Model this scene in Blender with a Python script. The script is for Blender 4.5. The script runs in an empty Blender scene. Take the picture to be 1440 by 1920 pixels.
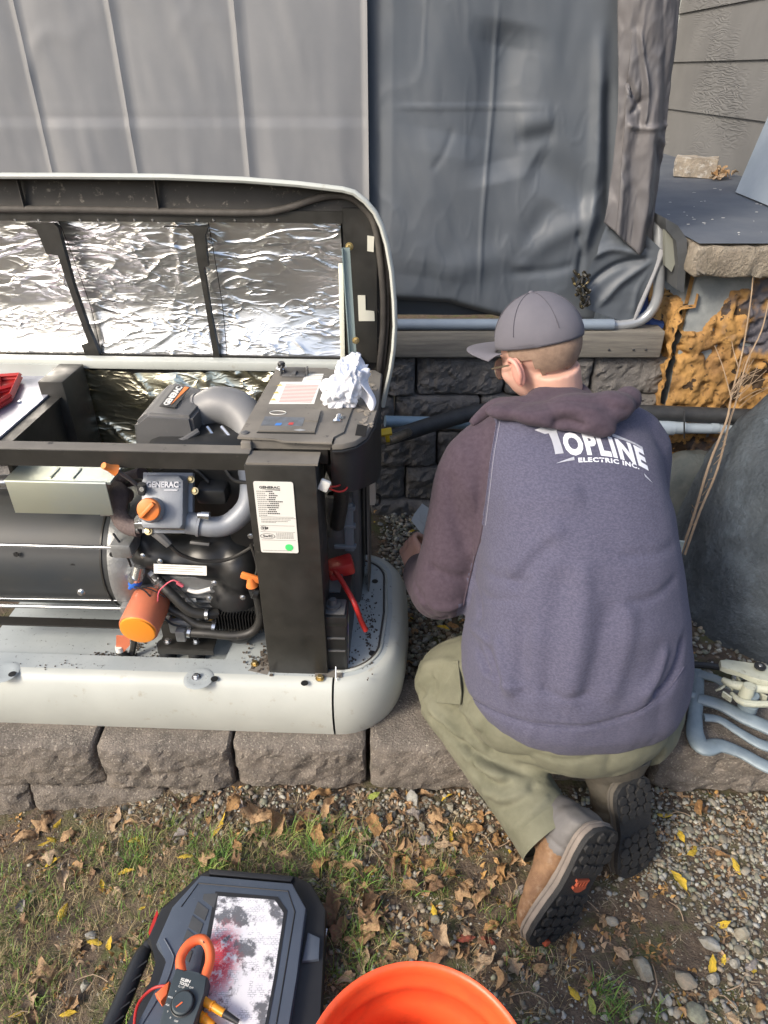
import bpy, bmesh, math, random
import numpy as np
from mathutils import Vector, Matrix
from mathutils.bvhtree import BVHTree
R = math.radians
C = bpy.context.scene.collection
random.seed(7)
rng = np.random.default_rng(11)

# ------------------------------------------------------------------ camera, world, sun, exposure
FPX, CAMH, PITCH = 1300.0, 1.75, R(32.46)
cd = bpy.data.cameras.new('camera'); cam = bpy.data.objects.new('camera', cd); C.objects.link(cam)
cd.sensor_fit = 'VERTICAL'; cd.sensor_height = 24.0; cd.lens = 24.0 * FPX / 1920.0
cd.clip_start = .05; cd.clip_end = 500
cam.location = (0, 0, CAMH); cam.rotation_euler = (R(90) - PITCH, 0, 0)
bpy.context.scene.camera = cam
SUN_EL, SUN_AZ = R(36), R(232)          # azimuth clockwise from +Y: behind the photographer, to the left
w = bpy.data.worlds.new('World'); bpy.context.scene.world = w; w.use_nodes = True
nt = w.node_tree; bg = nt.nodes['Background']
sk = nt.nodes.new('ShaderNodeTexSky'); sk.sky_type = 'NISHITA'; sk.sun_disc = False
sk.sun_elevation = SUN_EL; sk.sun_rotation = SUN_AZ; sk.air_density = 1.0; sk.dust_density = 3.5; sk.ozone_density = 1.0
nt.links.new(sk.outputs[0], bg.inputs[0]); bg.inputs[1].default_value = 0.15
sd = bpy.data.lights.new('sun', 'SUN'); sun = bpy.data.objects.new('sun', sd); C.objects.link(sun)
sd.energy = 1.75; sd.angle = R(15); sd.color = (1, .90, .76)
sv = Vector((math.sin(SUN_AZ) * math.cos(SUN_EL), math.cos(SUN_AZ) * math.cos(SUN_EL), math.sin(SUN_EL)))
sun.rotation_euler = sv.to_track_quat('Z', 'Y').to_euler(); sun.location = sv * 20
vs = bpy.context.scene.view_settings
vs.view_transform = 'Standard'; vs.look = 'None'; vs.gamma = 1; vs.use_curve_mapping = False; vs.exposure = 0.82
bpy.context.scene.cycles.max_bounces = 6

# ------------------------------------------------------------------ helpers
GM = Matrix.Translation((.05, 1.31, .17)) @ Matrix.Rotation(R(-2.5), 4, 'Z')   # generator frame

def at(u, v, x=None, y=None, z=None, M=None):
    """where the sight line through a point of the photograph meets a real plane of the scene"""
    a = (u - 720) / FPX; b = (960 - v) / FPX
    d = Vector((a, math.cos(PITCH) + b * math.sin(PITCH), -math.sin(PITCH) + b * math.cos(PITCH)))
    p = Vector((0, 0, CAMH))
    if M is not None:
        Mi = M.inverted(); p = Mi @ p; d = Mi.to_3x3() @ d
    k, val = (0, x) if x is not None else (1, y) if y is not None else (2, z)
    return p + d * ((val - p[k]) / d[k])
def g(u, v, **k): return at(u, v, M=GM, **k)

def vnoise(P, scale=1.0, seed=0, octaves=3):
    P = np.asarray(P, float) * scale
    out = np.zeros(len(P)); amp = 1.0; tot = 0
    for o in range(octaves):
        Q = P * (2 ** o) + 17.3 * (seed + 1) + o * 5.1
        i = np.floor(Q).astype(np.int64); f = Q - i; f = f * f * (3 - 2 * f)
        def h(dx, dy, dz):
            n = (i[:, 0] + dx) * 374761393 + (i[:, 1] + dy) * 668265263 + (i[:, 2] + dz) * 2147483647 + seed * 1274126177
            n = (n ^ (n >> 13)) * 1274126177; n = n ^ (n >> 16)
            return (n & 0xffff) / 32767.5 - 1
        c = 0
        for dx in (0, 1):
            for dy in (0, 1):
                for dz in (0, 1):
                    wx = f[:, 0] if dx else 1 - f[:, 0]; wy = f[:, 1] if dy else 1 - f[:, 1]; wz = f[:, 2] if dz else 1 - f[:, 2]
                    c = c + h(dx, dy, dz) * wx * wy * wz
        out += c * amp; tot += amp; amp *= .5
    return out / tot

def smoothpath(pts, n=6):
    P = [Vector(p) for p in pts]
    if len(P) < 3: return P
    out = []
    for i in range(len(P) - 1):
        a = P[max(i - 1, 0)]; b = P[i]; c = P[i + 1]; d = P[min(i + 2, len(P) - 1)]
        for k in range(n):
            t = k / n
            out.append(.5 * ((2 * b) + (c - a) * t + (2 * a - 5 * b + 4 * c - d) * t * t + (3 * b - a - 3 * c + d) * t ** 3))
    out.append(P[-1]); return out

class MB:
    def __init__(s): s.v = []; s.f = []; s.m = []
    def add(s, v, f, m=0, T=None):
        o = len(s.v)
        s.v += [tuple(T @ Vector(p)) if T is not None else tuple(p) for p in v]
        s.f += [tuple(i + o for i in q) for q in f]; s.m += [m] * len(f); return s
    def box(s, x0, x1, y0, y1, z0, z1, bev=0, m=0, T=None, seg=2):
        if bev <= 0:
            v = [(x, y, z) for x in (x0, x1) for y in (y0, y1) for z in (z0, z1)]
            f = [(0, 1, 3, 2), (4, 6, 7, 5), (0, 4, 5, 1), (2, 3, 7, 6), (0, 2, 6, 4), (1, 5, 7, 3)]
            return s.add(v, f, m, T)
        bm = bmesh.new(); bmesh.ops.create_cube(bm, size=1)
        for q in bm.verts: q.co = ((x0 + x1) / 2 + q.co.x * (x1 - x0), (y0 + y1) / 2 + q.co.y * (y1 - y0), (z0 + z1) / 2 + q.co.z * (z1 - z0))
        bmesh.ops.bevel(bm, geom=bm.edges[:], offset=bev, segments=seg, profile=.5, affect='EDGES', clamp_overlap=True)
        s.addbm(bm, m, T); return s
    def addbm(s, bm, m=0, T=None):
        bm.verts.index_update()
        s.add([q.co for q in bm.verts], [[q.index for q in f.verts] for f in bm.faces], m, T); bm.free(); return s
    def tube(s, pts, r, n=10, m=0, smooth=0, cap=True, flat=1.0, up=None):
        P = smoothpath(pts, smooth) if smooth else [Vector(p) for p in pts]
        N = len(P)
        if not hasattr(r, '__len__'): rr = [r] * N
        else: rr = list(np.interp(np.linspace(0, 1, N), np.linspace(0, 1, len(r)), r))
        T0 = (P[1] - P[0]).normalized(); ref = Vector(up) if up else Vector((0, 0, 1))
        if abs(T0.dot(ref)) > .95: ref = Vector((1, 0, 0))
        nrm = (ref - T0 * ref.dot(T0)).normalized(); vs_ = []
        for i in range(N):
            t = (P[min(i + 1, N - 1)] - P[max(i - 1, 0)])
            t = t.normalized() if t.length > 1e-9 else T0
            nrm = (nrm - t * nrm.dot(t)).normalized(); b = t.cross(nrm)
            for k in range(n):
                a = 2 * math.pi * k / n
                vs_.append(P[i] + (nrm * math.cos(a) * flat + b * math.sin(a)) * rr[i])
        f = [(i * n + k, i * n + (k + 1) % n, (i + 1) * n + (k + 1) % n, (i + 1) * n + k) for i in range(N - 1) for k in range(n)]
        if cap: f += [tuple(range(n))[::-1], tuple((N - 1) * n + k for k in range(n))]
        return s.add(vs_, f, m)
    def lathe(s, prof, n=24, T=None, m=0, cap=True):
        v = [(r * math.cos(2 * math.pi * k / n), r * math.sin(2 * math.pi * k / n), h) for r, h in prof for k in range(n)]
        f = [(i * n + k, i * n + (k + 1) % n, (i + 1) * n + (k + 1) % n, (i + 1) * n + k) for i in range(len(prof) - 1) for k in range(n)]
        if cap: f += [tuple(range(n))[::-1], tuple((len(prof) - 1) * n + k for k in range(n))]
        return s.add(v, f, m, T)
    def prism(s, poly, h0, h1, T=None, m=0, bev=0):
        n = len(poly)
        if bev:
            bm = bmesh.new(); a = [bm.verts.new((p[0], p[1], h0)) for p in poly]; b = [bm.verts.new((p[0], p[1], h1)) for p in poly]
            bm.faces.new(a[::-1]); tf = bm.faces.new(b)
            for i in range(n): bm.faces.new((a[i], a[(i + 1) % n], b[(i + 1) % n], b[i]))
            bmesh.ops.bevel(bm, geom=list(tf.edges), offset=bev, segments=2, profile=.5, affect='EDGES', clamp_overlap=True)
            return s.addbm(bm, m, T)
        v = [(p[0], p[1], h0) for p in poly] + [(p[0], p[1], h1) for p in poly]
        f = [tuple(range(n))[::-1], tuple(range(n, 2 * n))] + [(i, (i + 1) % n, n + (i + 1) % n, n + i) for i in range(n)]
        return s.add(v, f, m, T)
    def grid(s, fn, nu, nv, m=0):
        v = [fn(i / nu, j / nv) for j in range(nv + 1) for i in range(nu + 1)]
        f = [(j * (nu + 1) + i, j * (nu + 1) + i + 1, (j + 1) * (nu + 1) + i + 1, (j + 1) * (nu + 1) + i) for j in range(nv) for i in range(nu)]
        return s.add(v, f, m)
    def ball(s, c, r, n=12, m=0, T=None):
        rx, ry, rz = r if hasattr(r, '__len__') else (r, r, r)
        bm = bmesh.new(); bmesh.ops.create_uvsphere(bm, u_segments=n * 2, v_segments=n, radius=1)
        for q in bm.verts: q.co = Vector((c[0] + q.co.x * rx, c[1] + q.co.y * ry, c[2] + q.co.z * rz))
        return s.addbm(bm, m, T)
    def arr(s): return np.array(s.v, float)

ROOT = {}
def mesh_of(name, mb):
    me = bpy.data.meshes.new(name); me.from_pydata(mb.v, [], mb.f)
    if any(mb.m): me.polygons.foreach_set('material_index', mb.m)
    me.update(); return me
def obj(name, mb, mat, parent=None, smooth=40, world=False, label=None, cat=None, group=None, kind=None, fix=False):
    me = mb if isinstance(mb, bpy.types.Mesh) else mesh_of(name, mb)
    o = bpy.data.objects.new(name, me); C.objects.link(o)
    for m_ in (mat if isinstance(mat, (list, tuple)) else [mat]): me.materials.append(m_)
    if parent is not None:
        o.parent = parent; ROOT[o.name] = ROOT[parent.name]
        if world: me.transform(ROOT[parent.name].inverted())
    else:
        # origin at the base centre of the thing
        c = np.array([v.co for v in me.vertices]); lo = c.min(0); hi = c.max(0)
        b = Vector(((lo[0] + hi[0]) / 2, (lo[1] + hi[1]) / 2, lo[2])); me.transform(Matrix.Translation(-b)); o.location = b
        ROOT[o.name] = Matrix.Translation(b)
    if fix:
        bm = bmesh.new(); bm.from_mesh(me); bmesh.ops.recalc_face_normals(bm, faces=bm.faces); bm.to_mesh(me); bm.free()
    if smooth:
        me.polygons.foreach_set('use_smooth', [True] * len(me.polygons))
        if smooth < 180: me.set_sharp_from_angle(angle=R(smooth))
    tag(o, label, cat, group, kind); return o
def tag(o, label=None, cat=None, group=None, kind=None):
    for k, v in (('label', label), ('category', cat), ('group', group), ('kind', kind)):
        if v: o[k] = v
    return o
def thing(name, label, cat, loc=(0, 0, 0), rz=0, group=None, kind=None, M=None):
    o = bpy.data.objects.new(name, None); C.objects.link(o); o.empty_display_size = .1
    M = M if M is not None else Matrix.Translation(loc) @ Matrix.Rotation(rz, 4, 'Z')
    o.matrix_world = M; ROOT[o.name] = M; tag(o, label, cat, group, kind); return o

# ---- materials
def mat(name, col, col2=None, scale=8, rough=.6, metal=0, bump=0, bscale=60, spec=.5, detail=6, lo=.35, hi=.65, stretch=(1, 1, 1),
        rvar=0, dirt=None, dscale=30, dlo=.55, dhi=.7, bdist=.01, coat=0, sheen=0, trans=0, emit=0, tint=None):
    m = bpy.data.materials.new(name); m.use_nodes = True; n = m.node_tree; P = n.nodes['Principled BSDF']
    P.inputs['Roughness'].default_value = rough; P.inputs['Metallic'].default_value = metal
    P.inputs['Specular IOR Level'].default_value = spec
    if coat: P.inputs['Coat Weight'].default_value = coat; P.inputs['Coat Roughness'].default_value = .25
    if sheen: P.inputs['Sheen Weight'].default_value = sheen; P.inputs['Sheen Roughness'].default_value = .5
    L = n.links
    tc = n.nodes.new('ShaderNodeTexCoord'); mp = n.nodes.new('ShaderNodeMapping'); mp.inputs['Scale'].default_value = stretch
    L.new(tc.outputs['Object'], mp.inputs[0])
    def nz(sc, det=detail, r=.6):
        q = n.nodes.new('ShaderNodeTexNoise'); q.inputs['Scale'].default_value = sc; q.inputs['Detail'].default_value = det; q.inputs['Roughness'].default_value = r
        L.new(mp.outputs[0], q.inputs[0]); return q
    def ramp(src, a, b, ca=(0, 0, 0, 1), cb=(1, 1, 1, 1)):
        q = n.nodes.new('ShaderNodeValToRGB'); q.color_ramp.elements[0].position = a; q.color_ramp.elements[1].position = b
        q.color_ramp.elements[0].color = ca; q.color_ramp.elements[1].color = cb; L.new(src, q.inputs[0]); return q
    def mix(a, b, fac):
        q = n.nodes.new('ShaderNodeMix'); q.data_type = 'RGBA'
        if isinstance(a, tuple): q.inputs[6].default_value = (*a[:3], 1)
        else: L.new(a, q.inputs[6])
        if isinstance(b, tuple): q.inputs[7].default_value = (*b[:3], 1)
        else: L.new(b, q.inputs[7])
        L.new(fac, q.inputs[0]); return q.outputs[2]
    out = None
    if col2 is not None: out = mix(tuple(col), tuple(col2), ramp(nz(scale).outputs[0], lo, hi).outputs[0])
    if dirt is not None:
        out = mix(out if out is not None else tuple(col), tuple(dirt), ramp(nz(dscale, 9, .7).outputs[0], dlo, dhi).outputs[0])
    if out is not None: L.new(out, P.inputs['Base Color'])
    else: P.inputs['Base Color'].default_value = (*col[:3], 1)
    if rvar:
        q = ramp(nz(scale * 2.3).outputs[0], .3, .7, (max(rough - rvar, .03),) * 3 + (1,), (min(rough + rvar, 1),) * 3 + (1,)); L.new(q.outputs[0], P.inputs['Roughness'])
    if bump:
        b = n.nodes.new('ShaderNodeBump'); b.inputs['Strength'].default_value = bump; b.inputs['Distance'].default_value = bdist
        L.new(nz(bscale, 8, .65).outputs[0], b.inputs['Height']); L.new(b.outputs[0], P.inputs['Normal'])
    if trans:
        P.inputs['Transmission Weight'].default_value = trans
    m['x'] = 1; return m
def nodes_of(m): return m.node_tree.nodes, m.node_tree.links, m.node_tree.nodes['Principled BSDF']

def text_mb(s, size, depth, T, bold=0.0, fit=None, shear=0, m=0, align='CENTER', mb=None, sx=1, spc=1.0):
    c = bpy.data.curves.new('t', 'FONT'); c.body = s; c.size = size; c.extrude = depth / 2; c.offset = bold; c.shear = shear
    c.space_character = spc; c.align_x = align; c.align_y = 'CENTER'; c.resolution_u = 3
    o = bpy.data.objects.new('t', c); C.objects.link(o)
    dg = bpy.context.evaluated_depsgraph_get(); me = bpy.data.meshes.new_from_object(o.evaluated_get(dg))
    v = np.array([q.co for q in me.vertices]); f = [tuple(p.vertices) for p in me.polygons]
    if fit is not None and len(v):
        lo = v.min(0); hi = v.max(0); k = fit[0] / (hi[0] - lo[0]); k2 = fit[1] / (hi[1] - lo[1]) if fit[1] else k
        v[:, 0] = (v[:, 0] - (lo[0] + hi[0]) / 2) * k; v[:, 1] = (v[:, 1] - (lo[1] + hi[1]) / 2) * k2
    elif sx != 1: v[:, 0] *= sx
    bpy.data.objects.remove(o); bpy.data.curves.remove(c); bpy.data.meshes.remove(me)
    mb = mb or MB(); mb.add([tuple(q) for q in v], f, m, T); return mb

def frame_pts(o, xdir, ydir):
    x = Vector(xdir).normalized(); y = Vector(ydir); y = (y - x * y.dot(x)).normalized(); z = x.cross(y)
    M = Matrix((x, y, z)).transposed().to_4x4(); M.translation = Vector(o); return M
def axisT(p, d):
    q = Vector(d).to_track_quat('Z', 'Y').to_matrix().to_4x4(); q.translation = Vector(p); return q

def remesh(mb, voxel, smooth=4, fac=.5):
    """join overlapping closed shapes into one continuous skin"""
    me = mesh_of('tmp', mb)
    bm = bmesh.new(); bm.from_mesh(me); bmesh.ops.recalc_face_normals(bm, faces=bm.faces); bm.to_mesh(me); bm.free()
    o = bpy.data.objects.new('tmp', me); C.objects.link(o)
    r = o.modifiers.new('r', 'REMESH'); r.mode = 'VOXEL'; r.voxel_size = voxel
    if smooth:
        q = o.modifiers.new('s', 'SMOOTH'); q.factor = fac; q.iterations = smooth
    dg = bpy.context.evaluated_depsgraph_get(); m2 = bpy.data.meshes.new_from_object(o.evaluated_get(dg))
    bpy.data.objects.remove(o); bpy.data.meshes.remove(me); return m2
def co_no(me):
    n = len(me.vertices); a = np.empty(n * 3); b = np.empty(n * 3)
    me.vertices.foreach_get('co', a); me.vertex_normals.foreach_get('vector', b)
    return a.reshape(-1, 3), b.reshape(-1, 3)
def set_co(me, V): me.vertices.foreach_set('co', V.ravel()); me.update()
def crease(V, pts, width, amp, smooth=5):
    """height field of a fold that runs along a line in space; amp may vary along it"""
    P = np.array([tuple(p) for p in smoothpath(pts, smooth)]); best = np.full(len(V), 1e9); tt = np.zeros(len(V))
    for i in range(len(P) - 1):
        a, b = P[i], P[i + 1]; d = b - a; L = (d @ d) + 1e-12
        t = np.clip(((V - a) @ d) / L, 0, 1); q = np.linalg.norm(V - a - t[:, None] * d, axis=1)
        k = q < best; best[k] = q[k]; tt[k] = (i + t[k]) / (len(P) - 1)
    e = np.exp(-(best / width) ** 2); taper = np.clip(np.minimum(tt, 1 - tt) * 5 + .15, 0, 1)
    return amp * e * taper
# ------------------------------------------------------------------ setting materials
m_soil = mat('soil', (.075, .055, .04), (.16, .12, .085), scale=35, rough=.95, bump=.9, bscale=120, bdist=.012, dirt=(.10, .11, .04), dscale=9, dlo=.5, dhi=.66)
m_block = mat('split_block', (.235, .205, .175), (.13, .115, .10), scale=20, rough=.92, bump=.9, bscale=170, bdist=.01, dirt=(.44, .40, .34), dscale=150, dlo=.54, dhi=.66)
m_block2 = mat('split_block_dark', (.20, .19, .18), (.13, .125, .12), scale=16, rough=.92, bump=.9, bscale=150, bdist=.01, dirt=(.26, .24, .22), dscale=170, dlo=.6, dhi=.72)
m_wood = mat('weathered_wood', (.25, .235, .20), (.15, .14, .125), scale=6, rough=.85, bump=.6, bscale=30, stretch=(.8, 12, 12), bdist=.004)
m_conc = mat('concrete_rough', (.34, .30, .24), (.22, .19, .15), scale=16, rough=.93, bump=1, bscale=90, bdist=.015, dirt=(.42, .38, .31), dscale=60, dlo=.6, dhi=.7)
m_deckp = mat('porch_membrane', (.085, .10, .125), (.12, .135, .155), scale=5, rough=.7, bump=.15, bscale=40, dirt=(.2, .2, .19), dscale=70, dlo=.66, dhi=.72)
m_side = mat('grey_siding', (.165, .165, .16), (.135, .135, .132), scale=3, rough=.7)
m_trim = mat('corner_trim', (.42, .45, .43), (.36, .39, .38), scale=3, rough=.6)
m_pvc = mat('grey_conduit', (.34, .40, .45), (.28, .34, .40), scale=10, rough=.45)
m_blk = mat('black_rubber', (.025, .027, .03), (.04, .042, .044), scale=30, rough=.6, bump=.2, bscale=200)
m_tube = mat('frame_tube', (.22, .27, .33), (.17, .21, .27), scale=6, rough=.35)

# ---- wood-grain relief on the siding
nn, ll, PP = nodes_of(m_side)
tc = nn.new('ShaderNodeTexCoord'); mp = nn.new('ShaderNodeMapping'); mp.inputs['Scale'].default_value = (1, 1.2, 7)
ns = nn.new('ShaderNodeTexNoise'); ns.inputs['Scale'].default_value = 2.2; ns.inputs['Detail'].default_value = 2
wv = nn.new('ShaderNodeMath'); wv.operation = 'MULTIPLY'; wv.inputs[1].default_value = 70
sn = nn.new('ShaderNodeMath'); sn.operation = 'SINE'
n2 = nn.new('ShaderNodeTexNoise'); n2.inputs['Scale'].default_value = 1.7
mk = nn.new('ShaderNodeMapRange'); mk.inputs[1].default_value = .5; mk.inputs[2].default_value = .64
mu = nn.new('ShaderNodeMath'); mu.operation = 'MULTIPLY'
bp = nn.new('ShaderNodeBump'); bp.inputs['Strength'].default_value = .5; bp.inputs['Distance'].default_value = .004
ll.new(tc.outputs['Object'], mp.inputs[0]); ll.new(mp.outputs[0], ns.inputs[0]); ll.new(ns.outputs[0], wv.inputs[0]); ll.new(wv.outputs[0], sn.inputs[0])
ll.new(tc.outputs['Object'], n2.inputs[0]); ll.new(n2.outputs[0], mk.inputs[0]); ll.new(sn.outputs[0], mu.inputs[0]); ll.new(mk.outputs[0], mu.inputs[1])
ll.new(mu.outputs[0], bp.inputs['Height']); ll.new(bp.outputs[0], PP.inputs['Normal'])

# ------------------------------------------------------------------ ground
def lawn_h(x, y):
    x = np.asarray(x, float); y = np.asarray(y, float)
    P = np.stack([x, y, x * 0], -1).reshape(-1, 3)
    n = (vnoise(P, 3.2, 3, 3) * .018 + vnoise(P, 14, 5, 2) * .006).reshape(x.shape)
    h = -.105 * np.clip((-x - .45) / .65, 0, 1) - .05 * np.clip((x - .7) / .7, 0, 1) + n * np.clip((3.5 - np.hypot(x, y)) / 1, .0, 1) - .012
    return h
def ground_h(x, y):
    h = lawn_h(x, y); x = np.asarray(x, float); y = np.asarray(y, float)
    P = np.stack([x, y, x * 0], -1).reshape(-1, 3)
    up = .125 + (vnoise(P, 6, 8, 2) * .012).reshape(x.shape)
    t = np.clip((y - 1.36) / .05, 0, 1) * np.clip((3.2 - np.abs(x)) / .3, 0, 1) * np.clip((9 - y) / .5, 0, 1)
    return h * (1 - t) + up * t
xs = np.concatenate([[-120, -40, -15, -6, -3.4], np.arange(-2.6, 2.61, .04), [3.4, 6, 15, 40, 120]])
ys = np.concatenate([[-120, -40, -12, -4, -1.5, -.5], np.arange(.1, 3.6, .04), [4.5, 6, 8.5, 9.5, 15, 40, 120]])
X, Y = np.meshgrid(xs, ys); Z = ground_h(X, Y)
mbg = MB(); mbg.v = [tuple(p) for p in np.stack([X, Y, Z], -1).reshape(-1, 3)]
nx = len(xs); mbg.f = [(j * nx + i, j * nx + i + 1, (j + 1) * nx + i + 1, (j + 1) * nx + i) for j in range(len(ys) - 1) for i in range(nx - 1)]; mbg.m = [0] * len(mbg.f)
ground = obj('ground', mbg, m_soil, smooth=180, kind='structure')
GR = ROOT[ground.name]

# ------------------------------------------------------------------ split-face blocks
def block_mb(w, d, h, seed, rough=.010, n=16, full=False, taper=.03):
    """block with a broken front face (-y), chamfered; origin at the lower front left corner"""
    s = MB(); bm = bmesh.new(); bmesh.ops.create_cube(bm, size=1)
    for q in bm.verts: q.co = (w * (q.co.x + .5), d * (q.co.y + .5), h * (q.co.z + .5))
    bmesh.ops.bevel(bm, geom=bm.edges[:], offset=.007, segments=1, affect='EDGES')
    for _ in range(5): bmesh.ops.subdivide_edges(bm, edges=[e for e in bm.edges if e.calc_length() > (.014 if max(e.verts[0].co.y, e.verts[1].co.y) < .03 else .05)], cuts=1, use_grid_fill=True)
    bmesh.ops.triangulate(bm, faces=bm.faces)
    V = np.array([q.co for q in bm.verts]) ; S_ = V + np.array([seed * 3.1, 0, seed * 1.7]); k = np.clip(1 - V[:, 1] / .045, 0, 1)
    dx = np.clip((V[:, 0] / w - .5) * 2, -1, 1); dz_ = np.clip((V[:, 2] / h - .5) * 2, -1, 1)
    rid = 1 - np.abs(vnoise(S_, 16, seed, 3)) * 2
    V[:, 1] += k * (rid * rough * .8 + vnoise(S_, 6, seed + 9, 2) * rough * 1.3 + vnoise(S_, 60, seed + 3, 2) * rough * .85 + np.abs(dx) ** 8 * .016 + np.abs(dz_) ** 6 * .010 - .006)
    V[:, 2] += k * (V[:, 2] > h * .85) * (vnoise(S_, 25, seed + 2, 3) * .008 - .004); V[:, 0] += k * np.sign(dx) * (np.abs(dx) > .9) * vnoise(S_, 25, seed + 6, 2) * .007
    for q, c in zip(bm.verts, V): q.co = c
    s.addbm(bm); return s
edging = thing('garden_edging', 'low edging wall of brown split-face concrete blocks along the lawn below the generator', 'retaining wall', (0, 1.3, 0))
def place_block(root, x0, x1, y, z, h, seed, m, d=.26, rz=0, name='block', rough=.010):
    b = block_mb(x1 - x0, d, h, seed, rough)
    T = Matrix.Translation((x0, y, z)) @ Matrix.Rotation(rz, 4, 'Z')
    b.v = [tuple(T @ Vector(p)) for p in b.v]
    return obj(name, b, m, root, smooth=35, world=True)
# upper course, measured along the front face
for i, (a, b_, dz, dy, rz) in enumerate([(-1.62, -1.215, -.01, .0, 0), (-1.205, -.812, -.006, .0, .005), (-.802, -.432, -.012, -.006, 0), (-.422, -.052, -.008, .0, 0), (-.040, .342, -.004, -.008, -.02),
                                   (.352, .742, -.008, .02, -.02), (.772, 1.21, -.012, -.0, -.075), (1.22, 1.63, -.02, -.03, -.06)]):
    place_block(edging, a, b_, 1.268 + dy, .0 + dz, .178, 20 + i, m_block, d=.27, rz=rz)
for i, (a, b_) in enumerate([(-1.46, -1.045), (-1.035, -.64), (-.63, -.24)]):
    place_block(edging, a, b_, 1.262, -.165, .158, 40 + i, m_block, d=.2)

bw = thing('block_retaining_wall', 'dark grey split-face block retaining wall behind the generator and the kneeling man', 'retaining wall', (.5, 2.6, .1))
seed = 60
for r in range(5):
    z = .81 - .155 * (r + 1); off = [0.02, .24, .08, .29, .12][r]
    x = -1.62 + off - .36
    while x < 1.12:
        wd = .355 + random.uniform(-.015, .015); e = min(x + wd, 1.13)
        if e - x > .06: place_block(bw, x, e - .008, 2.585 - .012 * r + random.uniform(-.006, .006), z, .152, seed, m_block2, d=.24, rough=.013)
        x += wd; seed += 1
# landscape timber that carries the tarp frame
tm = MB(); tm.box(-1.9, 1.058, 2.56, 2.72, .822, .925, bev=.006)
timber = obj('landscape_timber', tm, m_wood, label='long weathered grey timber lying on the block wall under the tarp', cat='timber')
nl = MB()
for (u, v) in [(1142, 656), (1188, 656), (1211, 656), (905, 655)]:
    p = at(u, v, y=2.557); nl.ball(p, (.005, .003, .005), 6)
obj('nail', nl, m_blk, timber, world=True)

# ------------------------------------------------------------------ tarpaulin
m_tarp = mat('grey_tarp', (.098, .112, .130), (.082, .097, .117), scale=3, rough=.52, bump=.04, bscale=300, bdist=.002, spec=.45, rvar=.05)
m_tarpl = mat('grey_tarp_faded', (.225, .23, .24), (.19, .197, .21), scale=3, rough=.48, bump=.04, bscale=300, bdist=.002, rvar=.06)  # sunlight on the left sheet is put into this lighter colour
m_tarp2 = mat('grey_tarp_underside', (.13, .125, .13), (.10, .10, .11), scale=4, rough=.5, bump=.05, bscale=200, bdist=.002)
nn, ll, PP = nodes_of(m_tarp)   # fine weave of the woven sheet
def tarp_sheet(x0, x1, z0, z1, y, nu, nv, fn):
    s = MB(); s.grid(lambda a, b: (x0 + (x1 - x0) * a, y, z0 + (z1 - z0) * b), nu, nv)
    V = s.arr(); V = fn(V); s.v = [tuple(p) for p in V]; return s
def tp(u, v, y=2.65): return tuple(at(u, v, y=y))
def ridges(V, sc, seed, amp, an=(1, 1, .45)):
    n = vnoise(V * np.array(an), sc, seed, 2); m_ = np.clip(vnoise(V, sc * .35, seed + 1, 2) * 2 + .4, 0, 1); return -amp * np.clip(1 - np.abs(n) * 9, 0, 1) ** 1.5 * m_
def left_fn(V):
    x, z = V[:, 0].copy(), V[:, 2].copy()
    folds = [-2.6, -2.1, -1.55, -1.14, -.845, -.46, -.055]
    y = np.zeros(len(V))
    wig = vnoise(np.stack([z * 0, z * 0, z], -1), 1.6, 2, 2) * .012
    for a, b in zip(folds[:-1], folds[1:]):
        k = (x >= a + wig) & (x < b + wig); t = (x[k] - a) / (b - a)
        y[k] = .018 * (t - .5) ** 2 * 2.4 + .010 * t - .012 * np.clip(1 - (t / .06), 0, 1)
    y += vnoise(np.stack([x * 9, x * 0, z * 1.8], -1), 1, 4, 3) * .0055 * (1 + .8 * (z < 1.6))
    y += vnoise(np.stack([x * 26 + z * 6, x * 0, z * 5], -1), 1, 6, 2) * .0022
    y += crease(V, [tp(0, 207), tp(240, 205), tp(470, 206), tp(690, 208)], .007, -.006) - .004 * (z < 1.612)
    y += ridges(V, 7, 201, .0035) * np.clip((z - 1.5) * 4, .15, 1)
    for (a, b) in [((335, 172), (320, 196)), ((470, 175), (455, 192)), ((615, 170), (585, 203)), ((110, 560), (300, 500))]:
        y += crease(V, [tp(*a), tp(*b)], .006, .006)
    V[:, 1] += y - .014; return V
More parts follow.
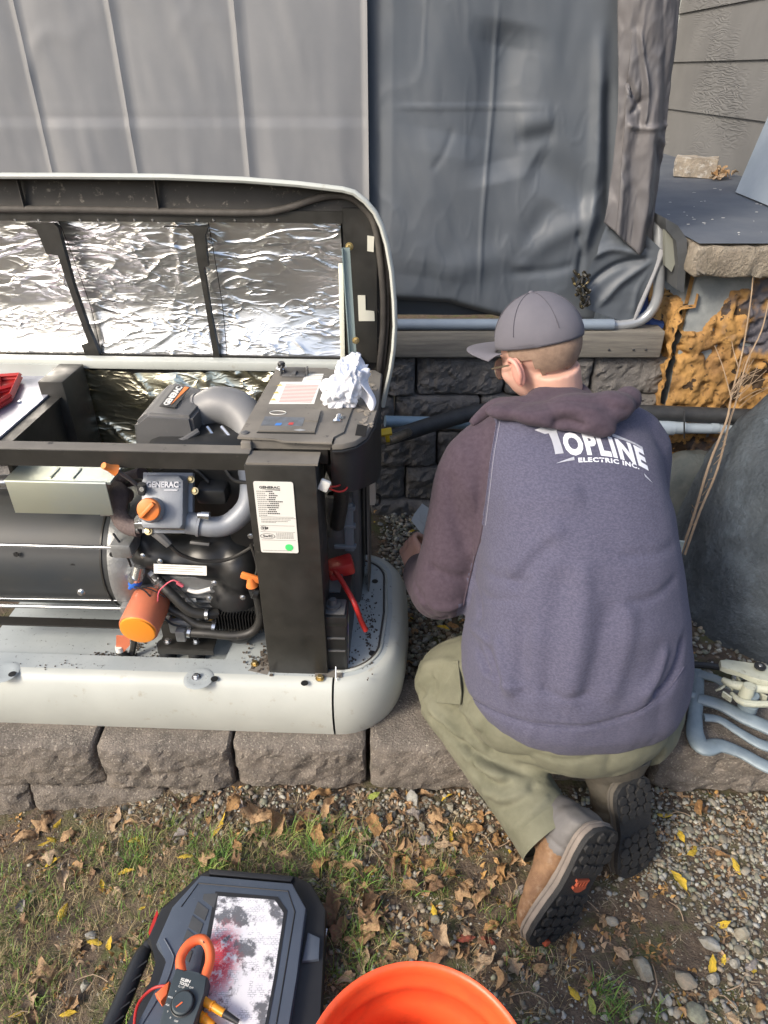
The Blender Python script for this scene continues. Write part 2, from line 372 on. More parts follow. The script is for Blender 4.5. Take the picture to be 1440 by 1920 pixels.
def right_fn(V):
    x, z = V[:, 0].copy(), V[:, 2].copy(); y = np.zeros(len(V))
    y += vnoise(np.stack([x * 7, x * 0, z * 1.8], -1), 1, 14, 3) * .012
    y += vnoise(np.stack([x * 3 + z, x * 0, z * 3.2], -1), 1, 24, 2) * .020 * np.clip((1.9 - z) / .6, 0, 1)
    y += vnoise(np.stack([x * 24 + z * 9, x * 0, z * 7], -1), 1, 16, 2) * .0016
    y += ridges(V, 6, 205, .0022) + ridges(V, 15, 207, .0018)
    y += crease(V, [tp(740, 200), tp(850, 201), tp(1030, 200)], .006, -.004)
    y += crease(V, [tp(935, 0), tp(925, 200), tp(905, 400), tp(898, 560)], .007, -.006)
    y += crease(V, [tp(1125, 60), tp(1120, 250), tp(1105, 400), tp(1085, 480)], 0.0220, -0.0210)
    y += crease(V, [tp(1138, 150), tp(1140, 300), tp(1140, 420)], 0.0200, 0.0210)
    # soft bulge where the sheet is pushed out, and the pull folds towards the corner
    y += crease(V, [tp(960, 40), tp(930, 200), tp(940, 340)], .09, .035)
    y += crease(V, [tp(850, 250), tp(820, 400), tp(800, 520)], 0.1500, -0.0165)
    y += crease(V, [tp(970, 240), tp(1040, 225)], 0.0450, -0.0115)
    y += crease(V, [tp(965, 265), tp(1045, 250)], 0.0300, 0.0121)
    y += crease(V, [tp(1000, 300), tp(1060, 340), tp(1110, 380)], 0.0600, 0.0193)
    y += crease(V, [tp(965, 510), tp(1010, 460), tp(1080, 420), tp(1130, 390)], 0.0420, -0.0154)
    y += crease(V, [tp(975, 495), tp(1000, 440), tp(1040, 380)], 0.0450, 0.0115)
    y += crease(V, [tp(955, 512), tp(1030, 508), tp(1075, 495)], 0.0180, 0.0085)
    y += crease(V, [tp(815, 525), tp(870, 500), tp(940, 480), tp(1000, 450)], 0.0525, -0.0110)
    y += crease(V, [tp(808, 320), tp(830, 290), tp(850, 240)], 0.0120, 0.0033)
    y += crease(V, [tp(1080, 430), tp(1088, 470), tp(1080, 540)], 0.0120, 0.0140)
    t = np.clip((1.045 - .02 * np.sin(x * 3) - z - .25 * np.clip(x - .25, 0, .3)) / .05, 0, 1); y += t * t * .11
    V[:, 1] += y * np.clip((x + .055) * 14 + .15, .1, 1) + .022 * (1 - np.clip((x + .055) * 12, 0, 1))
    V[:, 0] += .035 * (x - .6) * np.clip((1.9 - z), 0, 1) * (x > .6); return V
tarp = thing('tarpaulin', 'large grey tarpaulin hanging as a wall behind the generator and the man', 'tarpaulin', (-.4, 2.65, .93))
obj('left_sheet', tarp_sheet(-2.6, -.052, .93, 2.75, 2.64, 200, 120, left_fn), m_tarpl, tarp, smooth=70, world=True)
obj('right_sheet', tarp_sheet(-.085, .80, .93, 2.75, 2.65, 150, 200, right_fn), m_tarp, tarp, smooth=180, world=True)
# corner flap pulled down to the ground hook
def quad_sheet(c, nu, nv, fn=None):
    c = [np.array(tuple(q)) for q in c]; s = MB()
    s.grid(lambda a, b: tuple((c[0] * (1 - a) + c[1] * a) * (1 - b) + (c[3] * (1 - a) + c[2] * a) * b), nu, nv)
    if fn is not None: s.v = [tuple(p) for p in fn(s.arr())]
    return s
def flap_fn(V):
    y = 0
    for e, wd, am in [(((1225, 480), (1150, 500), (1095, 545)), .012, .02), (((1225, 485), (1160, 530), (1120, 575)), .014, -.018), (((1220, 478), (1170, 440), (1145, 425)), .014, .02), (((1228, 490), (1195, 540), (1185, 590)), .01, -.012),
                      (((1225, 480), (1150, 465), (1110, 480)), .014, -.02)]:
        y = y + crease(V, [tp(*p, 2.6) for p in e], wd, am)
    V[:, 1] += y + vnoise(V, 12, 31, 3) * .008; return V
obj('corner_flap', quad_sheet([at(1078, 572, y=2.585), at(1186, 609, y=2.60), at(1243, 470, y=2.58), at(1152, 385, y=2.62)], 40, 40, flap_fn), m_tarp, tarp, smooth=180, world=True)
hm = MB(); hm.tube([at(1186, 609, y=2.597), at(1200, 575, y=2.585), at(1228, 510, y=2.58), at(1244, 468, y=2.577)], [.004, .009, .007, .013], 8, smooth=4)
obj('hem', hm, mat('tarp_hem', (.30, .31, .33), rough=.5), tarp, world=True)
# hanging crumpled drape at the corner
def drape_fn(V):
    x, z = V[:, 0].copy(), V[:, 2].copy(); t = (x - x.min()) / (x.max() - x.min())
    y = -.035 * np.sin(t * math.pi) + .020 * np.sin(t * 13 + z * 1.2) * (.5 + .5 * np.sin(z * 2.1)) 
    y += np.abs(vnoise(np.stack([x * 11, x * 0, z * 3.4], -1), 1, 41, 3)) * -.045
    y += np.abs(vnoise(np.stack([x * 30, x * 0, z * 12], -1), 1, 43, 3)) * .012
    for e, wd, am in [(((1150, 232), (1180, 240), (1250, 232)), .006, -.012), (((1185, 60), (1190, 170), (1178, 240)), .007, -.014), (((1200, 260), (1215, 330), (1190, 400)), .010, .012), (((1152, 145), (1175, 200)), .01, .014),
                      (((1155, 215), (1190, 180)), .008, .012), (((1205, 250), (1240, 300), (1242, 400)), .010, -.014)]:
        y += crease(V, [tp(*p, 2.6) for p in e], wd, am)
    V[:, 1] += y
    lowz = 1.30 - .10 * (1 - np.abs(t - .72) / .72) + .0 * t
    V[:, 2] = np.where(z < 1.5, 1.5 - (1.5 - z) / (1.5 - 1.28) * (1.5 - lowz), z)
    V[:, 0] += .075 * (1 - np.clip((z - 1.2) / .8, 0, 1)) + .02 * np.sin(z * 5) * (t < .2); return V
dr = MB(); dr.grid(lambda a, b: (.705 + .185 * a, 2.60, 1.28 + 1.47 * b), 60, 220); dr.v = [tuple(p) for p in drape_fn(dr.arr())]
drape = obj('tarp_drape', dr, m_tarp2, smooth=180, label='narrow crumpled grey-brown tarp strip hanging at the corner beside the porch', cat='tarpaulin')
md_ = drape.modifiers.new('thick', 'SOLIDIFY'); md_.thickness = .003
# frame tube under the tarp
ft = MB(); ft.tube([(-1.9, 2.575, .947), (-.6, 2.575, .947), (.2, 2.575, .947), (.86, 2.575, .947)], .0205, 16)
tubeo = obj('frame_tube', ft, m_tube, label='blue-grey steel tube lying along the bottom hem of the tarp on the timber', cat='tube')
ft = MB(); ft.tube([at(1120, 612, y=2.60), at(1185, 606, y=2.60), at(1215, 590, y=2.60), at(1232, 560, y=2.60), at(1236, 520, y=2.60), at(1237, 470, y=2.60), at(1236, 415, y=2.62)], .0195, 16, smooth=6)
obj('bent_tube', ft, mat('bare_tube', (.36, .38, .40), (.28, .30, .32), scale=12, rough=.3, metal=.3), label='bare grey steel tube bending upward at the right end of the timber', cat='tube')
bl = MB(); bl.tube([at(1205, 560, y=2.66), at(1212, 600, y=2.66), at(1240, 612, y=2.66)], .02, 8, smooth=3)
bl.tube([at(1215, 530, y=2.67), at(1203, 575, y=2.67)], .015, 8)
obj('blue_strap', bl, mat('blue_cloth', (.02, .06, .22), rough=.7), label='dark blue strap glimpsed behind the bent grey tube', cat='strap')
# black tangle of burnt-looking strap at the pinch of the tarp
kn = MB()
for i in range(16):
    p = at(1090 + random.uniform(-9, 10), 545 + random.uniform(-26, 26), y=2.56 + random.uniform(-.012, .015))
    q = [p + Vector((random.uniform(-.02, .02), random.uniform(-.015, .01), random.uniform(-.025, .025))) for _ in range(4)]
    kn.tube(q, random.uniform(.003, .008), 6, smooth=3)
obj('strap_knot', kn, mat('dark_glossy_knot', (.02, .018, .012), (.25, .2, .09), scale=60, lo=.58, hi=.7, rough=.25), label='glossy black knotted strap where the tarp is pinched beside the cap', cat='strap', fix=True)

# ------------------------------------------------------------------ house, porch, foundation
house = thing('house_wall', 'grey lap-siding house wall with embossed wood grain beside the porch', 'house', (1.97, 4, 1.26))
for k in range(6):
    z = 1.262 + .2695 * k; s = MB()
    s.add([(1.955, 1.9, z), (1.985, 1.9, z), (1.975, 1.9, z + .285), (1.97, 1.9, z + .285), (1.955, 5.66, z), (1.985, 5.66, z), (1.975, 5.66, z + .285), (1.97, 5.66, z + .285)],
          [(0, 1, 2, 3), (4, 7, 6, 5), (0, 3, 7, 4), (1, 5, 6, 2), (0, 4, 5, 1), (3, 2, 6, 7)])
    obj('siding_board', s, m_side, house, smooth=0, world=True)
s = MB(); s.box(1.94, 2.02, 5.664, 5.80, 1.74, 3.0, bev=.004); obj('corner_trim', s, m_trim, house, world=True)
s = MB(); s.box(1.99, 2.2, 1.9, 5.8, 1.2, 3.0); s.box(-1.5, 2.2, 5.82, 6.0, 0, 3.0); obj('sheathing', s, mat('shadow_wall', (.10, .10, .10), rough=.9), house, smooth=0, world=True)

porch = thing('concrete_porch', 'concrete porch slab with grey membrane top and foam-covered foundation', 'porch', (1.5, 3.6, .1))
# slab with broken front edge
def slab():
    s = MB(); n = 50
    def top(a, b): return (1.055 + .93 * a, 2.44 + 3.3 * b, 1.263)
    s.grid(top, 10, 20); return s
obj('membrane', slab(), m_deckp, porch, smooth=0, world=True)
s = MB(); bm = bmesh.new(); bmesh.ops.create_cube(bm, size=1)
for q in bm.verts: q.co = (1.515 + q.co.x * .93, 4.08 + q.co.y * 3.32, 1.208 + q.co.z * .10)
bmesh.ops.bevel(bm, geom=bm.edges[:], offset=.01, segments=1, affect='EDGES')
for _ in range(5): bmesh.ops.subdivide_edges(bm, edges=[e for e in bm.edges if e.calc_length() > .05 and e.verts[0].co.y < 2.6 and e.verts[1].co.y < 2.6 or (e.calc_length() > .05 and max(e.verts[0].co.x, e.verts[1].co.x) < 1.08)], cuts=1)
for _ in range(1): bmesh.ops.subdivide_edges(bm, edges=[e for e in bm.edges if e.calc_length() > .02 and max(e.verts[0].co.y, e.verts[1].co.y) < 2.5 and max(e.verts[0].co.x, e.verts[1].co.x) < 1.6], cuts=1)
V = np.array([q.co for q in bm.verts]); k = np.clip((2.5 - V[:, 1]) / .05, 0, 1)
V[:, 1] += k * (vnoise(V, 16, 71, 3) * .026 + vnoise(V, 60, 72, 2) * .012); V[:, 2] += k * vnoise(V, 30, 73, 2) * .006 - k * .004
k = np.clip((1.1 - V[:, 0]) / .05, 0, 1); V[:, 0] += k * vnoise(V, 22, 74, 3) * .014
for q, c in zip(bm.verts, V): q.co = c
bmesh.ops.triangulate(bm, faces=bm.faces); s.addbm(bm); obj('slab', s, m_conc, porch, smooth=60, world=True)
# foundation core and foam skin
m_paintf = mat('foundation_paint', (.26, .28, .28), (.16, .18, .19), scale=9, rough=.8, bump=.3, bscale=40)
s = MB(); s.box(1.12, 2.6, 2.55, 5.6, -.1, 1.156, bev=.004); obj('foundation', s, m_paintf, porch, world=True)
m_foam = mat('spray_foam', (.40, .225, .07), (.23, .125, .045), scale=10, rough=.8, bump=.7, bscale=60, bdist=.01, lo=.4, hi=.7)
nn, ll, PP = nodes_of(m_foam)
src = PP.inputs['Base Color'].links[0].from_socket
vo = nn.new('ShaderNodeTexVoronoi'); vo.inputs['Scale'].default_value = 55; tc = nn.new('ShaderNodeTexCoord')
dn = nn.new('ShaderNodeTexNoise'); dn.inputs['Scale'].default_value = 30; dn.inputs['Detail'].default_value = 4; ll.new(tc.outputs['Object'], dn.inputs[0])
va = nn.new('ShaderNodeVectorMath'); va.operation = 'SCALE'; va.inputs['Scale'].default_value = .03; ll.new(dn.outputs['Color'], va.inputs[0])
vb = nn.new('ShaderNodeVectorMath'); vb.operation = 'ADD'; ll.new(tc.outputs['Object'], vb.inputs[0]); ll.new(va.outputs[0], vb.inputs[1]); ll.new(vb.outputs[0], vo.inputs[0])
pn2 = nn.new('ShaderNodeTexNoise'); pn2.inputs['Scale'].default_value = 9; pn2.inputs['Detail'].default_value = 6; ll.new(tc.outputs['Object'], pn2.inputs[0])
pr2 = nn.new('ShaderNodeMapRange'); pr2.inputs[1].default_value = .38; pr2.inputs[2].default_value = .62; pr2.inputs[3].default_value = .02; pr2.inputs[4].default_value = .42; ll.new(pn2.outputs[0], pr2.inputs[0])
mr = nn.new('ShaderNodeMapRange'); mr.inputs[1].default_value = .05; ll.new(pr2.outputs[0], mr.inputs[2]); ll.new(vo.outputs['Distance'], mr.inputs[0])
at_ = nn.new('ShaderNodeAttribute'); at_.attribute_name = 'grime'
mx = nn.new('ShaderNodeMix'); mx.data_type = 'RGBA'; mx.inputs[6].default_value = (.05, .03, .015, 1); ll.new(mr.outputs[0], mx.inputs[0]); ll.new(src, mx.inputs[7])
mx2 = nn.new('ShaderNodeMix'); mx2.data_type = 'RGBA'; mx2.inputs[7].default_value = (.10, .095, .11, 1); ll.new(at_.outputs['Fac'], mx2.inputs[0]); ll.new(mx.outputs[2], mx2.inputs[6]); ll.new(mx2.outputs[2], PP.inputs['Base Color'])
def foam(nm, fn, nu, nv, nrm, seedf, thick, hole):
    s = MB(); s.grid(fn, nu, nv); V = s.arr()
    lump = vnoise(V, 9, seedf, 3) * .5 + .5; fine = vnoise(V, 40, seedf + 2, 2); pit = np.clip(vnoise(V, 34, seedf + 3, 1) - .25, 0, 1)
    h = thick * (.35 + lump * .9) + fine * .010 - pit * .05 + vnoise(V, 80, seedf + 5, 2) * .004 + np.abs(vnoise(V, 18, seedf + 6, 2)) * .014
    mask = hole(V); gr = np.clip((vnoise(V, 6, seedf + 7, 3) + .25 * vnoise(V, 45, seedf + 8, 2) - .05) * 6, 0, 1) * np.clip((V[:, 0] - 1.16) * 6, 0, 1)
    h = np.where(mask, -.02, h) + gr * fine * .012
    V = V + np.array(nrm) * h[:, None]; s.v = [tuple(p) for p in V]
    o = obj(nm, s, m_foam, porch, smooth=180, world=True)
    a = o.data.attributes.new('grime', 'FLOAT', 'POINT'); a.data.foreach_set('value', gr.astype(np.float32)); return o
def hole_front(V):
    x, z = V[:, 0], V[:, 2]; n = vnoise(V, 14, 91, 3) * .03
    return ((z > 1.08 + n) & (x < 1.33)) | ((x < 1.175 + n + (z - .92) * .55) & (z > .93))
foam('foam_skin', lambda a, b: (1.105 + 1.0 * a, 2.545, .05 + 1.11 * b), 170, 170, (0, -1, 0), 80, .026, hole_front)
foam('foam_skin', lambda a, b: (1.115, 2.96 - .43 * a, .05 + (1.02 + .0 * a) * b), 60, 150, (-1, 0, 0), 85, .034, lambda V: V[:, 2] > 1.02 + vnoise(V, 14, 92, 3) * .05)
s = MB()   # rubber flashing folded over the slab corner
s.prism([(p.x, p.z) for p in [at(1253, 412, y=2.48), at(1275, 425, y=2.48), at(1292, 450, y=2.48), at(1292, 480, y=2.48), at(1286, 552, y=2.48), at(1272, 545, y=2.48), at(1276, 500, y=2.48), at(1272, 455, y=2.48), at(1252, 430, y=2.48)]], -2.9, -2.50, T=Matrix.Rotation(R(90), 4, 'X'))
obj('flashing', s, mat('rubber_flashing', (.05, .055, .06), (.08, .085, .09), scale=12, rough=.6), porch, world=True, fix=True)
s = MB(); s.prism([(p.x, p.z) for p in [at(1250, 432, y=2.52), at(1264, 434, y=2.52), at(1271, 450, y=2.52), at(1271, 490, y=2.52), at(1262, 512, y=2.52), at(1250, 500, y=2.52)]], -2.56, -2.535, T=Matrix.Rotation(R(90), 4, 'X'))
obj('cover_pad', s, mat('grey_green_pad', (.22, .23, .20), rough=.7), porch, world=True, fix=True)

# broken brick, leaning panel and leaves on the porch
m_brick = mat('broken_brick', (.42, .36, .28), (.30, .26, .21), scale=18, rough=.92, bump=.8, bscale=80, dirt=(.55, .52, .47), dscale=25, dlo=.52, dhi=.62)
c = at(1312, 335, z=1.265); bk = MB(); bm = bmesh.new(); bmesh.ops.create_cube(bm, size=1)
bmesh.ops.subdivide_edges(bm, edges=bm.edges[:], cuts=6, use_grid_fill=True)
V = np.array([q.co for q in bm.verts]) * np.array([.21, .13, .095]); V += np.stack([vnoise(V, 22, s_, 3) for s_ in (1, 2, 3)], -1) * .012 * np.array([1, 1, .8])
for q, p in zip(bm.verts, V): q.co = Vector(p)
bk.addbm(bm, T=Matrix.Translation((c.x, c.y + .09, 1.313)) @ Matrix.Rotation(R(-22), 4, 'Z'))
obj('broken_block', bk, m_brick, smooth=50, label='pale broken brick lying on the grey porch against the siding', cat='brick')
a_, b2, c2 = at(1379, 360, z=1.27), at(1470, 395, z=1.27), None
pn = MB(); p0 = Vector(a_); p1 = Vector(at(1480, 402, z=1.27)); up = Vector((.30, .28, .82)).normalized() * .75; th = Vector((.015, .02, 0))
pv = [p0, p1, p1 + up * .9, p0 + up]; pn.add([tuple(q) for q in pv] + [tuple(q + th) for q in pv], [(0, 1, 2, 3), (7, 6, 5, 4), (0, 4, 5, 1), (1, 5, 6, 2), (2, 6, 7, 3), (3, 7, 4, 0)])
obj('leaning_panel', pn, mat('pale_panel', (.36, .41, .45), (.31, .36, .40), scale=9, rough=.6, dirt=(.2, .22, .24), dscale=25, dlo=.64, dhi=.7), label='pale blue-grey board leaning against the siding at the right edge of the porch', cat='board', smooth=0, fix=True)

# ------------------------------------------------------------------ pipes along the wall
s = MB(); s.tube([at(722, 790, y=2.44), at(800, 792, y=2.47), at(930, 795, y=2.5)], .0225, 16)
obj('blue_conduit', s, mat('blue_conduit', (.25, .36, .45), (.21, .31, .40), scale=10, rough=.4), label='blue-grey plastic conduit running along the block wall left of the man', cat='pipe')
s = MB(); s.tube([at(722, 822, y=2.30), at(760, 812, y=2.32), at(830, 790, y=2.36), at(930, 768, y=2.42), at(1100, 770, y=2.44), at(1300, 777, y=2.44), at(1400, 781, y=2.42), at(1460, 783, y=2.42)], .0295, 16, smooth=6)
ins = obj('insulated_line', s, m_blk, label='thick black foam-insulated line crossing behind the man along the wall', cat='pipe')
s = MB(); s.tube([at(1150, 800, y=2.43), at(1460, 805, y=2.43)], .0215, 16)
con = obj('grey_conduit', s, m_pvc, label='grey plastic conduit with couplings below the black line at right', cat='pipe')
for u0, u1, rr in [(1199, 1222, .0275), (1224, 1262, .030), (1232, 1254, .0315), (1262, 1282, .026), (1330, 1344, .0245)]:
    s = MB(); s.tube([at(u0, 801, y=2.43), at(u1, 801.5, y=2.43)], rr, 16); obj('coupling', s, m_pvc, con, world=True)
s = MB(); s.tube([at(1283, 770, y=2.395), at(1283, 800, y=2.38), at(1283, 822, y=2.40)], .003, 6, smooth=3); obj('zip_tie', s, m_blk, con, world=True)
# gas valve between line and generator
gv = thing('gas_valve', 'brass gas valve with a yellow lever at the generator\'s right side', 'valve', at(722, 830, y=2.1))
s = MB(); s.tube([at(700, 822, y=2.05), at(716, 828, y=2.10), at(735, 822, y=2.14)], .012, 12); s.tube([at(726, 826, y=2.12), at(744, 820, y=2.16), at(765, 811, y=2.25)], .017, 10)
obj('valve_body', s, mat('dull_brass', (.35, .34, .31), (.2, .19, .17), scale=40, rough=.35, metal=.9), gv, world=True)
s = MB(); s.box(-.028, .028, -.012, .012, -.006, .014, bev=.004, T=frame_pts(at(719, 812, y=2.07), (1, .1, .15), (0, .7, .7)))
s.box(.012, .026, -.012, .012, -.03, .0, bev=.003, T=frame_pts(at(715, 814, y=2.07), (1, .1, .1), (0, 1, .2)))
obj('lever', s, mat('yellow_plastic', (.75, .50, .02), rough=.4), gv, world=True)

# ------------------------------------------------------------------ artificial rock cover
m_rock = mat('rock_cover', (.048, .062, .076), (.080, .098, .115), scale=7, rough=.72, bump=.9, bscale=26, bdist=.03, dirt=(.13, .165, .20), dscale=9, dlo=.52, dhi=.75)
s = MB(); bm = bmesh.new(); bmesh.ops.create_icosphere(bm, subdivisions=6, radius=1)
V = np.array([q.co for q in bm.verts]); V = np.sign(V) * np.abs(V) ** .85
V *= np.array([.60, .54, .88]); V += (vnoise(V, 2.6, 5, 2) * .06 - np.abs(vnoise(V, 5, 9, 3)) * .035)[:, None] * V / np.linalg.norm(V, axis=1)[:, None] + (vnoise(V, 16, 6, 3) * .014)[:, None] * V
tk = np.clip(V[:, 2] / .86, 0, 1); V[:, 0] = V[:, 0] * (1 - .12 * tk) + .10 * tk
V[:, 2] = np.maximum(V[:, 2], -.02)
for q, p in zip(bm.verts, V): q.co = Vector(p)
s.addbm(bm, T=Matrix.Translation((1.64, 2.05, .12)))
obj('rock_cover', s, m_rock, smooth=180, label='large dark slate-grey artificial rock standing right of the man', cat='rock')
s = MB(); bm = bmesh.new(); bmesh.ops.create_icosphere(bm, subdivisions=5, radius=1)
V = np.array([q.co for q in bm.verts]) * np.array([.22, .14, .34]); V += (vnoise(V, 7, 15, 3) * .05)[:, None] * V * 3
for q, p in zip(bm.verts, V): q.co = Vector(p)
s.addbm(bm, T=Matrix.Translation((1.22, 2.42, .17)))
obj('dark_stone', s, mat('dark_mossy_stone', (.07, .085, .085), (.11, .12, .115), scale=14, rough=.9, bump=.8, bscale=50), smooth=180, label='dark rough stone against the foundation under the pipes', cat='stone')

# dry vine stems
m_stem = mat('dry_stem', (.36, .27, .18), (.25, .18, .12), scale=30, rough=.8)
vn = thing('dry_vine', 'dry leafless pale brown vine stems leaning against the foamed foundation', 'plant', at(1275, 1060, z=.14))
def stem(pts, r, nm='stem', par=vn):
    s = MB(); s.tube([at(u, v, y=y) for u, v, y in pts], r, 6, smooth=4); return obj(nm, s, m_stem, par, world=True)
stem([(1272, 1050, 1.95), (1300, 970, 2.0), (1330, 870, 2.08), (1362, 790, 2.18), (1372, 740, 2.24), (1392, 660, 2.34), (1408, 560, 2.42), (1412, 510, 2.44)], [.0048, .0045, .003, .0018])
stem([(1284, 1040, 1.95), (1312, 960, 2.0), (1345, 880, 2.1), (1368, 790, 2.2), (1378, 760, 2.24), (1400, 680, 2.34), (1428, 620, 2.40), (1442, 560, 2.44)], [.0045, .0040, .003, .002])
stem([(1372, 750, 2.22), (1356, 690, 2.32), (1340, 648, 2.38)], [.002, .001], 'twig')
stem([(1385, 690, 2.3), (1376, 660, 2.35), (1372, 640, 2.38)], [.002, .001], 'twig')
for i in range(16):
    u0 = 1375 + random.uniform(-8, 12); v0 = 750 + random.uniform(-20, 15)
    stem([(u0, v0, 2.24), (u0 + random.uniform(10, 30), v0 - random.uniform(15, 30), 2.25), (u0 + random.uniform(25, 65), v0 - random.uniform(25, 80), 2.26)], [.0012, .0008], 'tendril')
for i in range(14):
    t = i / 14; u0 = 1290 + 75 * t; v0 = 1000 - 200 * t
    stem([(u0, v0, 2.0 + .18 * t), (u0 + random.uniform(-14, 16), v0 - random.uniform(2, 14), 2.0 + .18 * t)], [.0018, .001], 'twig')
# ------------------------------------------------------------------ standby generator
gen = thing('standby_generator', 'home standby generator with pale base and lid tipped open, its engine exposed', 'generator', M=GM)
m_pale = mat('pale_enclosure', (.50, .525, .49), (.44, .465, .435), scale=4, rough=.42, dirt=(.36, .34, .28), dscale=24, dlo=.60, dhi=.74, bump=.05, bscale=300)
m_pan = mat('base_pan', (.44, .48, .48), (.36, .40, .41), scale=5, rough=.5, dirt=(.06, .055, .05), dscale=75, dlo=.60, dhi=.68)
m_bsteel = mat('black_steel', (.020, .020, .018), (.032, .031, .028), scale=14, rough=.42, dirt=(.10, .095, .085), dscale=60, dlo=.66, dhi=.8, rvar=.1)
m_dusty = mat('dusty_black', (.185, .172, .15), (.13, .122, .108), scale=9, rough=.7, dirt=(.03, .03, .03), dscale=30, dlo=.62, dhi=.7)
m_black = mat('black_plastic', (.016, .017, .017), (.024, .025, .026), scale=10, rough=.38)
m_hose = mat('black_hose', (.02, .02, .02), (.035, .034, .03), scale=40, rough=.5, dirt=(.09, .085, .075), dscale=90, dlo=.6, dhi=.7)
m_grey = mat('grey_plastic', (.085, .088, .092), (.11, .11, .11), scale=8, rough=.5, dirt=(.16, .15, .14), dscale=30, dlo=.6, dhi=.75)
m_alu = mat('cast_aluminium', (.33, .34, .345), (.25, .26, .26), scale=20, rough=.42, metal=.55, bump=.2, bscale=150)
m_cover = mat('valve_cover_paint', (.25, .27, .30), (.21, .23, .26), scale=20, rough=.45, metal=.2, bump=.1, bscale=250)
m_zinc = mat('zinc_plate', (.50, .58, .60), (.58, .62, .52), scale=4, rough=.35, metal=.75, bump=.05, bscale=60)
m_gzinc = mat('yellow_zinc', (.70, .52, .20), (.6, .5, .3), scale=60, rough=.3, metal=.9)
m_steel = mat('bright_steel', (.62, .64, .66), rough=.25, metal=.95)
m_or = mat('orange_plastic', (.80, .25, .055), (.72, .20, .045), scale=20, rough=.45)
m_filter = mat('orange_paint', (.62, .19, .10), (.55, .17, .09), scale=12, rough=.4)
m_brown = mat('exhaust_pipe', (.11, .085, .085), (.17, .13, .12), scale=30, rough=.75, bump=.5, bscale=160, dirt=(.28, .23, .2), dscale=90, dlo=.6, dhi=.7)
m_alt = mat('alternator_shell', (.030, .037, .044), (.050, .051, .048), scale=5, rough=.52, metal=.0, dirt=(.05, .05, .05), dscale=20, dlo=.62, dhi=.7, stretch=(.6, 1, 1))
m_white = mat('white_label', (.74, .74, .70), rough=.55)
m_ink = mat('label_ink', (.05, .05, .05), rough=.6)
m_inkl = mat('grey_ink', (.30, .30, .28), rough=.6)
m_red = mat('red_plastic', (.50, .022, .02), (.42, .03, .025), scale=20, rough=.4)
m_rubber = mat('rubber_seal', (.055, .05, .045), (.085, .078, .07), scale=30, rough=.7)
# crinkled foil insulation
def foil_mat(name, tint, wr=1.0):
    m = mat(name, tint, rough=.30, metal=1.0); n, l, P = nodes_of(m)
    tc = n.new('ShaderNodeTexCoord'); mp = n.new('ShaderNodeMapping'); mp.inputs['Rotation'].default_value = (0, R(28), 0); mp.inputs['Scale'].default_value = (1, 1, 2.6)
    l.new(tc.outputs['Object'], mp.inputs[0])
    prev = None
    def mn(op, a, b=None):
        q = n.new('ShaderNodeMath'); q.operation = op; q.use_clamp = op == 'MULTIPLY_ADD'
        for i, v in enumerate((a,) + (b if isinstance(b, tuple) else (b,))):
            if v is None: continue
            if isinstance(v, (int, float)): q.inputs[i].default_value = v
            else: l.new(v, q.inputs[i])
        return q.outputs[0]
    def noi(sc, det, seed, dist=0):
        q = n.new('ShaderNodeTexNoise'); q.noise_dimensions = '4D'; q.inputs['Scale'].default_value = sc; q.inputs['Detail'].default_value = det; q.inputs['Distortion'].default_value = dist; q.inputs['W'].default_value = seed; l.new(mp.outputs[0], q.inputs[0]); return q.outputs[0]
    for sc, st, dd, seed, sharp in ((3, .35, .030, 0, 0), (5.5, .55, .008, 3, 11), (12, .5, .0045, 5, 9), (26, .3, .0018, 8, 8)):
        if not sharp: h = noi(sc, 1, seed)
        else:
            h = mn('MULTIPLY_ADD', mn('ABSOLUTE', mn('SUBTRACT', noi(sc, 1.5, seed, .6), .5)), (-float(sharp), 1.0)); h = mn('POWER', h, 1.6)
            msk = mn('MULTIPLY_ADD', noi(sc * .45, 1, seed + 20), (5.0, -2.0)); h = mn('MULTIPLY', h, msk)
        b = n.new('ShaderNodeBump'); b.inputs['Strength'].default_value = min(st * wr, 1); b.inputs['Distance'].default_value = dd; l.new(h, b.inputs['Height'])
        if prev: l.new(prev.outputs[0], b.inputs['Normal'])
        prev = b
    l.new(prev.outputs[0], P.inputs['Normal']); return m
m_foil = foil_mat('foil_insulation', (.66, .67, .67)); m_foil2 = foil_mat('foil_insulation_rear', (.86, .83, .64))  # yellow tint of the rear foil stands in for yellow light reflected there

def gp(u, v, **k): return tuple(g(u, v, **k))
def lathe_at(p, d, prof, m, name, par, n=24, **k):
    s = MB(); s.lathe(prof, n, axisT(p, d)); return obj(name, s, m, par, **k)
def bolt(p, d, r, par, m=None, nm='bolt'):
    s = MB(); s.lathe([(r * 1.45, 0), (r * 1.45, r * .25), (r * 1.1, r * .3)], 14, axisT(p, d)); s.lathe([(r, r * .3), (r, r * 1.1), (r * .8, r * 1.25)], 6, axisT(p, d))
    return obj(nm, s, m or m_gzinc, par, smooth=30)

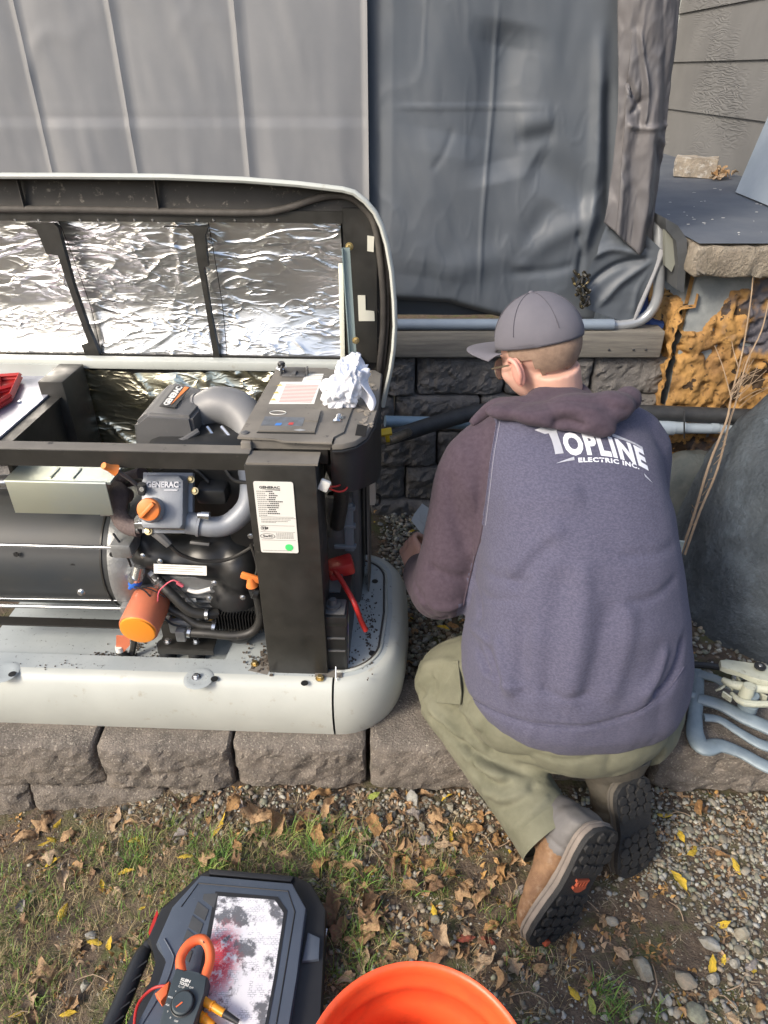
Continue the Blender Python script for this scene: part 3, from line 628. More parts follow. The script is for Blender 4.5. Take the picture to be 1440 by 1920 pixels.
# --- base: swept profile round the plan outline
def plan(off, n=10):
    """outline of the base seen from above, counter-clockwise from the front left; off moves it inwards"""
    L_, Wd, rf, rb = 1.22, .62, .17, .15
    pts = [(-L_ + off, off), (-.60, off), (-.24, off)]
    def arc(cx, cy, r, a0, a1):
        return [(cx + (r - off) * math.cos(a0 + (a1 - a0) * k / n), cy + (r - off) * math.sin(a0 + (a1 - a0) * k / n)) for k in range(n + 1)]
    pts += arc(-rf - .015, rf, rf, -math.pi / 2, 0); pts += [(-.008 - off, .30)]; pts += arc(-rb - .015, Wd - rb, rb, 0, math.pi / 2); pts += [(-.6, Wd - off), (-L_ + off, Wd - off)]
    return pts
prof = [(-.004, .0), (-.014, .03), (-.022, .09), (-.016, .14), (-.004, .168), (.006, .183), (.018, .190), (.030, .191)]
def sweep(prof, i0, i1):
    s = MB(); rows = [plan(o)[i0:i1] for o, z in prof]; n = len(rows[0])
    s.v = [(p[0], p[1], z) for row, (o, z) in zip(rows, prof) for p in row]
    s.f = [(j * n + i, j * n + i + 1, (j + 1) * n + i + 1, (j + 1) * n + i) for j in range(len(prof) - 1) for i in range(n - 1)]; s.m = [0] * len(s.f); return s
# the seam between front skirt and corner piece sits at x = -0.19
N_ = len(plan(0))
P_front = MB(); rows = [[(-1.22, plan(o)[0][1]), (-.8, o), (-.4, o), (-.1908, o)] for o, z in prof]
P_front.v = [(p[0], p[1] , z) for row, (o, z) in zip(rows, prof) for p in row]; P_front.f = [(j * 4 + i, j * 4 + i + 1, (j + 1) * 4 + i + 1, (j + 1) * 4 + i) for j in range(len(prof) - 1) for i in range(3)]; P_front.m = [0] * len(P_front.f)
obj('front_skirt', P_front, m_pale, gen)
s = sweep(prof, 3, N_); rows = len(prof)
base_c = obj('corner_skirt', s, m_pale, gen)
s = MB(); s.prism([(-1.22, .62), (-1.22, .004), (-.20, .004), (-.2, .62)], 0, .06); obj('underside', s, m_black, gen, smooth=0)
# top deck with sunken pan: deck ring then pan floor
inn = plan(.030)
def deck():
    s = MB()
    # front strip (wide lip in front of the pan)
    s.add([(-1.22, .030, .191), (-.19, .030, .191), (-.19, .088, .187), (-1.22, .088, .187)], [(0, 1, 2, 3)])
    s.add([(-1.22, .088, .187), (-.50, .088, .187), (-.50, .094, .160), (-1.22, .094, .160)], [(0, 1, 2, 3)])
    s.add([(-1.22, .094, .160), (-.50, .094, .160), (-.47, .58, .160), (-1.22, .58, .160)], [(0, 1, 2, 3)])
    s.add([(-.50, .094, .160), (-.50, .088, .187), (-.455, .12, .187), (-.455, .58, .187), (-.47, .58, .160)], [(0, 1, 2, 3, 4)])
    s.add([(-.50, .088, .187), (-.19, .088, .187), (-.19, .58, .187), (-.455, .58, .187), (-.455, .12, .187)], [(0, 1, 2, 3, 4)])
    ring = [p for p in inn if p[0] > -.2][:]
    pts = [(-.19, .030)] + [p for p in inn[3:-2] if p[0] > -.19] + [(-.19, .59)]
    s.add([(p[0], p[1], .191 if i < 2 else .191) for i, p in enumerate(pts)], [tuple(range(len(pts)))])
    s.add([(-1.22, .58, .187), (-.19, .58, .187), (-.19, .59, .187), (-1.22, .59, .187)], [(0, 1, 2, 3)]); return s
obj('base_deck', deck(), m_pan, gen, smooth=0)
# raised bead round the right-hand end
bead = [(p[0], p[1], .193) for p in plan(.048) if p[0] > -.19]; s = MB(); s.tube(bead, .0045, 8); obj('bead', s, m_pale, gen)
bead = [(p[0], p[1], .192) for p in plan(.056) if p[0] > -.19]; s = MB(); s.tube(bead, .003, 6); obj('drip_seal', s, m_rubber, gen)
s = MB(); c = g(372, 1272, z=.192); s.lathe([(.04, .0), (.030, .0025), (.022, .0005)], 24, Matrix.Translation(c)); s.lathe([(.04, .0), (.030, .0025), (.022, .0005)], 24, Matrix.Translation(g(8, 1260, z=.191)))
obj('mounting_boss', s, m_pan, gen)
bolt(g(368, 1270, z=.193), (0, 0, 1), .0085, gen, m_steel); bolt(g(152, 1110, z=.6), (0, -1, .2), .006, gen, m_steel)
s = MB()
for (u, v) in [(402, 1273), (23, 1264), (571, 1281), (703, 1090), (698, 1225)]: s.lathe([(.010, 0), (.010, .001)], 14, Matrix.Translation(g(u, v, z=.1925)))
obj('drain_hole', s, m_black, gen)
# dirt grains and small debris on deck, one counted mass
s = MB()
def debris(u0, v0, su, sv, n, z=.192, r=(.0012, .0035)):
    for _ in range(n):
        p = g(random.gauss(u0, su), random.gauss(v0, sv), z=z); q = random.uniform(*r)
        if p.x > -.05 or p.y < .02: continue
        s.box(p.x - q, p.x + q, p.y - q, p.y + q * random.uniform(.5, 1), z - .001, z + q, T=Matrix.Translation(p * 0))
debris(694, 1180, 7, 40, 90, r=(.001, .0026)); debris(675, 1130, 12, 40, 60, r=(.001, .002)); debris(658, 1235, 10, 12, 30, r=(.001, .0025)); debris(220, 1228, 35, 3, 60, .162, (.001, .0025)); debris(255, 1215, 30, 12, 50, .162, (.001, .0025))
debris(90, 1250, 60, 5, 16, r=(.0007, .0016)); debris(495, 1240, 10, 12, 40, .19, (.002, .0045)); debris(470, 1225, 12, 10, 20)
obj('deck_grit', s, mat('grit', (.05, .042, .035), (.12, .10, .08), scale=80, rough=.95), gen, smooth=0, kind='stuff')

# --- rear wall with foil and top rim
s = MB(); s.box(-1.22, -.19, .585, .625, .845, .872, bev=.004); obj('rear_rim', s, m_pale, gen)
s = MB(); s.box(-1.22, -.12, .600, .615, .16, .850); obj('rear_panel', s, m_bsteel, gen, smooth=0)
def foil_rear(a, b):
    x = -.965 + .62 * a; z = .30 + .545 * b; return (x, .585 - .018 * math.sin(a * 3.1) - .010 * math.sin(b * 7 + a * 5), z)
s = MB(); s.grid(foil_rear, 90, 90); V = s.arr(); W2 = V @ np.array([[.88, 0, .47], [0, 1, 0], [-.47, 0, .88]]) * [1, 1, 2.6]; V[:, 1] += vnoise(W2, 6, 3, 1) * .016 - np.clip(1 - np.abs(vnoise(W2, 7, 5, 2)) * 7, 0, 1) ** 1.5 * .012; s.v = [tuple(p) for p in V]
obj('foil_liner', s, m_foil2, gen, smooth=180)
# left bulkhead and shelf
xb = g(90, 715, y=.5).x
s = MB(); s.box(-1.02, -.95, .44, .58, .30, .862, bev=.003); obj('bulkhead_post', s, m_bsteel, gen)
s = MB(); s.box(-.985, -.975, .15, .46, .64, .812); s.box(-1.02, -.965, .08, .56, .812, .818); obj('bulkhead', s, m_bsteel, gen, smooth=0)
bolt(g(82, 725, z=.82), (0, 0, 1), .007, gen, m_steel); bolt(g(37, 757, z=.82), (0, 0, 1), .007, gen, m_steel)
s = MB(); s.box(-1.40, -1.0, .12, .575, .819, .824); obj('side_tray', s, mat('lavender_plate', (.50, .50, .56), (.42, .44, .52), scale=6, rough=.3, metal=.5), gen, smooth=0)
s = MB(); s.box(-1.22, -1.0, .575, .583, .822, .86); obj('side_tray_lip', s, m_pale, gen, smooth=0)
# front cross bar
s = MB(); s.box(-1.22, -.36, .078, .116, .838, .846, bev=.001); obj('cross_bar', s, m_dusty, gen, smooth=0)
s = MB(); s.box(-1.22, -.362, .074, .078, .803, .845); obj('cross_bar_flange', s, m_bsteel, gen, smooth=0)
# --- alternator barrel, end bell, tie rods
ca = Vector((0, .30, .415)); ra = .168
s = MB(); T = axisT((-1.22, ca.y, ca.z), (1, 0, 0)); s.lathe([(ra, 0), (ra, .43)], 64, T); alt = obj('alternator', s, m_alt, gen)
s = MB()
for a in (0.15, ): s.lathe([(ra + .003, .405), (ra + .003, .41)], 64, T)
s.box(-1.22, -.79, ca.y - ra - .012, ca.y - ra + .02, ca.z - .155, ca.z - .150); obj('alternator_band', s, m_bsteel, alt)
for du, dv in ((30, 1040), (62, 1060), (137, 1061), (210, 1040)):
    p = g(du, dv, y=.14); s = MB(); s.lathe([(.007, 0), (.007, .003)], 12, axisT((p.x, .142, p.z), (0, -1, .2))); obj('plug', s, m_black, alt)
s = MB(); T = axisT((-.79, ca.y, ca.z), (1, 0, 0)); s.lathe([(.02, 0), (ra + .012, .0), (ra + .014, .012), (ra + .006, .05), (.13, .09)], 64, T); obj('end_bell', s, m_alu, gen)
for (u0, v0, u1, v1, yy, rr) in [(0, 1021, 218, 1027, .115, .0052), (0, 1135, 236, 1141, .125, .0055), (0, 1122, 232, 1126, .15, .002)]:
    p0 = g(-60, v0 - 1, y=yy); p1 = g(u1, v1, y=yy); s = MB(); s.tube([p0, p1], rr, 12); obj('tie_rod', s, m_steel, gen)
s = MB(); p = g(226, 1027, y=.12); s.box(p.x - .02, p.x + .035, .10, .2, p.z - .022, p.z + .022, bev=.008); p = g(236, 1141, y=.12); s.box(p.x - .012, p.x + .012, .11, .17, p.z - .012, p.z + .012, bev=.003); obj('rod_lug', s, m_alu, gen)
# --- galvanised heat shield box
s = MB(); A = [g(16, 868, y=.14), g(206, 872, y=.14), g(186, 905, y=.095), g(14, 898, y=.095)]
x0, x1 = g(14, 898, y=.095).x, g(187, 905, y=.095).x; zt = g(100, 900, y=.095).z; zb = g(100, 958, y=.095).z
s.box(x0, x1 + .02, .082, .086, zb, zt, bev=.001); s.box(x0 - .004, x1 + .03, .086, .24, zt - .004, zt + .002)
for k in range(2): s.box(x0 + .10 + .055 * k, x0 + .106 + .055 * k, .10, .15, zt + .002, zt + .005, bev=.001)
s.tube([(x0 - .002, .086, zt), (x1 + .02, .086, zt)], .004, 8)
hs = obj('heat_shield', s, m_zinc, gen, smooth=30)
s = MB(); s.tube([g(-40, 905, y=.28), g(20, 903, y=.28), g(60, 903, y=.3)], .021, 14); obj('exhaust_stub', s, m_steel, gen)
# exhaust elbows
s = MB(); s.tube([g(185, 925, y=.30), g(212, 898, y=.30), g(238, 930, y=.22), g(218, 925, y=.18), g(222, 962, y=.14), g(236, 985, y=.12), g(262, 992, y=.11)][2:], .021, 16, smooth=6)
obj('exhaust_elbow', s, m_brown, gen)
s = MB(); s.tube([g(165, 900, y=.33), g(205, 912, y=.26), g(226, 925, y=.19), g(222, 960, y=.145), g(238, 984, y=.12), g(262, 991, y=.11)], .0215, 16, smooth=6); s.tube([g(180, 895, y=.30), g(230, 900, y=.26), g(268, 890, y=.24)], .021, 14, smooth=4)
obj('exhaust_elbow', s, m_brown, gen)
s = MB(); s.tube([g(250, 993, y=.105), g(262, 990, y=.105)], .0135, 14); obj('pipe_flange', s, m_alu, gen)
s = MB(); s.box(g(190, 945, y=.24).x, g(240, 945, y=.24).x, .22, .25, g(200, 960, y=.24).z, g(200, 935, y=.24).z); obj('gasket_plate', s, m_foil, gen)
# --- engine
m_housing = m_black
s = MB()
def gb(u, v, y, rx, ry, rz): p = g(u, v, y=y); s.ball(p, (rx, ry, rz), 16)
gb(300, 1030, .20, .085, .075, .05); gb(345, 1035, .21, .10, .08, .055); gb(400, 1035, .22, .10, .09, .07); gb(455, 1050, .22, .07, .10, .09)
gb(445, 1110, .21, .085, .09, .10); gb(455, 1160, .21, .06, .09, .055); gb(430, 1010, .24, .07, .08, .055); gb(280, 1010, .21, .045, .06, .045)
hm_ = remesh(s, .008, 8); blower = obj('blower_housing', hm_, m_housing, gen, smooth=180)
bolt(g(402, 1093, y=.125), (0, -1, .2), .006, gen, m_steel)
s = MB(); s.box(g(290, 0, y=.2).x if 0 else -.70, -.50, .16, .40, .23, .42, bev=.01)
for k in range(7): zz = .375 - .018 * k; s.box(-.675, -.485, .148 - .003 * (k % 2), .165, zz, zz + .007, bev=.002)
obj('crankcase', s, m_alu, gen)
s = MB(); s.box(-.66, -.40, .20, .45, .55, .80, bev=.03); s.box(-.47, -.36, .18, .42, .3, .62, bev=.02); obj('engine_shroud', s, m_black, gen)
s = MB(); a = g(365, 915, y=.16); b = g(420, 945, y=.16); s.box(a.x, b.x + .01, .15, .30, b.z, a.z, bev=.012); obj('coil_cover', s, m_black, gen)
# valve cover
vc = MB(); a = g(277, 905, y=.135); b = g(352, 985, y=.10)
T = frame_pts(g(314, 943, y=.12), (1, .03, 0), (0, .55, .83))
vc.box(-.062, .062, -.075, .075, -.02, .0, bev=.002, T=T); vc.prism([(-.044, -.064), (.044, -.064), (.052, -.054), (.052, .054), (.040, .066), (-.040, .066), (-.052, .054), (-.052, -.054)], .0, .042, T=T, bev=.010)
valve = obj('valve_cover', vc, m_cover, gen)
text_o = text_mb('GENERAC', .03, .003, T @ Matrix.Translation((.002, .043, .0438)), bold=.0012, fit=(.078, .015)); text_o.box(.006, .038, .028, .031, .042, .045, T=T)
obj('raised_lettering', text_o, mat('cover_letters', (.40, .42, .46), rough=.4, metal=.2), valve, smooth=0)
s = MB(); s.lathe([(.029, 0), (.029, .028), (.024, .034)], 24, T @ Matrix.Translation((-.020, -.016, .036)) @ Matrix.Rotation(R(12), 4, 'X')); obj('filler_neck', s, m_cover, gen)
s = MB(); TT = T @ Matrix.Translation((-.020, -.016, .066)) @ Matrix.Rotation(R(12), 4, 'X'); s.lathe([(.026, 0), (.0275, .006), (.0265, .014), (.022, .016)], 24, TT); s.box(-.024, .024, -.005, .005, .014, .026, bev=.003, T=TT @ Matrix.Rotation(.8, 4, 'Z'))
obj('oil_cap', s, m_or, gen)
for dx, dy in ((.058, .058), (.068, .030), (.052, -.060), (-.045, -.070)): bolt(T @ Vector((dx, dy, .002)), T.to_3x3() @ Vector((0, 0, 1)), .0065, gen)
# lifting bracket under the cover
s = MB(); a = g(255, 975, y=.085); s.box(g(255, 990, y=.09).x, g(352, 990, y=.09).x, .082, .087, g(300, 992, y=.085).z, g(300, 982, y=.085).z, bev=.001); s.box(g(258, 990, y=.09).x, g(350, 990, y=.09).x, .086, .12, g(300, 984, y=.085).z, g(300, 982, y=.085).z + .002)
s.lathe([(.011, 0), (.019, .0), (.019, .004), (.011, .004), (.011, 0)], 24, axisT(g(267, 977, y=.09), (0, -1, .3)), cap=False); obj('lifting_bracket', s, m_steel, gen)
# dipstick
s = MB(); s.tube([g(216, 880, y=.06), g(245, 900, y=.09), g(264, 916, y=.11)], .005, 8); obj('dipstick_tube', s, m_grey, gen)
s = MB(); s.tube([g(194, 873, y=.04), g(204, 877, y=.05), g(218, 882, y=.058)], [.008, .0125, .0085, .0095, .014], 10); obj('dipstick_handle', s, m_or, gen)
s = MB(); s.tube([g(265, 908, y=.10), g(267, 925, y=.10)], .011, 8); s.lathe([(.010, 0), (.010, .006)], 14, axisT(g(266, 917, y=.088), (0, -1, .3))); obj('dipstick_clip', s, m_black, gen)
lathe_at(g(266, 917, y=.08), (0, -1, .3), [(.006, 0), (.006, .003)], m_steel, 'clip_screw', gen, n=12)
# intake manifold pipe
s = MB(); s.tube([g(362, 982, y=.10), g(395, 988, y=.10), g(430, 982, y=.11), g(462, 952, y=.13), g(470, 915, y=.17), g(463, 880, y=.22), g(445, 868, y=.26)], [.024, .0255, .027, .027, .026, .024], 20, smooth=6); obj('intake_pipe', s, m_cover, gen)
s = MB(); s.tube([g(352, 980, y=.10), g(372, 983, y=.10)], .028, 18); s.tube([g(372, 983, y=.10), g(377, 984, y=.10)], .031, 18); obj('manifold_flange', s, m_cover, gen)
s = MB(); s.tube([g(378, 966, y=.085), g(393, 967, y=.085)], .010, 12); s.tube([g(372, 966, y=.085), g(380, 966, y=.085)], .008, 12); obj('clamp_screw', s, m_steel, gen)
# air cleaner box with sticker
T = frame_pts(g(322, 775, y=.28), (1, .03, .02), (-.12, .45, .88))
s = MB(); P1 = lambda u, v: g(u, v, y=.26)
front = [P1(250, 795), P1(253, 841), P1(330, 835), P1(383, 815), P1(392, 790), P1(388, 770), P1(330, 782), P1(272, 782)]
def loft(rings, cap=True):
    q = MB(); n = len(rings[0]); q.v = [tuple(p) for r in rings for p in r]
    q.f = [(j * n + i, j * n + (i + 1) % n, (j + 1) * n + (i + 1) % n, (j + 1) * n + i) for j in range(len(rings) - 1) for i in range(n)]
    if cap: q.f += [tuple(range(n))[::-1], tuple((len(rings) - 1) * n + k for k in range(n))]
    q.m = [0] * len(q.f); return q
# box body: lower front wall and sloped top
fr = [P1(250, 800), P1(256, 843), P1(352, 843), P1(345, 785), P1(272, 783)]
body = [Vector((-.715, .25, .735)), Vector((-.56, .25, .735)), Vector((-.50, .27, .78)), Vector((-.50, .27, .81)), Vector((-.57, .25, .815)), Vector((-.69, .25, .815)), Vector((-.72, .26, .79))]
T0 = [g(250, 795, y=.24), g(254, 845, y=.24), g(300, 842, y=.24), g(368, 824, y=.25), g(358, 782, y=.25), g(274, 776, y=.25)]
T1 = [g(294, 742, y=.40), g(300, 790, y=.40), g(330, 800, y=.42), g(392, 790, y=.42), g(398, 736, y=.42), g(322, 716, y=.42)]
T2 = [g(310, 740, y=.46), g(310, 780, y=.46), g(330, 790, y=.47), g(385, 780, y=.47), g(385, 735, y=.47), g(330, 720, y=.47)]
q = loft([T0, T1, T2]); bm = bmesh.new()
vv = [bm.verts.new(p) for p in q.v]; [bm.faces.new([vv[i] for i in f]) for f in q.f]; bmesh.ops.recalc_face_normals(bm, faces=bm.faces); bmesh.ops.bevel(bm, geom=bm.edges[:], offset=.008, segments=2, affect='EDGES', clamp_overlap=True)
s = MB(); s.addbm(bm); abox = obj('air_cleaner_box', s, m_grey, gen, smooth=50)
s = MB(); s.tube([g(252, 845, y=.235), g(290, 842, y=.235), g(345, 825, y=.235), g(372, 808, y=.26)], .008, 8); obj('box_flange', s, m_grey, gen)
# sticker on the sloping top
nrm = ((T1[5] - T0[5]).cross(T0[4] - T0[5])).normalized()
if nrm.z < 0: nrm = -nrm
tl = T0[5].lerp(T1[5], .15); du = (T0[4] - T0[5]); dvv = (T1[5] - T0[5])
Ts = frame_pts(T0[5] + dvv * .52 + du * .36 + nrm * .003, dvv, -du)
s = MB(); s.box(-.055, .055, -.020, .020, 0, .0015, T=Ts); st = obj('brand_plate', s, m_black, gen, smooth=0)
obj('brand_lettering', text_mb('GENERAC', .03, .001, Ts @ Matrix.Translation((0, .006, .0025)), bold=.0012, fit=(.098, .017)), m_white, st, smooth=0)
s = MB(); s.prism([(-.045, -.006), (.052, -.006), (.052, -.019)], .0015, .0028, T=Ts); obj('brand_swoosh', s, m_or, st, smooth=0)
# ribbed intake elbow
s = MB(); path = [g(378, 772, y=.36), g(408, 760, y=.36), g(446, 770, y=.35), g(470, 800, y=.32), g(474, 842, y=.28)]
s.tube(path, [.045, .05, .052, .050, .046], 24, smooth=7)
for t_ in (0.0, .28, .55, .9):
    pp = smoothpath(path, 10); i = int(t_ * (len(pp) - 2)); s.tube([pp[i], pp[i] + (pp[i + 1] - pp[i]).normalized() * .007], [.050, .0555, .0555, .05], 24)
obj('intake_elbow', s, mat('intake_grey', (.17, .175, .18), (.21, .21, .21), scale=8, rough=.45), gen)
# carburettor jumble behind the bar
s = MB(); s.tube([g(355, 890, y=.30), g(395, 885, y=.28)], .022, 14); s.tube([g(395, 885, y=.28), g(440, 880, y=.26)], .014, 12); s.tube([g(425, 868, y=.24), g(462, 885, y=.22)], .024, 16)
s.tube([g(380, 880, y=.33), g(410, 810, y=.37)], .02, 12); obj('carburettor', s, m_cover, gen)
s = MB()
for i in range(7):
    a = Vector(g(400 + random.uniform(-15, 20), 870 + random.uniform(-6, 20), y=.235)); s.tube([a, a + Vector((.012, 0, .02)), a + Vector((.02, .01, -.01)), a + Vector((.0, 0, -.03))], .0022, 6, smooth=4)
for (a, b) in (((388, 800), (425, 850)), ((400, 835), (455, 862)), ((415, 800), (440, 830)), ((380, 860), (372, 830))): s.tube([g(*a, y=.28), g(*b, y=.25)], .005, 6)
obj('linkage', s, m_steel, gen)
# sensor connector and lead
s = MB(); s.tube([g(288, 998, y=.09), g(302, 1006, y=.085), g(318, 1022, y=.08)], [.010, .013, .013, .010], 8); obj('sensor_connector', s, m_grey, gen)
s = MB(); s.tube([g(318, 1022, y=.08), g(340, 1040, y=.085), g(380, 1052, y=.10), g(430, 1048, y=.12), g(478, 1022, y=.14)], .0048, 8, smooth=6); s.tube([g(268, 988, y=.10), g(290, 1000, y=.09)], .006, 8); obj('sensor_lead', s, m_hose, gen)
s = MB(); T = frame_pts(g(338, 1068, y=.118), (1, 0, -.02), (-.35, .35, .85)); s.box(-.070, .070, -.013, .013, 0, .001, T=T); lb = obj('housing_label', s, m_white, gen, smooth=0)
s = MB(); [s.box(-.06, .06 - .02 * (k % 2), .007 - .006 * k, .0085 - .006 * k, .001, .0016, T=T) for k in range(3)]; obj('label_print', s, m_inkl, lb, smooth=0)
# oil filter
p0 = g(260, 1178, y=.030); p1 = g(286, 1122, y=.135); ax = (p0 - p1).normalized(); Lf = (p0 - p1).length
s = MB(); s.lathe([(.046, 0), (.052, .008), (.052, Lf), (.050, Lf + .004)], 32, axisT(p1, ax)); flt = obj('oil_filter', s, m_filter, gen)
s = MB(); s.lathe([(.050, Lf + .002), (.046, Lf + .006), (.046, Lf + .010), (.038, Lf + .012)], 32, axisT(p1, ax)); obj('filter_end', s, mat('filter_orange', (.85, .30, .03), rough=.4), flt)
s = MB(); s.lathe([(.044, -.012), (.048, -.004), (.048, .002)], 32, axisT(p1, ax)); obj('filter_adapter', s, m_alu, gen)
s = MB(); s.prism([(0, 0), (.03, .02), (.045, .05), (.01, .06), (-.012, .02)], 0, .003, T=frame_pts(g(232, 1222, y=.05), (.7, 0, .2), (0, 0, 1))); obj('drip_tab', s, m_filter, gen)
s = MB(); p = g(224, 1216, y=.05); s.tube([p + Vector((0, 0, .008)), p - Vector((0, 0, .009))], .0105, 12); obj('white_plug', s, m_white, gen)
s = MB(); s.tube([g(225, 1222, z=.20), g(240, 1230, z=.175), g(248, 1222, z=.18), g(252, 1200, z=.22)], .009, 8, smooth=4); obj('drain_stub', s, m_hose, gen)
# filler and blue cap
s = MB(); s.tube([g(262, 1062, y=.13), g(257, 1085, y=.12)], [.016, .018], 14); s.tube([g(252, 1088, y=.12), g(256, 1080, y=.12)], .019, 16); obj('pressure_switch', s, m_steel, gen)
s = MB(); s.tube([g(255, 1088, y=.118), g(252, 1097, y=.115)], .017, 14); s.tube([g(250, 1096, y=.112), g(243, 1104, y=.108)], [.008, .005], 8); obj('blue_connector', s, mat('blue_plastic', (.02, .12, .50), rough=.4), gen)
s = MB(); s.tube([g(252, 1100, y=.10), g(272, 1108, y=.095), g(290, 1130, y=.09), g(300, 1140, y=.10)], .0022, 6, smooth=5); s.tube([g(262, 1100, y=.10), g(285, 1106, y=.10), g(310, 1120, y=.10)], .0018, 6, smooth=4); obj('thin_wire', s, m_black, gen)
s = MB(); s.tube([g(296, 1130, y=.09), g(298, 1110, y=.085), g(312, 1095, y=.09), g(326, 1088, y=.09), g(338, 1096, y=.09)], .0020, 6, smooth=5); s.tube([g(332, 1092, y=.088), g(343, 1099, y=.088)], .005, 8); obj('pink_wire', s, mat('pink_wire', (.60, .12, .16), rough=.5), gen)
s = MB(); s.tube([g(352, 1105, y=.10), g(370, 1110, y=.10), g(395, 1104, y=.105)], .006, 8, smooth=4); s.box(0, .03, -.001, .001, 0, .012, T=frame_pts(g(348, 1128, y=.135), (1, 0, 0), (0, 1, 0))); obj('white_wire', s, m_white, gen)
# hoses
def hose(pts, r, nm='hose', m=m_hose): s = MB(); s.tube([g(*p[:2], y=p[2]) for p in pts], r, 12, smooth=6); return obj(nm, s, m, gen)
hose([(288, 1078, .14), (300, 1092, .13), (325, 1118, .11), (355, 1145, .10), (385, 1152, .105), (408, 1150, .12)], .0135)
hose([(296, 1105, .14), (318, 1140, .12), (345, 1155, .11), (372, 1172, .10), (405, 1176, .10)], .011)
hose([(355, 1186, .085), (390, 1188, .08), (440, 1192, .08), (472, 1185, .085), (487, 1165, .09), (487, 1140, .09), (481, 1112, .085)], .0125)
hose([(275, 1120, .16), (300, 1135, .14), (330, 1150, .15)], .010)
for (u, v, y, u2, v2) in [(296, 1090, .13, 302, 1096), (386, 1152, .105, 392, 1152), (398, 1175, .10, 404, 1176), (352, 1185, .085, 358, 1186)]:
    s = MB(); s.tube([g(u, v, y=y), g(u2, v2, y=y)], .0155, 14); obj('hose_clamp', s, m_steel, gen)
s = MB(); s.tube([g(282, 1074, y=.145), g(296, 1089, y=.13)], .0125, 6); obj('hose_barb', s, m_alu, gen)
# drain valve with orange wing cap
s = MB(); s.tube([g(473, 1098, y=.07), g(470, 1083, y=.07)], [.016, .015, .013, .008], 12); pc = g(471, 1083, y=.07)
s.box(-.027, .027, -.005, .005, -.010, .010, bev=.004, T=Matrix.Translation(pc) @ Matrix.Rotation(R(20), 4, 'Y')); obj('drain_cap', s, m_or, gen)
s = MB(); s.tube([g(475, 1102, y=.07), g(479, 1114, y=.075)], .014, 12); s.tube([g(474, 1110, y=.068), g(482, 1112, y=.07)], .017, 12); obj('drain_fitting', s, m_black, gen)
# oil cooler with fins
ck = MB(); cx0, cx1 = g(405, 1160, y=.11).x, g(486, 1160, y=.11).x; cz0, cz1 = g(440, 1183, y=.11).z, g(440, 1135, y=.15).z
ck.box(cx0, cx1 + .03, .13, .19, cz0 - .005, cz1); obj('cooler_core', ck, m_black, gen)
fin = MB(); fin.box(-.0012, .0012, .105, .15, cz0, cz1, bev=0)
fm = mesh_of('fin', fin); fm.materials.append(mat('fin_black', (.035, .035, .035), rough=.35, metal=.6))
nf = 18
for i in range(nf):
    o = bpy.data.objects.new('fin', fm); C.objects.link(o); o.parent = gen; o.location = (cx0 + (cx1 + .02 - cx0) * i / (nf - 1), 0, 0); ROOT[o.name] = GM
# drain block, bracket, rubber mounts
s = MB(); a = g(315, 1160, y=.11); b = g(378, 1186, y=.11); s.box(a.x, b.x, .10, .16, b.z, a.z, bev=.006); s.box(g(330, 0 + 1180, y=.09).x, g(348, 1180, y=.09).x, .075, .11, g(330, 1197, y=.09).z, g(330, 1178, y=.09).z, bev=.004); obj('drain_block', s, m_alu, gen)
bolt(g(326, 1163, y=.115), (0, -.2, 1), .008, gen); bolt(g(395, 1159, y=.115), (0, -.2, 1), .007, gen)
s = MB(); a = g(298, 1207, y=.105); b = g(402, 1212, y=.105); s.box(a.x, b.x, .09, .155, b.z - .004, b.z + .002, bev=.001); s.box(a.x, b.x - .01, .14, .15, b.z, b.z + .05); s.box(a.x, b.x, .088, .092, b.z - .018, b.z); obj('engine_bracket', s, m_bsteel, gen)
zt = b.z - .004
for u in (312, 367):
    p = g(u, 1240, z=.162); s = MB(); s.lathe([(.0235, 0), (.0215, (zt - .162) / 2), (.0235, zt - .162)], 20, Matrix.Translation((p.x, .115, .162))); obj('rubber_mount', s, m_blk, gen)
bolt(g(315, 1203, y=.11), (0, 0, 1), .008, gen, m_steel); bolt(g(368, 1203, y=.11), (0, 0, 1), .008, gen, m_steel)

# further leads, clips and screws of the engine bay
for pts, r_, nm_, m_x in [([(300, 880, .20), (330, 868, .21), (365, 880, .20), (392, 905, .18)], .004, 'wire_loom', m_hose), ([(396, 845, .26), (415, 868, .22), (438, 900, .18), (470, 905, .15)], .005, 'fuel_hose', m_hose),
                        ([(212, 1000, .12), (232, 1030, .11), (246, 1062, .11)], .003, 'thin_wire', m_black), ([(330, 1098, .12), (352, 1120, .11), (372, 1138, .10), (398, 1140, .12)], .0028, 'thin_wire', m_black),
                        ([(300, 1150, .10), (322, 1170, .09), (350, 1176, .09)], .003, 'thin_wire', m_black), ([(400, 850, .25), (428, 842, .24), (452, 856, .22)], .0035, 'thin_wire', m_red),
                        ([(238, 905, .20), (262, 900, .18), (276, 912, .15)], .004, 'wire_loom', m_hose), ([(470, 1020, .12), (482, 1060, .11), (478, 1085, .10)], .004, 'wire_loom', m_hose)]:
    s = MB(); s.tube([g(u, v, y=y) for u, v, y in pts], r_, 8, smooth=5); obj(nm_, s, m_x, gen)
for u, v, y in [(243, 1000, .13), (246, 1100, .13), (470, 1005, .13), (300, 1052, .125), (392, 1122, .12), (455, 1120, .115), (268, 1042, .12)]: bolt(g(u, v, y=y), (0, -1, .25), .0052, gen, m_steel)
s = MB(); s.box(-.0, .05, -.004, .004, 0, .022, bev=.002, T=frame_pts(g(360, 1015, y=.125), (1, 0, -.1), (0, .4, .8))); obj('cable_clip', s, m_grey, gen)
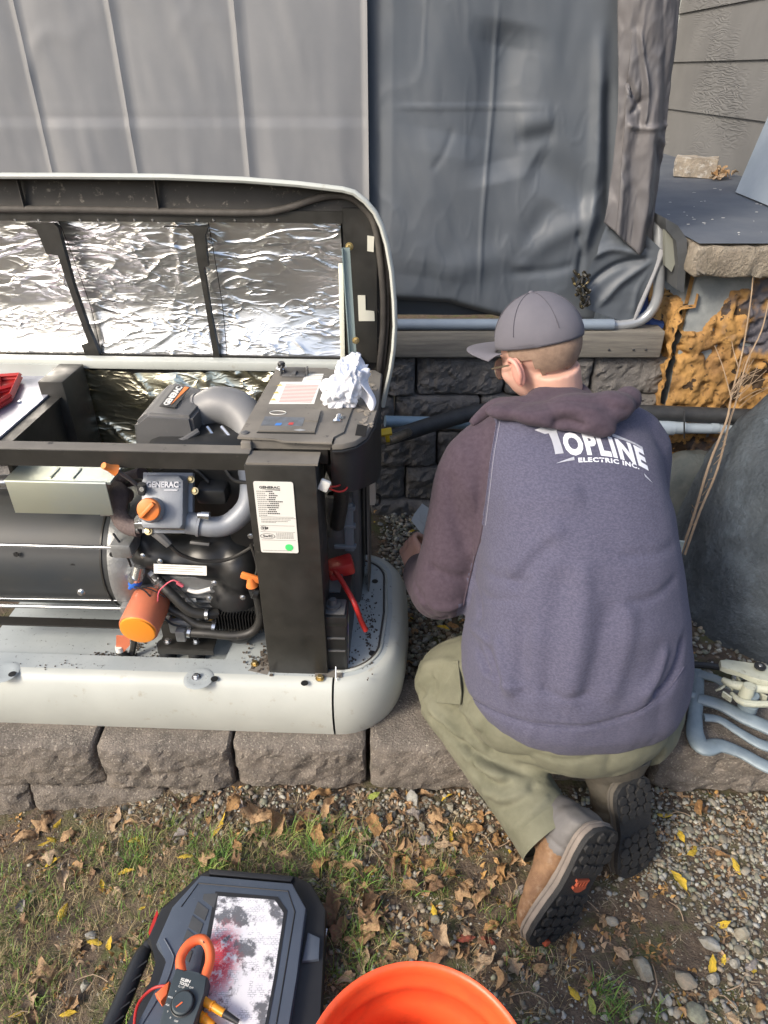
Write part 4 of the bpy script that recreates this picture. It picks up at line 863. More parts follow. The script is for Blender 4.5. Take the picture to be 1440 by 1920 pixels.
# --- control column and battery
s = MB(); s.box(-.366, -.205, .040, .165, .186, .836, bev=.0025); post = obj('front_column', s, m_bsteel, gen)
s = MB(); s.box(-.362, -.20, .042, .10, .836, .841); s.box(-.36, -.175, .112, .40, .841, .862); s.box(-.385, -.36, .10, .16, .80, .862, bev=.004); obj('column_cap', s, m_dusty, gen)
s = MB(); s.prism([(-.425, .045), (-.37, .030), (-.365, .06), (-.365, .15)], .188, .191); s.prism([(-.24, .028), (-.165, .028), (-.165, .052), (-.24, .052)], .1915, .194); obj('column_foot', s, m_dusty, gen, smooth=0)
bolt(g(478, 1245, z=.192), (0, 0, 1), .008, gen); bolt(g(600, 1272, z=.194), (0, 0, 1), .0085, gen); s = MB(); s.tube([g(630, 1250, z=.22), g(630, 1270, z=.20), g(632, 1276, z=.194)], .002, 6); obj('wire_hook', s, m_steel, gen)
# rating label
Y0 = .0385
c00 = g(490, 1035, y=Y0); c10 = g(560, 1035, y=Y0); c01 = g(474, 902, y=Y0); c11 = g(546, 899, y=Y0)
lw = (c10.x - c00.x) * 1.0; lx = c00.x; lz = c00.z; lh = c01.z - c00.z
T = Matrix.Translation((lx, Y0, lz)) @ Matrix.Rotation(R(90), 4, 'X')
def rrect(x0, x1, y0, y1, r, n=4):
    o = []
    for cx, cy, a in ((x1 - r, y0 + r, -90), (x1 - r, y1 - r, 0), (x0 + r, y1 - r, 90), (x0 + r, y0 + r, 180)):
        o += [(cx + r * math.cos(R(a + 90 * k / n)), cy + r * math.sin(R(a + 90 * k / n))) for k in range(n + 1)]
    return o
s = MB(); s.prism(rrect(0, lw, 0, lh, .005), 0, .0012, T=T); lab = obj('rating_label', s, m_white, post, smooth=0)
s = text_mb('GENERAC', .02, .0005, T @ Matrix.Translation((lw * .40, lh * .925, .0016)), bold=.0006, fit=(lw * .52, lh * .034))
s.prism([(lw * .2, lh * .895), (lw * .66, lh * .886), (lw * .66, lh * .899)], .0012, .0018, T=T)
obj('label_heading', s, m_ink, lab, smooth=0)
s = MB(); r_ = random.Random(4)
for k in range(13):
    yy = lh * (.865 - .0275 * k); x = lw * (.06 + .0); e = lw * r_.uniform(.22, .34)
    for q in range(int(e / .004)): s.box(x + .004 * q, x + .004 * q + .0028, yy, yy + .0022, .0012, .0017, T=T)
for yy, n_ in ((.50, 24), (.478, 20), (.455, 18), (.44, 10), (.25, 0)):
    for q in range(n_): s.box(lw * .1 + .0035 * q, lw * .1 + .0035 * q + .0024, lh * yy, lh * yy + .0016, .0012, .0017, T=T)
for k in range(5):
    for q in range(10): s.box(lw * .45 + .0042 * q, lw * .45 + .0042 * q + .003, lh * (.285 - .018 * k), lh * (.285 - .018 * k) + .0015, .0012, .0017, T=T)
for q in range(22): s.box(lw * .06 + .0032 * q, lw * .06 + .0032 * q + .0022, lh * .03, lh * .03 + .0014, .0012, .0017, T=T)
for yy in (.52, .395, .305, .185): s.box(lw * .05, lw * .95, lh * yy, lh * yy + .0009, .0012, .0017, T=T)
obj('label_print', s, m_inkl, lab, smooth=0, kind='stuff')
s = MB()
for k in range(12):
    yy = lh * (.865 - .0275 * k); x = lw * r_.uniform(.28, .38)
    for q in range(r_.randint(3, 8)): s.box(x + .0042 * q, x + .0042 * q + .003, yy, yy + .0026, .0012, .0018, T=T)
s = text_mb('SwRI', .012, .0005, T @ Matrix.Translation((lw * .22, lh * .245, .0016)), bold=.0002, fit=(lw * .24, lh * .036), mb=s)
ov = [(lw * (.22 + .19 * math.cos(a / 24 * 6.2832)), lh * (.245 + .038 * math.sin(a / 24 * 6.2832)), .0018) for a in range(25)]; s.tube([T @ Vector(p) for p in ov], .0005, 4)
for kk in range(3): s.box(lw * .11 + kk * .005, lw * .11 + kk * .005 + .003, lh * .345, lh * .375, .0012, .0018, T=T)
ov = [(lw * (.14 + .07 * math.cos(a / 16 * 6.2832)), lh * (.36 + .03 * math.sin(a / 16 * 6.2832)), .0018) for a in range(17)]; s.tube([T @ Vector(p) for p in ov], .0005, 4)
obj('label_figures', s, m_ink, lab, smooth=0, kind='stuff')
s = MB(); s.lathe([(.0095, 0), (.0095, .001)], 20, T @ Matrix.Translation((lw * .76, lh * .085, .0012))); obj('green_dot', s, mat('green_sticker', (.08, .70, .20), rough=.5), lab, smooth=0)
# battery
bt = thing('battery', 'black battery with a red terminal cover tucked behind the tall black column', 'battery', M=GM @ Matrix.Translation((0, 0, 0)))
s = MB(); s.box(-.25, -.152, .055, .30, .192, .37, bev=.004); s.box(-.252, -.149, .052, .303, .352, .385, bev=.004); obj('case', s, m_black, bt)
s = MB(); s.box(-.245, -.155, .06, .12, .385, .391, bev=.003); s.box(-.245, -.175, .15, .24, .385, .393, bev=.003); s.tube([(-.188, .09, .39), (-.188, .09, .398)], .020, 20); s.tube([(-.188, .09, .398), (-.188, .09, .414)], [.011, .009], 16); obj('lid', s, m_grey, bt)
s = MB(); [s.box(-.203, -.156, .050, .056, z_, z_ + .003) for z_ in (.31, .265)]; obj('case_ribs', s, m_grey, bt)
s = MB(); s.prism([(.06, .215), (.07, .215), (.12, .34), (.10, .34)], 0, .001, T=frame_pts((-.1515, 0, 0), (0, 1, 0), (0, 0, 1))); obj('side_label', s, mat('violet_print', (.16, .10, .35), (.5, .5, .2), scale=40, rough=.5), bt, smooth=0)
s = MB(); p = g(640, 1062, y=.255); T = Matrix.Translation(p) @ Matrix.Rotation(R(-14), 4, 'Y') @ Matrix.Rotation(R(12), 4, 'Z'); s.box(-.035, .035, -.03, .03, -.020, .020, bev=.008, T=T); s.box(-.038, -.012, -.055, -.02, -.016, .016, bev=.008, T=T)
red = obj('terminal_boot', s, m_red, bt); s = MB(); s.tube([g(628, 1072, y=.20), g(640, 1088, y=.17), g(664, 1130, y=.11), g(676, 1162, y=.10), g(686, 1182, y=.10)], .0072, 10, smooth=6); obj('red_cable', s, m_red, bt)
# dim hardware behind the battery
s = MB(); s.box(-.235, -.135, .33, .56, .20, .62, bev=.01); s.box(-.225, -.15, .30, .34, .42, .60, bev=.006); s.tube([(-.20, .31, .60), (-.20, .31, .47)], .022, 14); obj('regulator', s, m_grey, gen)
s = MB(); [s.box(-.205, -.142, .292, .31, z_, z_ + .012, bev=.003) for z_ in (.43, .50, .56)]; s.box(-.175, -.148, .295, .31, .42, .58, bev=.003); obj('regulator_ribs', s, mat('blue_grey_cast', (.15, .18, .21), rough=.45), gen)
s = MB(); s.box(-.118, -.114, .40, .50, .19, .60); obj('end_flange', s, m_dusty, gen, smooth=0)
s = MB(); s.tube([g(618, 860, y=.16), g(640, 920, y=.2), g(632, 985, y=.25)], .02, 12, smooth=4); obj('dark_hose', s, m_hose, gen)
s = MB(); s.box(-.012, .012, -.006, .006, -.014, .014, bev=.003, T=Matrix.Translation(g(608, 910, y=.06)) @ Matrix.Rotation(R(25), 4, 'Y')); obj('white_clip', s, m_white, gen)
s = MB(); s.tube([g(613, 912, y=.065), g(630, 912, y=.08), g(645, 906, y=.12)], .0022, 6, smooth=4); s.tube([g(613, 914, y=.065), g(635, 922, y=.08), g(650, 916, y=.1), g(650, 900, y=.13)], .0022, 6, smooth=5); obj('red_wire', s, m_red, gen)
s = MB(); s.box(-.006, .008, -.001, .001, -.055, .03, T=Matrix.Translation(g(697, 915, y=.33))); s.box(.007, .010, -.0, .02, -.05, .03, T=Matrix.Translation(g(697, 915, y=.33))); obj('latch_plate', s, mat('pale_bracket', (.40, .42, .38), rough=.4, metal=.4), gen)
s = MB(); s.tube([g(700, 925, y=.4), g(712, 930, y=.42), g(710, 945, y=.42), g(698, 948, y=.41)], .004, 6, smooth=4); obj('latch_ring', s, m_black, gen)
# --- control box with top plate
top_poly = [(-.392, .108), (-.305, .104), (-.285, .094), (-.172, .090), (-.172, .118), (-.150, .145), (-.14, .30), (-.185, .50), (-.235, .555), (-.378, .555)]
s = MB(); s.prism(top_poly, .866, .871, bev=.001); tplate = obj('top_plate', s, m_dusty, gen, smooth=30)
s = MB(); s.box(-.352, -.185, .116, .55, .80, .866, bev=.003); obj('control_box', s, m_bsteel, gen)
right_poly = [(-.172, .092), (-.15, .094), (-.120, .112), (-.098, .150), (-.085, .22), (-.078, .32), (-.078, .53), (-.10, .56), (-.24, .56), (-.20, .50), (-.172, .36)]
s = MB(); s.prism(right_poly, .852, .866, bev=.004); obj('end_shell_top', s, m_dusty, gen, smooth=30)
cv = [(-.172, .096), (-.15, .098), (-.124, .116), (-.102, .152), (-.089, .22), (-.082, .32), (-.082, .55)]
s = MB(); n = len(cv); zb_ = [.74, .735, .73, .72, .69, .64, .55]
s.v = [(x, y, .852) for x, y in cv] + [(x, y, zz) for (x, y), zz in zip(cv, zb_)] + [(x - .006, y + .006, .852) for x, y in cv] + [(x - .006, y + .006, zz) for (x, y), zz in zip(cv, zb_)]
s.f = [(i, i + 1, n + i + 1, n + i) for i in range(n - 1)] + [(2 * n + i + 1, 2 * n + i, 3 * n + i, 3 * n + i + 1) for i in range(n - 1)] + [(n + i, n + i + 1, 3 * n + i + 1, 3 * n + i) for i in range(n - 1)]; s.m = [0] * len(s.f)
obj('end_shell', s, m_black, gen)
s = MB(); s.tube([(-.172, .092, .846), (-.15, .094, .846), (-.121, .112, .846), (-.098, .150, .846), (-.084, .22, .846), (-.078, .32, .846)], .0035, 6); obj('end_shell_lip', s, m_black, gen)
# recessed channel, square opening, debris
s = MB(); ch = [g(622, 735, z=.867), g(660, 735, z=.867), g(640, 795, z=.867), g(628, 803, z=.867), g(612, 803, z=.867), g(606, 795, z=.867)]
s.prism([(p.x, p.y) for p in ch][::-1], .866, .8685); obj('channel', s, mat('blue_grey_channel', (.14, .16, .19), (.11, .13, .155), scale=12, rough=.55), gen, smooth=0)
s = MB(); c = g(632, 790, z=.87); s.tube([c, c + Vector((.004, .02, .006))], .007, 14); s.tube([c + Vector((0, -.004, -.001)), c + Vector((0, .0, .003))], .011, 14); s.tube([c + Vector((.006, .016, .0)), c + Vector((.006, .018, .006))], .010, 14); obj('lock_bolt', s, m_steel, gen)
s = MB(); sq = [g(666, 815, z=.868), g(686, 817, z=.868), g(689, 797, z=.868), g(670, 795, z=.868)]; s.prism([(p.x, p.y) for p in sq], .866, .8675); obj('square_opening', s, mat('opening_dark', (.004, .004, .004), rough=.9), gen, smooth=0)
s = MB()
for _ in range(60):
    p = g(random.gauss(688, 7), random.uniform(695, 800), z=.868); q = random.uniform(.003, .011); a = random.uniform(0, 3)
    s.prism([(p.x + q * random.uniform(.5, 1) * math.cos(a + k), p.y + q * random.uniform(.5, 1) * math.sin(a + k)) for k in (0, 1, 2, 3, 4, 5)], .866, .866 + random.uniform(.001, .003))
obj('dried_mud', s, mat('dried_mud', (.26, .235, .20), (.16, .145, .12), scale=60, rough=.95), gen, smooth=0, kind='stuff')
# warning decal with red lines
def flat(poly, z0, z1, m, nm, par): s = MB(); s.prism([(p.x, p.y) for p in poly], z0, z1); return obj(nm, s, m, par, smooth=0, fix=True)
Z = .8715
wl = flat([g(504, 757, z=Z), g(589, 757, z=Z), g(607, 701, z=Z), g(573, 701, z=Z), g(566, 716, z=Z), g(526, 716, z=Z)], .871, .8718, m_white, 'warning_label', tplate)
s = MB()
def bary(u, v): return g(u, v, z=Z)
for k in range(13):
    v = 722 + k * 2.6; uL = 538 - (v - 716) * .40; uR = 600 - (v - 716) * .42
    a, b = bary(uL, v), bary(uR, v); s.box(a.x, b.x, a.y - .0016, a.y + .0016, .8718, .8722)
obj('warning_print', s, mat('red_print', (.55, .20, .18), rough=.6), wl, smooth=0)
s = MB()
for v in (722, 736, 749): a = bary(525 - (v - 722) * .45, v); s.prism([(a.x - .008, a.y - .006), (a.x + .008, a.y - .006), (a.x, a.y + .007)], .8718, .8722)
obj('warning_triangles', s, mat('yellow_print', (.65, .50, .12), rough=.6), wl, smooth=0)
s = MB()
for u_, v_, w_ in ((578, 704, .05), (576, 707, .055), (574, 711, .045)): a = bary(u_, v_); s.box(a.x, a.x + w_, a.y - .001, a.y + .001, .8718, .8722)
obj('label_print', s, m_inkl, wl, smooth=0)
# display latch on the top plate
s = MB(); c = g(552, 702, z=.872); s.box(c.x - .032, c.x + .032, c.y - .02, c.y + .012, .871, .876, bev=.001); s.box(c.x - .03, c.x + .03, c.y + .006, c.y + .010, .874, .890, bev=.001); s.box(c.x - .038, c.x - .034, c.y - .012, c.y + .012, .871, .892); s.box(c.x + .034, c.x + .038, c.y - .012, c.y + .012, .871, .892); s.box(c.x - .004, c.x + .006, c.y - .02, c.y + .008, .876, .881)
obj('hold_down_clip', s, m_grey, gen)
# two control covers with decal
cp = [g(485, 810, z=Z), g(590, 812, z=Z), g(602, 771, z=Z), g(503, 767, z=Z)]
cov = flat(cp, .871, .876, m_dusty, 'control_cover', gen)
flat([g(481, 812, z=Z), g(592, 814, z=Z), g(591, 811, z=Z), g(484, 809, z=Z)], .871, .8725, m_black, 'cover_shadow_gap', gen)
flat([g(489, 798, z=.876), g(566, 799, z=.876), g(572, 783, z=.876), g(497, 781, z=.876)], .876, .8765, mat('blue_decal', (.13, .15, .18), (.09, .10, .11), scale=50, rough=.5), 'cover_decal', cov)
flat([g(515, 797, z=.877), g(526, 797, z=.877), g(529, 793, z=.877), g(518, 793, z=.877)], .8765, .877, mat('blue_mark', (.04, .20, .60), rough=.5), 'blue_mark', cov)
flat([g(540, 796, z=.877), g(549, 796, z=.877), g(551, 792, z=.877), g(542, 792, z=.877)], .8765, .877, m_red, 'red_mark', cov)
s = MB(); c = g(521, 774, z=.8765); s.tube([c + Vector((.020 * math.cos(a / 20 * 6.2832), .011 * math.sin(a / 20 * 6.2832), .0005)) for a in range(21)], .0009, 5); obj('oval_mark', s, m_white, cov)
s = MB(); c = g(562, 806, z=.8765); s.prism([(c.x - .014, c.y), (c.x, c.y - .006), (c.x + .014, c.y), (c.x, c.y + .006)], .876, .8765); obj('diamond_mark', s, mat('light_print', (.3, .32, .34), rough=.5), cov, smooth=0)
flat([g(571, 790, z=.876), g(596, 791, z=.876), g(601, 773, z=.876), g(577, 772, z=.876)], .876, .879, m_dusty, 'key_cover', gen)
s = MB(); c = g(459, 812, z=.871); s.lathe([(.010, 0), (.009, .003), (.004, .005)], 14, Matrix.Translation(c)); obj('plate_rivet', s, m_grey, gen)
s = MB(); c = g(528, 690, z=.873); s.lathe([(.016, 0), (.014, .003)], 16, Matrix.Translation(c)); obj('grommet_washer', s, m_steel, gen)
s = MB(); s.lathe([(.010, .003), (.011, .014), (.008, .018)], 14, Matrix.Translation(c)); obj('grommet', s, m_black, gen)

# --- lid, tipped up at the back: underside faces the lawn
lid = thing('x', None, None, M=GM) if 0 else None
def outline(inset, y):
    """lid rim in elevation (x,z), from lower left up and round to the lower right"""
    pts = [(-1.22, 1.352), (-.90, 1.353), (-.64, 1.352), (-.44, 1.346), (-.30, 1.337), (-.185, 1.325), (-.155, 1.318), (-.125, 1.297), (-.100, 1.27), (-.082, 1.235), (-.068, 1.19), (-.055, 1.12), (-.047, 1.04), (-.044, .97), (-.048, .90), (-.056, .84), (-.07, .77), (-.08, .72)]
    P = [Vector((p[0], 0, p[1])) for p in pts]; out = []
    for i, p in enumerate(P):
        t = (P[min(i + 1, len(P) - 1)] - P[max(i - 1, 0)]).normalized(); nrm = Vector((-t.z, 0, t.x))   # points out
        if nrm.dot(Vector((1, 0, 1))) < 0: nrm = -nrm
        q = p - nrm * inset; out.append((q.x, y, q.z))
    return out
def strip(secs):
    rows = [outline(o, y) for o, y in secs]; n = len(rows[0]); s = MB(); s.v = [p for r in rows for p in r]
    s.f = [(j * n + i, j * n + i + 1, (j + 1) * n + i + 1, (j + 1) * n + i) for j in range(len(rows) - 1) for i in range(n - 1)]; s.m = [0] * len(s.f); return s
s = strip([(.009, .631), (.003, .627), (-.003, .630), (-.005, .636), (-.001, .66), (.012, .70), (.035, .76), (.07, .81), (.13, .84), (.3, .86)]); lid_shell = obj('lid_shell', s, m_pale, gen, smooth=60)
s = strip([(.009, .6315), (.0115, .636), (.015, .68), (.020, .70)]); obj('lid_rim', s, m_bsteel, gen, smooth=60)
s = strip([(.018, .70), (.085, .690), (.09, .70)]); obj('lid_flange', s, mat('dirty_black', (.022, .021, .019), (.035, .033, .03), scale=10, rough=.6, dirt=(.22, .20, .165), dscale=45, dlo=.59, dhi=.70), gen, smooth=60)
# rubber seal with its dip towards the corner
sp = [(-1.22, 1.262), (-.9, 1.262), (-.6, 1.258), (-.42, 1.258), (-.34, 1.27), (-.25, 1.297), (-.19, 1.302), (-.155, 1.29), (-.115, 1.25), (-.098, 1.20), (-.088, 1.12), (-.082, 1.04), (-.082, .95), (-.09, .86), (-.10, .76)]
s = MB(); s.tube([(x, .682, z) for x, z in sp], .0095, 10, smooth=5); obj('lid_seal', s, m_rubber, gen)
s = MB(); s.tube([(x + .012, .69, z + .004) for x, z in sp[8:]], .006, 8, smooth=5); obj('inner_seal', s, m_rubber, gen)
# black inner panel
s = MB(); s.box(-1.22, -.13, .735, .742, .70, 1.24); obj('lid_inner', s, m_bsteel, gen, smooth=0)
# foil panels, gently bellied, lower edge curling forward
def foil_panel(xt0, xt1, xb0, xb1, seed):
    zt, zb = 1.232, .862
    def fn(a, b):
        z = zb + (zt - zb) * b; x = (xb0 + (xb1 - xb0) * a) * (1 - b) + (xt0 + (xt1 - xt0) * a) * b
        y = .704 + .008 * math.sin(b * 3.14) - .050 * max(0, .38 - b) ** 1.3 * 2.2
        return (x, y, z)
    s = MB(); s.grid(fn, 70, 70); V = s.arr(); e = (1 - np.abs(np.linspace(-1, 1, 71)) ** 8); E = np.tile(e, 71)
    W_ = V @ np.array([[.9, 0, -.42], [0, 1, 0], [.42, 0, .9]]) * [1, 1, 2.0]
    V[:, 1] += (vnoise(W_, 4, seed, 1) * .006 - np.clip(1 - np.abs(vnoise(W_, 6, seed + 1, 2)) * 9, 0, 1) ** 1.5 * .0035 * np.clip(vnoise(V, 4, seed + 2, 1) * 3 + .4, 0, 1)) * E
    s.v = [tuple(p) for p in V]; return obj('foil_panel', s, m_foil, gen, smooth=180)
foil_panel(-1.42, -.985, -1.45, -.935, 11); foil_panel(-.983, -.566, -.933, -.552, 15); foil_panel(-.564, -.200, -.550, -.197, 19)
# ribs between the panels
def rib(pts, nm='lid_rib'):
    s = MB(); s.prism([(x, z) for x, z in pts], -.672, -.654, T=Matrix.Rotation(R(90), 4, 'X')); return obj(nm, s, m_bsteel, gen, smooth=0, fix=True)
def gx(u, v, y=.665): p = g(u, v, y=y); return (p.x, p.z)
rib([gx(50, 418), gx(104, 418), gx(112, 425), gx(140, 530), gx(168, 612), gx(190, 664), gx(162, 664), gx(155, 645), gx(168, 640), gx(150, 590), gx(125, 520), gx(112, 478), gx(90, 474), gx(72, 430)])
rib([gx(308, 424), gx(392, 424), gx(386, 440), gx(392, 498), gx(384, 500), gx(398, 590), gx(414, 668), gx(402, 668), gx(385, 560), gx(372, 490), gx(364, 440), gx(350, 426)])
s = MB(); s.box(-1.22, -.19, .684, .697, 1.232, 1.262); s.box(-.192, -.10, .684, .697, .84, 1.27); s.box(-1.22, -.15, .66, .70, .84, .864); obj('lid_frame', s, m_bsteel, gen, smooth=0)
s = MB(); s.box(-1.06, -1.057, .674, .69, 1.262, 1.34); s.box(-.69, -.687, .674, .69, 1.262, 1.34); obj('lid_seam', s, m_rubber, gen, smooth=0)
for u in (28, 72, 150, 184, 218, 252, 286, 370, 400, 440, 475, 520): 
    p = g(u, 413, y=.683); s = MB(); s.lathe([(.004, 0), (.003, .002)], 8, axisT((p.x, .684, p.z), (0, -1, 0))); obj('rivet', s, m_steel, gen)
# hinge arm and brackets
s = MB(); a = g(652, 460, y=.64); b = g(665, 700, y=.60)
s.box(-.009, .009, -.0015, .0015, 0, (a - b).length, T=frame_pts(b, (1, 0, 0), (0, 1, 0)) @ Matrix.Rotation(math.atan2(a.x - b.x, a.z - b.z) , 4, 'Y'))
s.box(-.012, -.009, -.012, .0015, 0, (a - b).length, T=frame_pts(b, (1, 0, 0), (0, 1, 0)) @ Matrix.Rotation(math.atan2(a.x - b.x, a.z - b.z), 4, 'Y')); obj('lid_stay', s, mat('zinc_blue', (.36, .46, .46), rough=.4, metal=.6), gen)
s = MB(); a = g(641, 490, y=.63); b = g(643, 690, y=.60); s.box(-.0065, .0065, -.004, .004, 0, (a - b).length, bev=.001, T=frame_pts(b, (1, 0, 0), (0, 1, 0)) @ Matrix.Rotation(math.atan2(a.x - b.x, a.z - b.z), 4, 'Y')); obj('stay_channel', s, mat('cream_steel', (.68, .68, .58), rough=.4), gen)
bolt(g(655, 462, y=.636), (0, -1, 0), .0075, gen); bolt(g(667, 638, y=.60), (0, -1, 0), .007, gen)
mc = mat('cream_bracket', (.62, .62, .54), rough=.5)
s = MB(); s.prism([gx(670, 557), gx(684, 557), gx(685, 585), gx(701, 587), gx(702, 605), gx(672, 605)], -.684, -.680, T=Matrix.Rotation(R(90), 4, 'X')); s.prism([gx(688, 444), gx(701, 446), gx(700, 475), gx(688, 473)], -.684, -.680, T=Matrix.Rotation(R(90), 4, 'X')); obj('lid_bracket', s, mc, gen, smooth=0, fix=True)

# --- things resting on the generator
# crumpled paper towel
s = MB(); bm = bmesh.new(); bmesh.ops.create_icosphere(bm, subdivisions=5, radius=1); V = np.array([q.co for q in bm.verts])
rr_ = 1 - np.abs(vnoise(V, 1.6, 33, 3)) * 1.1 + vnoise(V, 1.1, 34, 2) * .35 - np.abs(vnoise(V, 4.5, 37, 2)) * .25; V *= rr_[:, None]; V *= np.array([.060, .052, .088]); V[:, 0] -= .04 * np.clip(V[:, 2] / .09, -1, 1) * -.3
V[:, 2] = np.maximum(V[:, 2], -.048)
for q, p in zip(bm.verts, V): q.co = Vector(p)
c = GM @ g(645, 728, z=.915); s.addbm(bm, T=Matrix.Translation((c.x, c.y, c.z + .004)))
tw = MB(); tw.grid(lambda a, b: (c.x + .03 + .04 * a + .01 * math.sin(b * 6), c.y - .01 + .02 * math.sin(a * 5 + b * 3), c.z - .02 + .085 * b - .03 * a), 12, 12); s.add(tw.v, tw.f)
m_paper = mat('paper_towel', (.80, .82, .88), rough=.85, bump=.35, bscale=40)
obj('paper_towel', s, m_paper, smooth=180, label='crumpled white paper towel lying on top of the control box', cat='paper towel')
# red tool tray at the left edge
rt = thing('tool_tray', 'red plastic tray lying on the plate at the left edge of the generator', 'tray', GM @ Vector((-1.08, .4, .824)))
def q3(u, v, z): return GM @ g(u, v, z=z)
s = MB(); A, B, Cc, D = [q3(u, v, .83) for u, v in ((-40, 718), (40, 712), (22, 752), (-40, 790))]
poly = [(p.x, p.y) for p in (D, Cc, B, A)]; cz = (GM @ Vector((0, 0, .828))).z
s.prism(poly, cz, cz + .006, bev=.001); obj('floor', s, m_red, rt, world=True, fix=True)
s = MB()
for p, q_ in ((A, B), (B, Cc), (Cc, D), (A.lerp(B, .5), D.lerp(Cc, .55)), (A.lerp(D, .5), B.lerp(Cc, .5))):
    s.tube([(p.x, p.y, cz + .018), (q_.x, q_.y, cz + .018)], .006, 4); s.tube([(p.x, p.y, cz + .008), (q_.x, q_.y, cz + .008)], .006, 4)
obj('tray_wall', s, m_red, rt, world=True, smooth=30)
# ------------------------------------------------------------------ kneeling person
m_skin = mat('skin', (.56, .33, .255), (.60, .36, .29), scale=25, rough=.5, spec=.35, bump=.05, bscale=300)
nodes_of(m_skin)[2].inputs['Subsurface Weight'].default_value = .12; nodes_of(m_skin)[2].inputs['Subsurface Radius'].default_value = (.02, .008, .005)
m_hair = mat('short_hair', (.30, .21, .155), (.22, .15, .11), scale=60, rough=.8, bump=.5, bscale=900, bdist=.003)
m_cap = mat('cap_cloth', (.125, .122, .145), (.105, .103, .125), scale=10, rough=.85, bump=.25, bscale=900, bdist=.001, sheen=.04)
m_heather = mat('heather_fleece', (.066, .066, .108), (.096, .095, .145), scale=150, rough=.95, bump=.45, bscale=420, bdist=.003, sheen=.06, stretch=(1, 1, 2.2), lo=.4, hi=.62, dirt=(.20, .19, .235), dscale=260, dlo=.60, dhi=.72)
m_sleeve = mat('plum_fleece', (.050, .035, .050), (.066, .048, .066), scale=90, rough=.95, bump=.3, bscale=500, bdist=.002, sheen=.05)
m_trous = mat('olive_canvas', (.118, .120, .080), (.165, .165, .115), scale=14, rough=.9, bump=.4, bscale=260, bdist=.003, sheen=.03)
m_print = mat('white_print', (.72, .74, .80), rough=.7)
person = thing('person', 'kneeling man in grey cap, navy hoodie, olive trousers and brown boots seen from behind', 'person', (.45, 1.2, 0))

def ring_loft(st, n=40):
    """st: list of (centre, lateral vec, depth vec, a, b, squareness)"""
    s = MB(); rings = []
    for c, lx, dx, a, b, p in st:
        c = Vector(c); lx = Vector(lx).normalized(); dx = Vector(dx).normalized(); r = []
        for k in range(n):
            t = 2 * math.pi * k / n; cs, sn = math.cos(t), math.sin(t)
            r.append(c + lx * (a * math.copysign(abs(cs) ** p, cs)) + dx * (b * math.copysign(abs(sn) ** p, sn)))
        rings.append(r)
    s.v = [tuple(q) for r in rings for q in r]
    s.f = [(j * n + i, j * n + (i + 1) % n, (j + 1) * n + (i + 1) % n, (j + 1) * n + i) for j in range(len(rings) - 1) for i in range(n)]
    s.f += [tuple(range(n))[::-1], tuple((len(rings) - 1) * n + k for k in range(n))]; s.m = [0] * len(s.f); return s
# spine stations: (x, y, z) centre, lean of the ring (deg from vertical spine), half width, half depth
ST = [(.50, 1.335, .385, 2, .285, .275, .88), (.497, 1.335, .425, 4, .296, .285, .88), (.495, 1.345, .50, 10, .290, .275, .88), (.495, 1.375, .60, 20, .268, .262, .86), (.49, 1.43, .70, 32, .250, .245, .86),
      (.485, 1.505, .79, 42, .240, .225, .86), (.475, 1.585, .865, 48, .243, .200, .84), (.460, 1.655, .925, 50, .235, .165, .85), (.455, 1.70, .965, 50, .19, .125, .95), (.45, 1.725, .99, 50, .125, .095, 1)]
def spine_ring(x, y, z, lean, a, b, p):
    L_ = R(lean); return ((x, y, z), (1, .05, 0), (0, math.cos(L_), -math.sin(L_)), a, b, p)
L_SH, L_EL, L_WR = Vector((.248, 1.60, .872)), Vector((.162, 1.50, .540)), Vector((.102, 1.70, .470))
R_SH, R_EL, R_WR = Vector((.655, 1.64, .895)), Vector((.735, 1.66, .58)), Vector((.60, 1.88, .42))
s = ring_loft([spine_ring(*q) for q in ST])
s.tube([(.34, 1.655, .915), L_SH, L_SH.lerp(L_EL, .35) + Vector((-.006, .01, 0)), L_SH.lerp(L_EL, .75), L_EL + Vector((.0, .01, -.0)), L_EL.lerp(L_WR, .35), L_EL.lerp(L_WR, .75), L_EL.lerp(L_WR, .9)], [.09, .100, .093, .090, .090, .078, .060, .046], 24, smooth=4)
s.tube([(.60, 1.655, .925), R_SH, R_SH.lerp(R_EL, .5), R_EL, R_EL.lerp(R_WR, .5), R_WR], [.10, .105, .095, .088, .07, .05], 24, smooth=4)
s.ball((.46, 1.68, .955), (.17, .10, .075), 12)
hd = remesh(s, .0072, 16, .6); V, Nn = co_no(hd)
def S(u, v, y): return at(u, v, y=y)
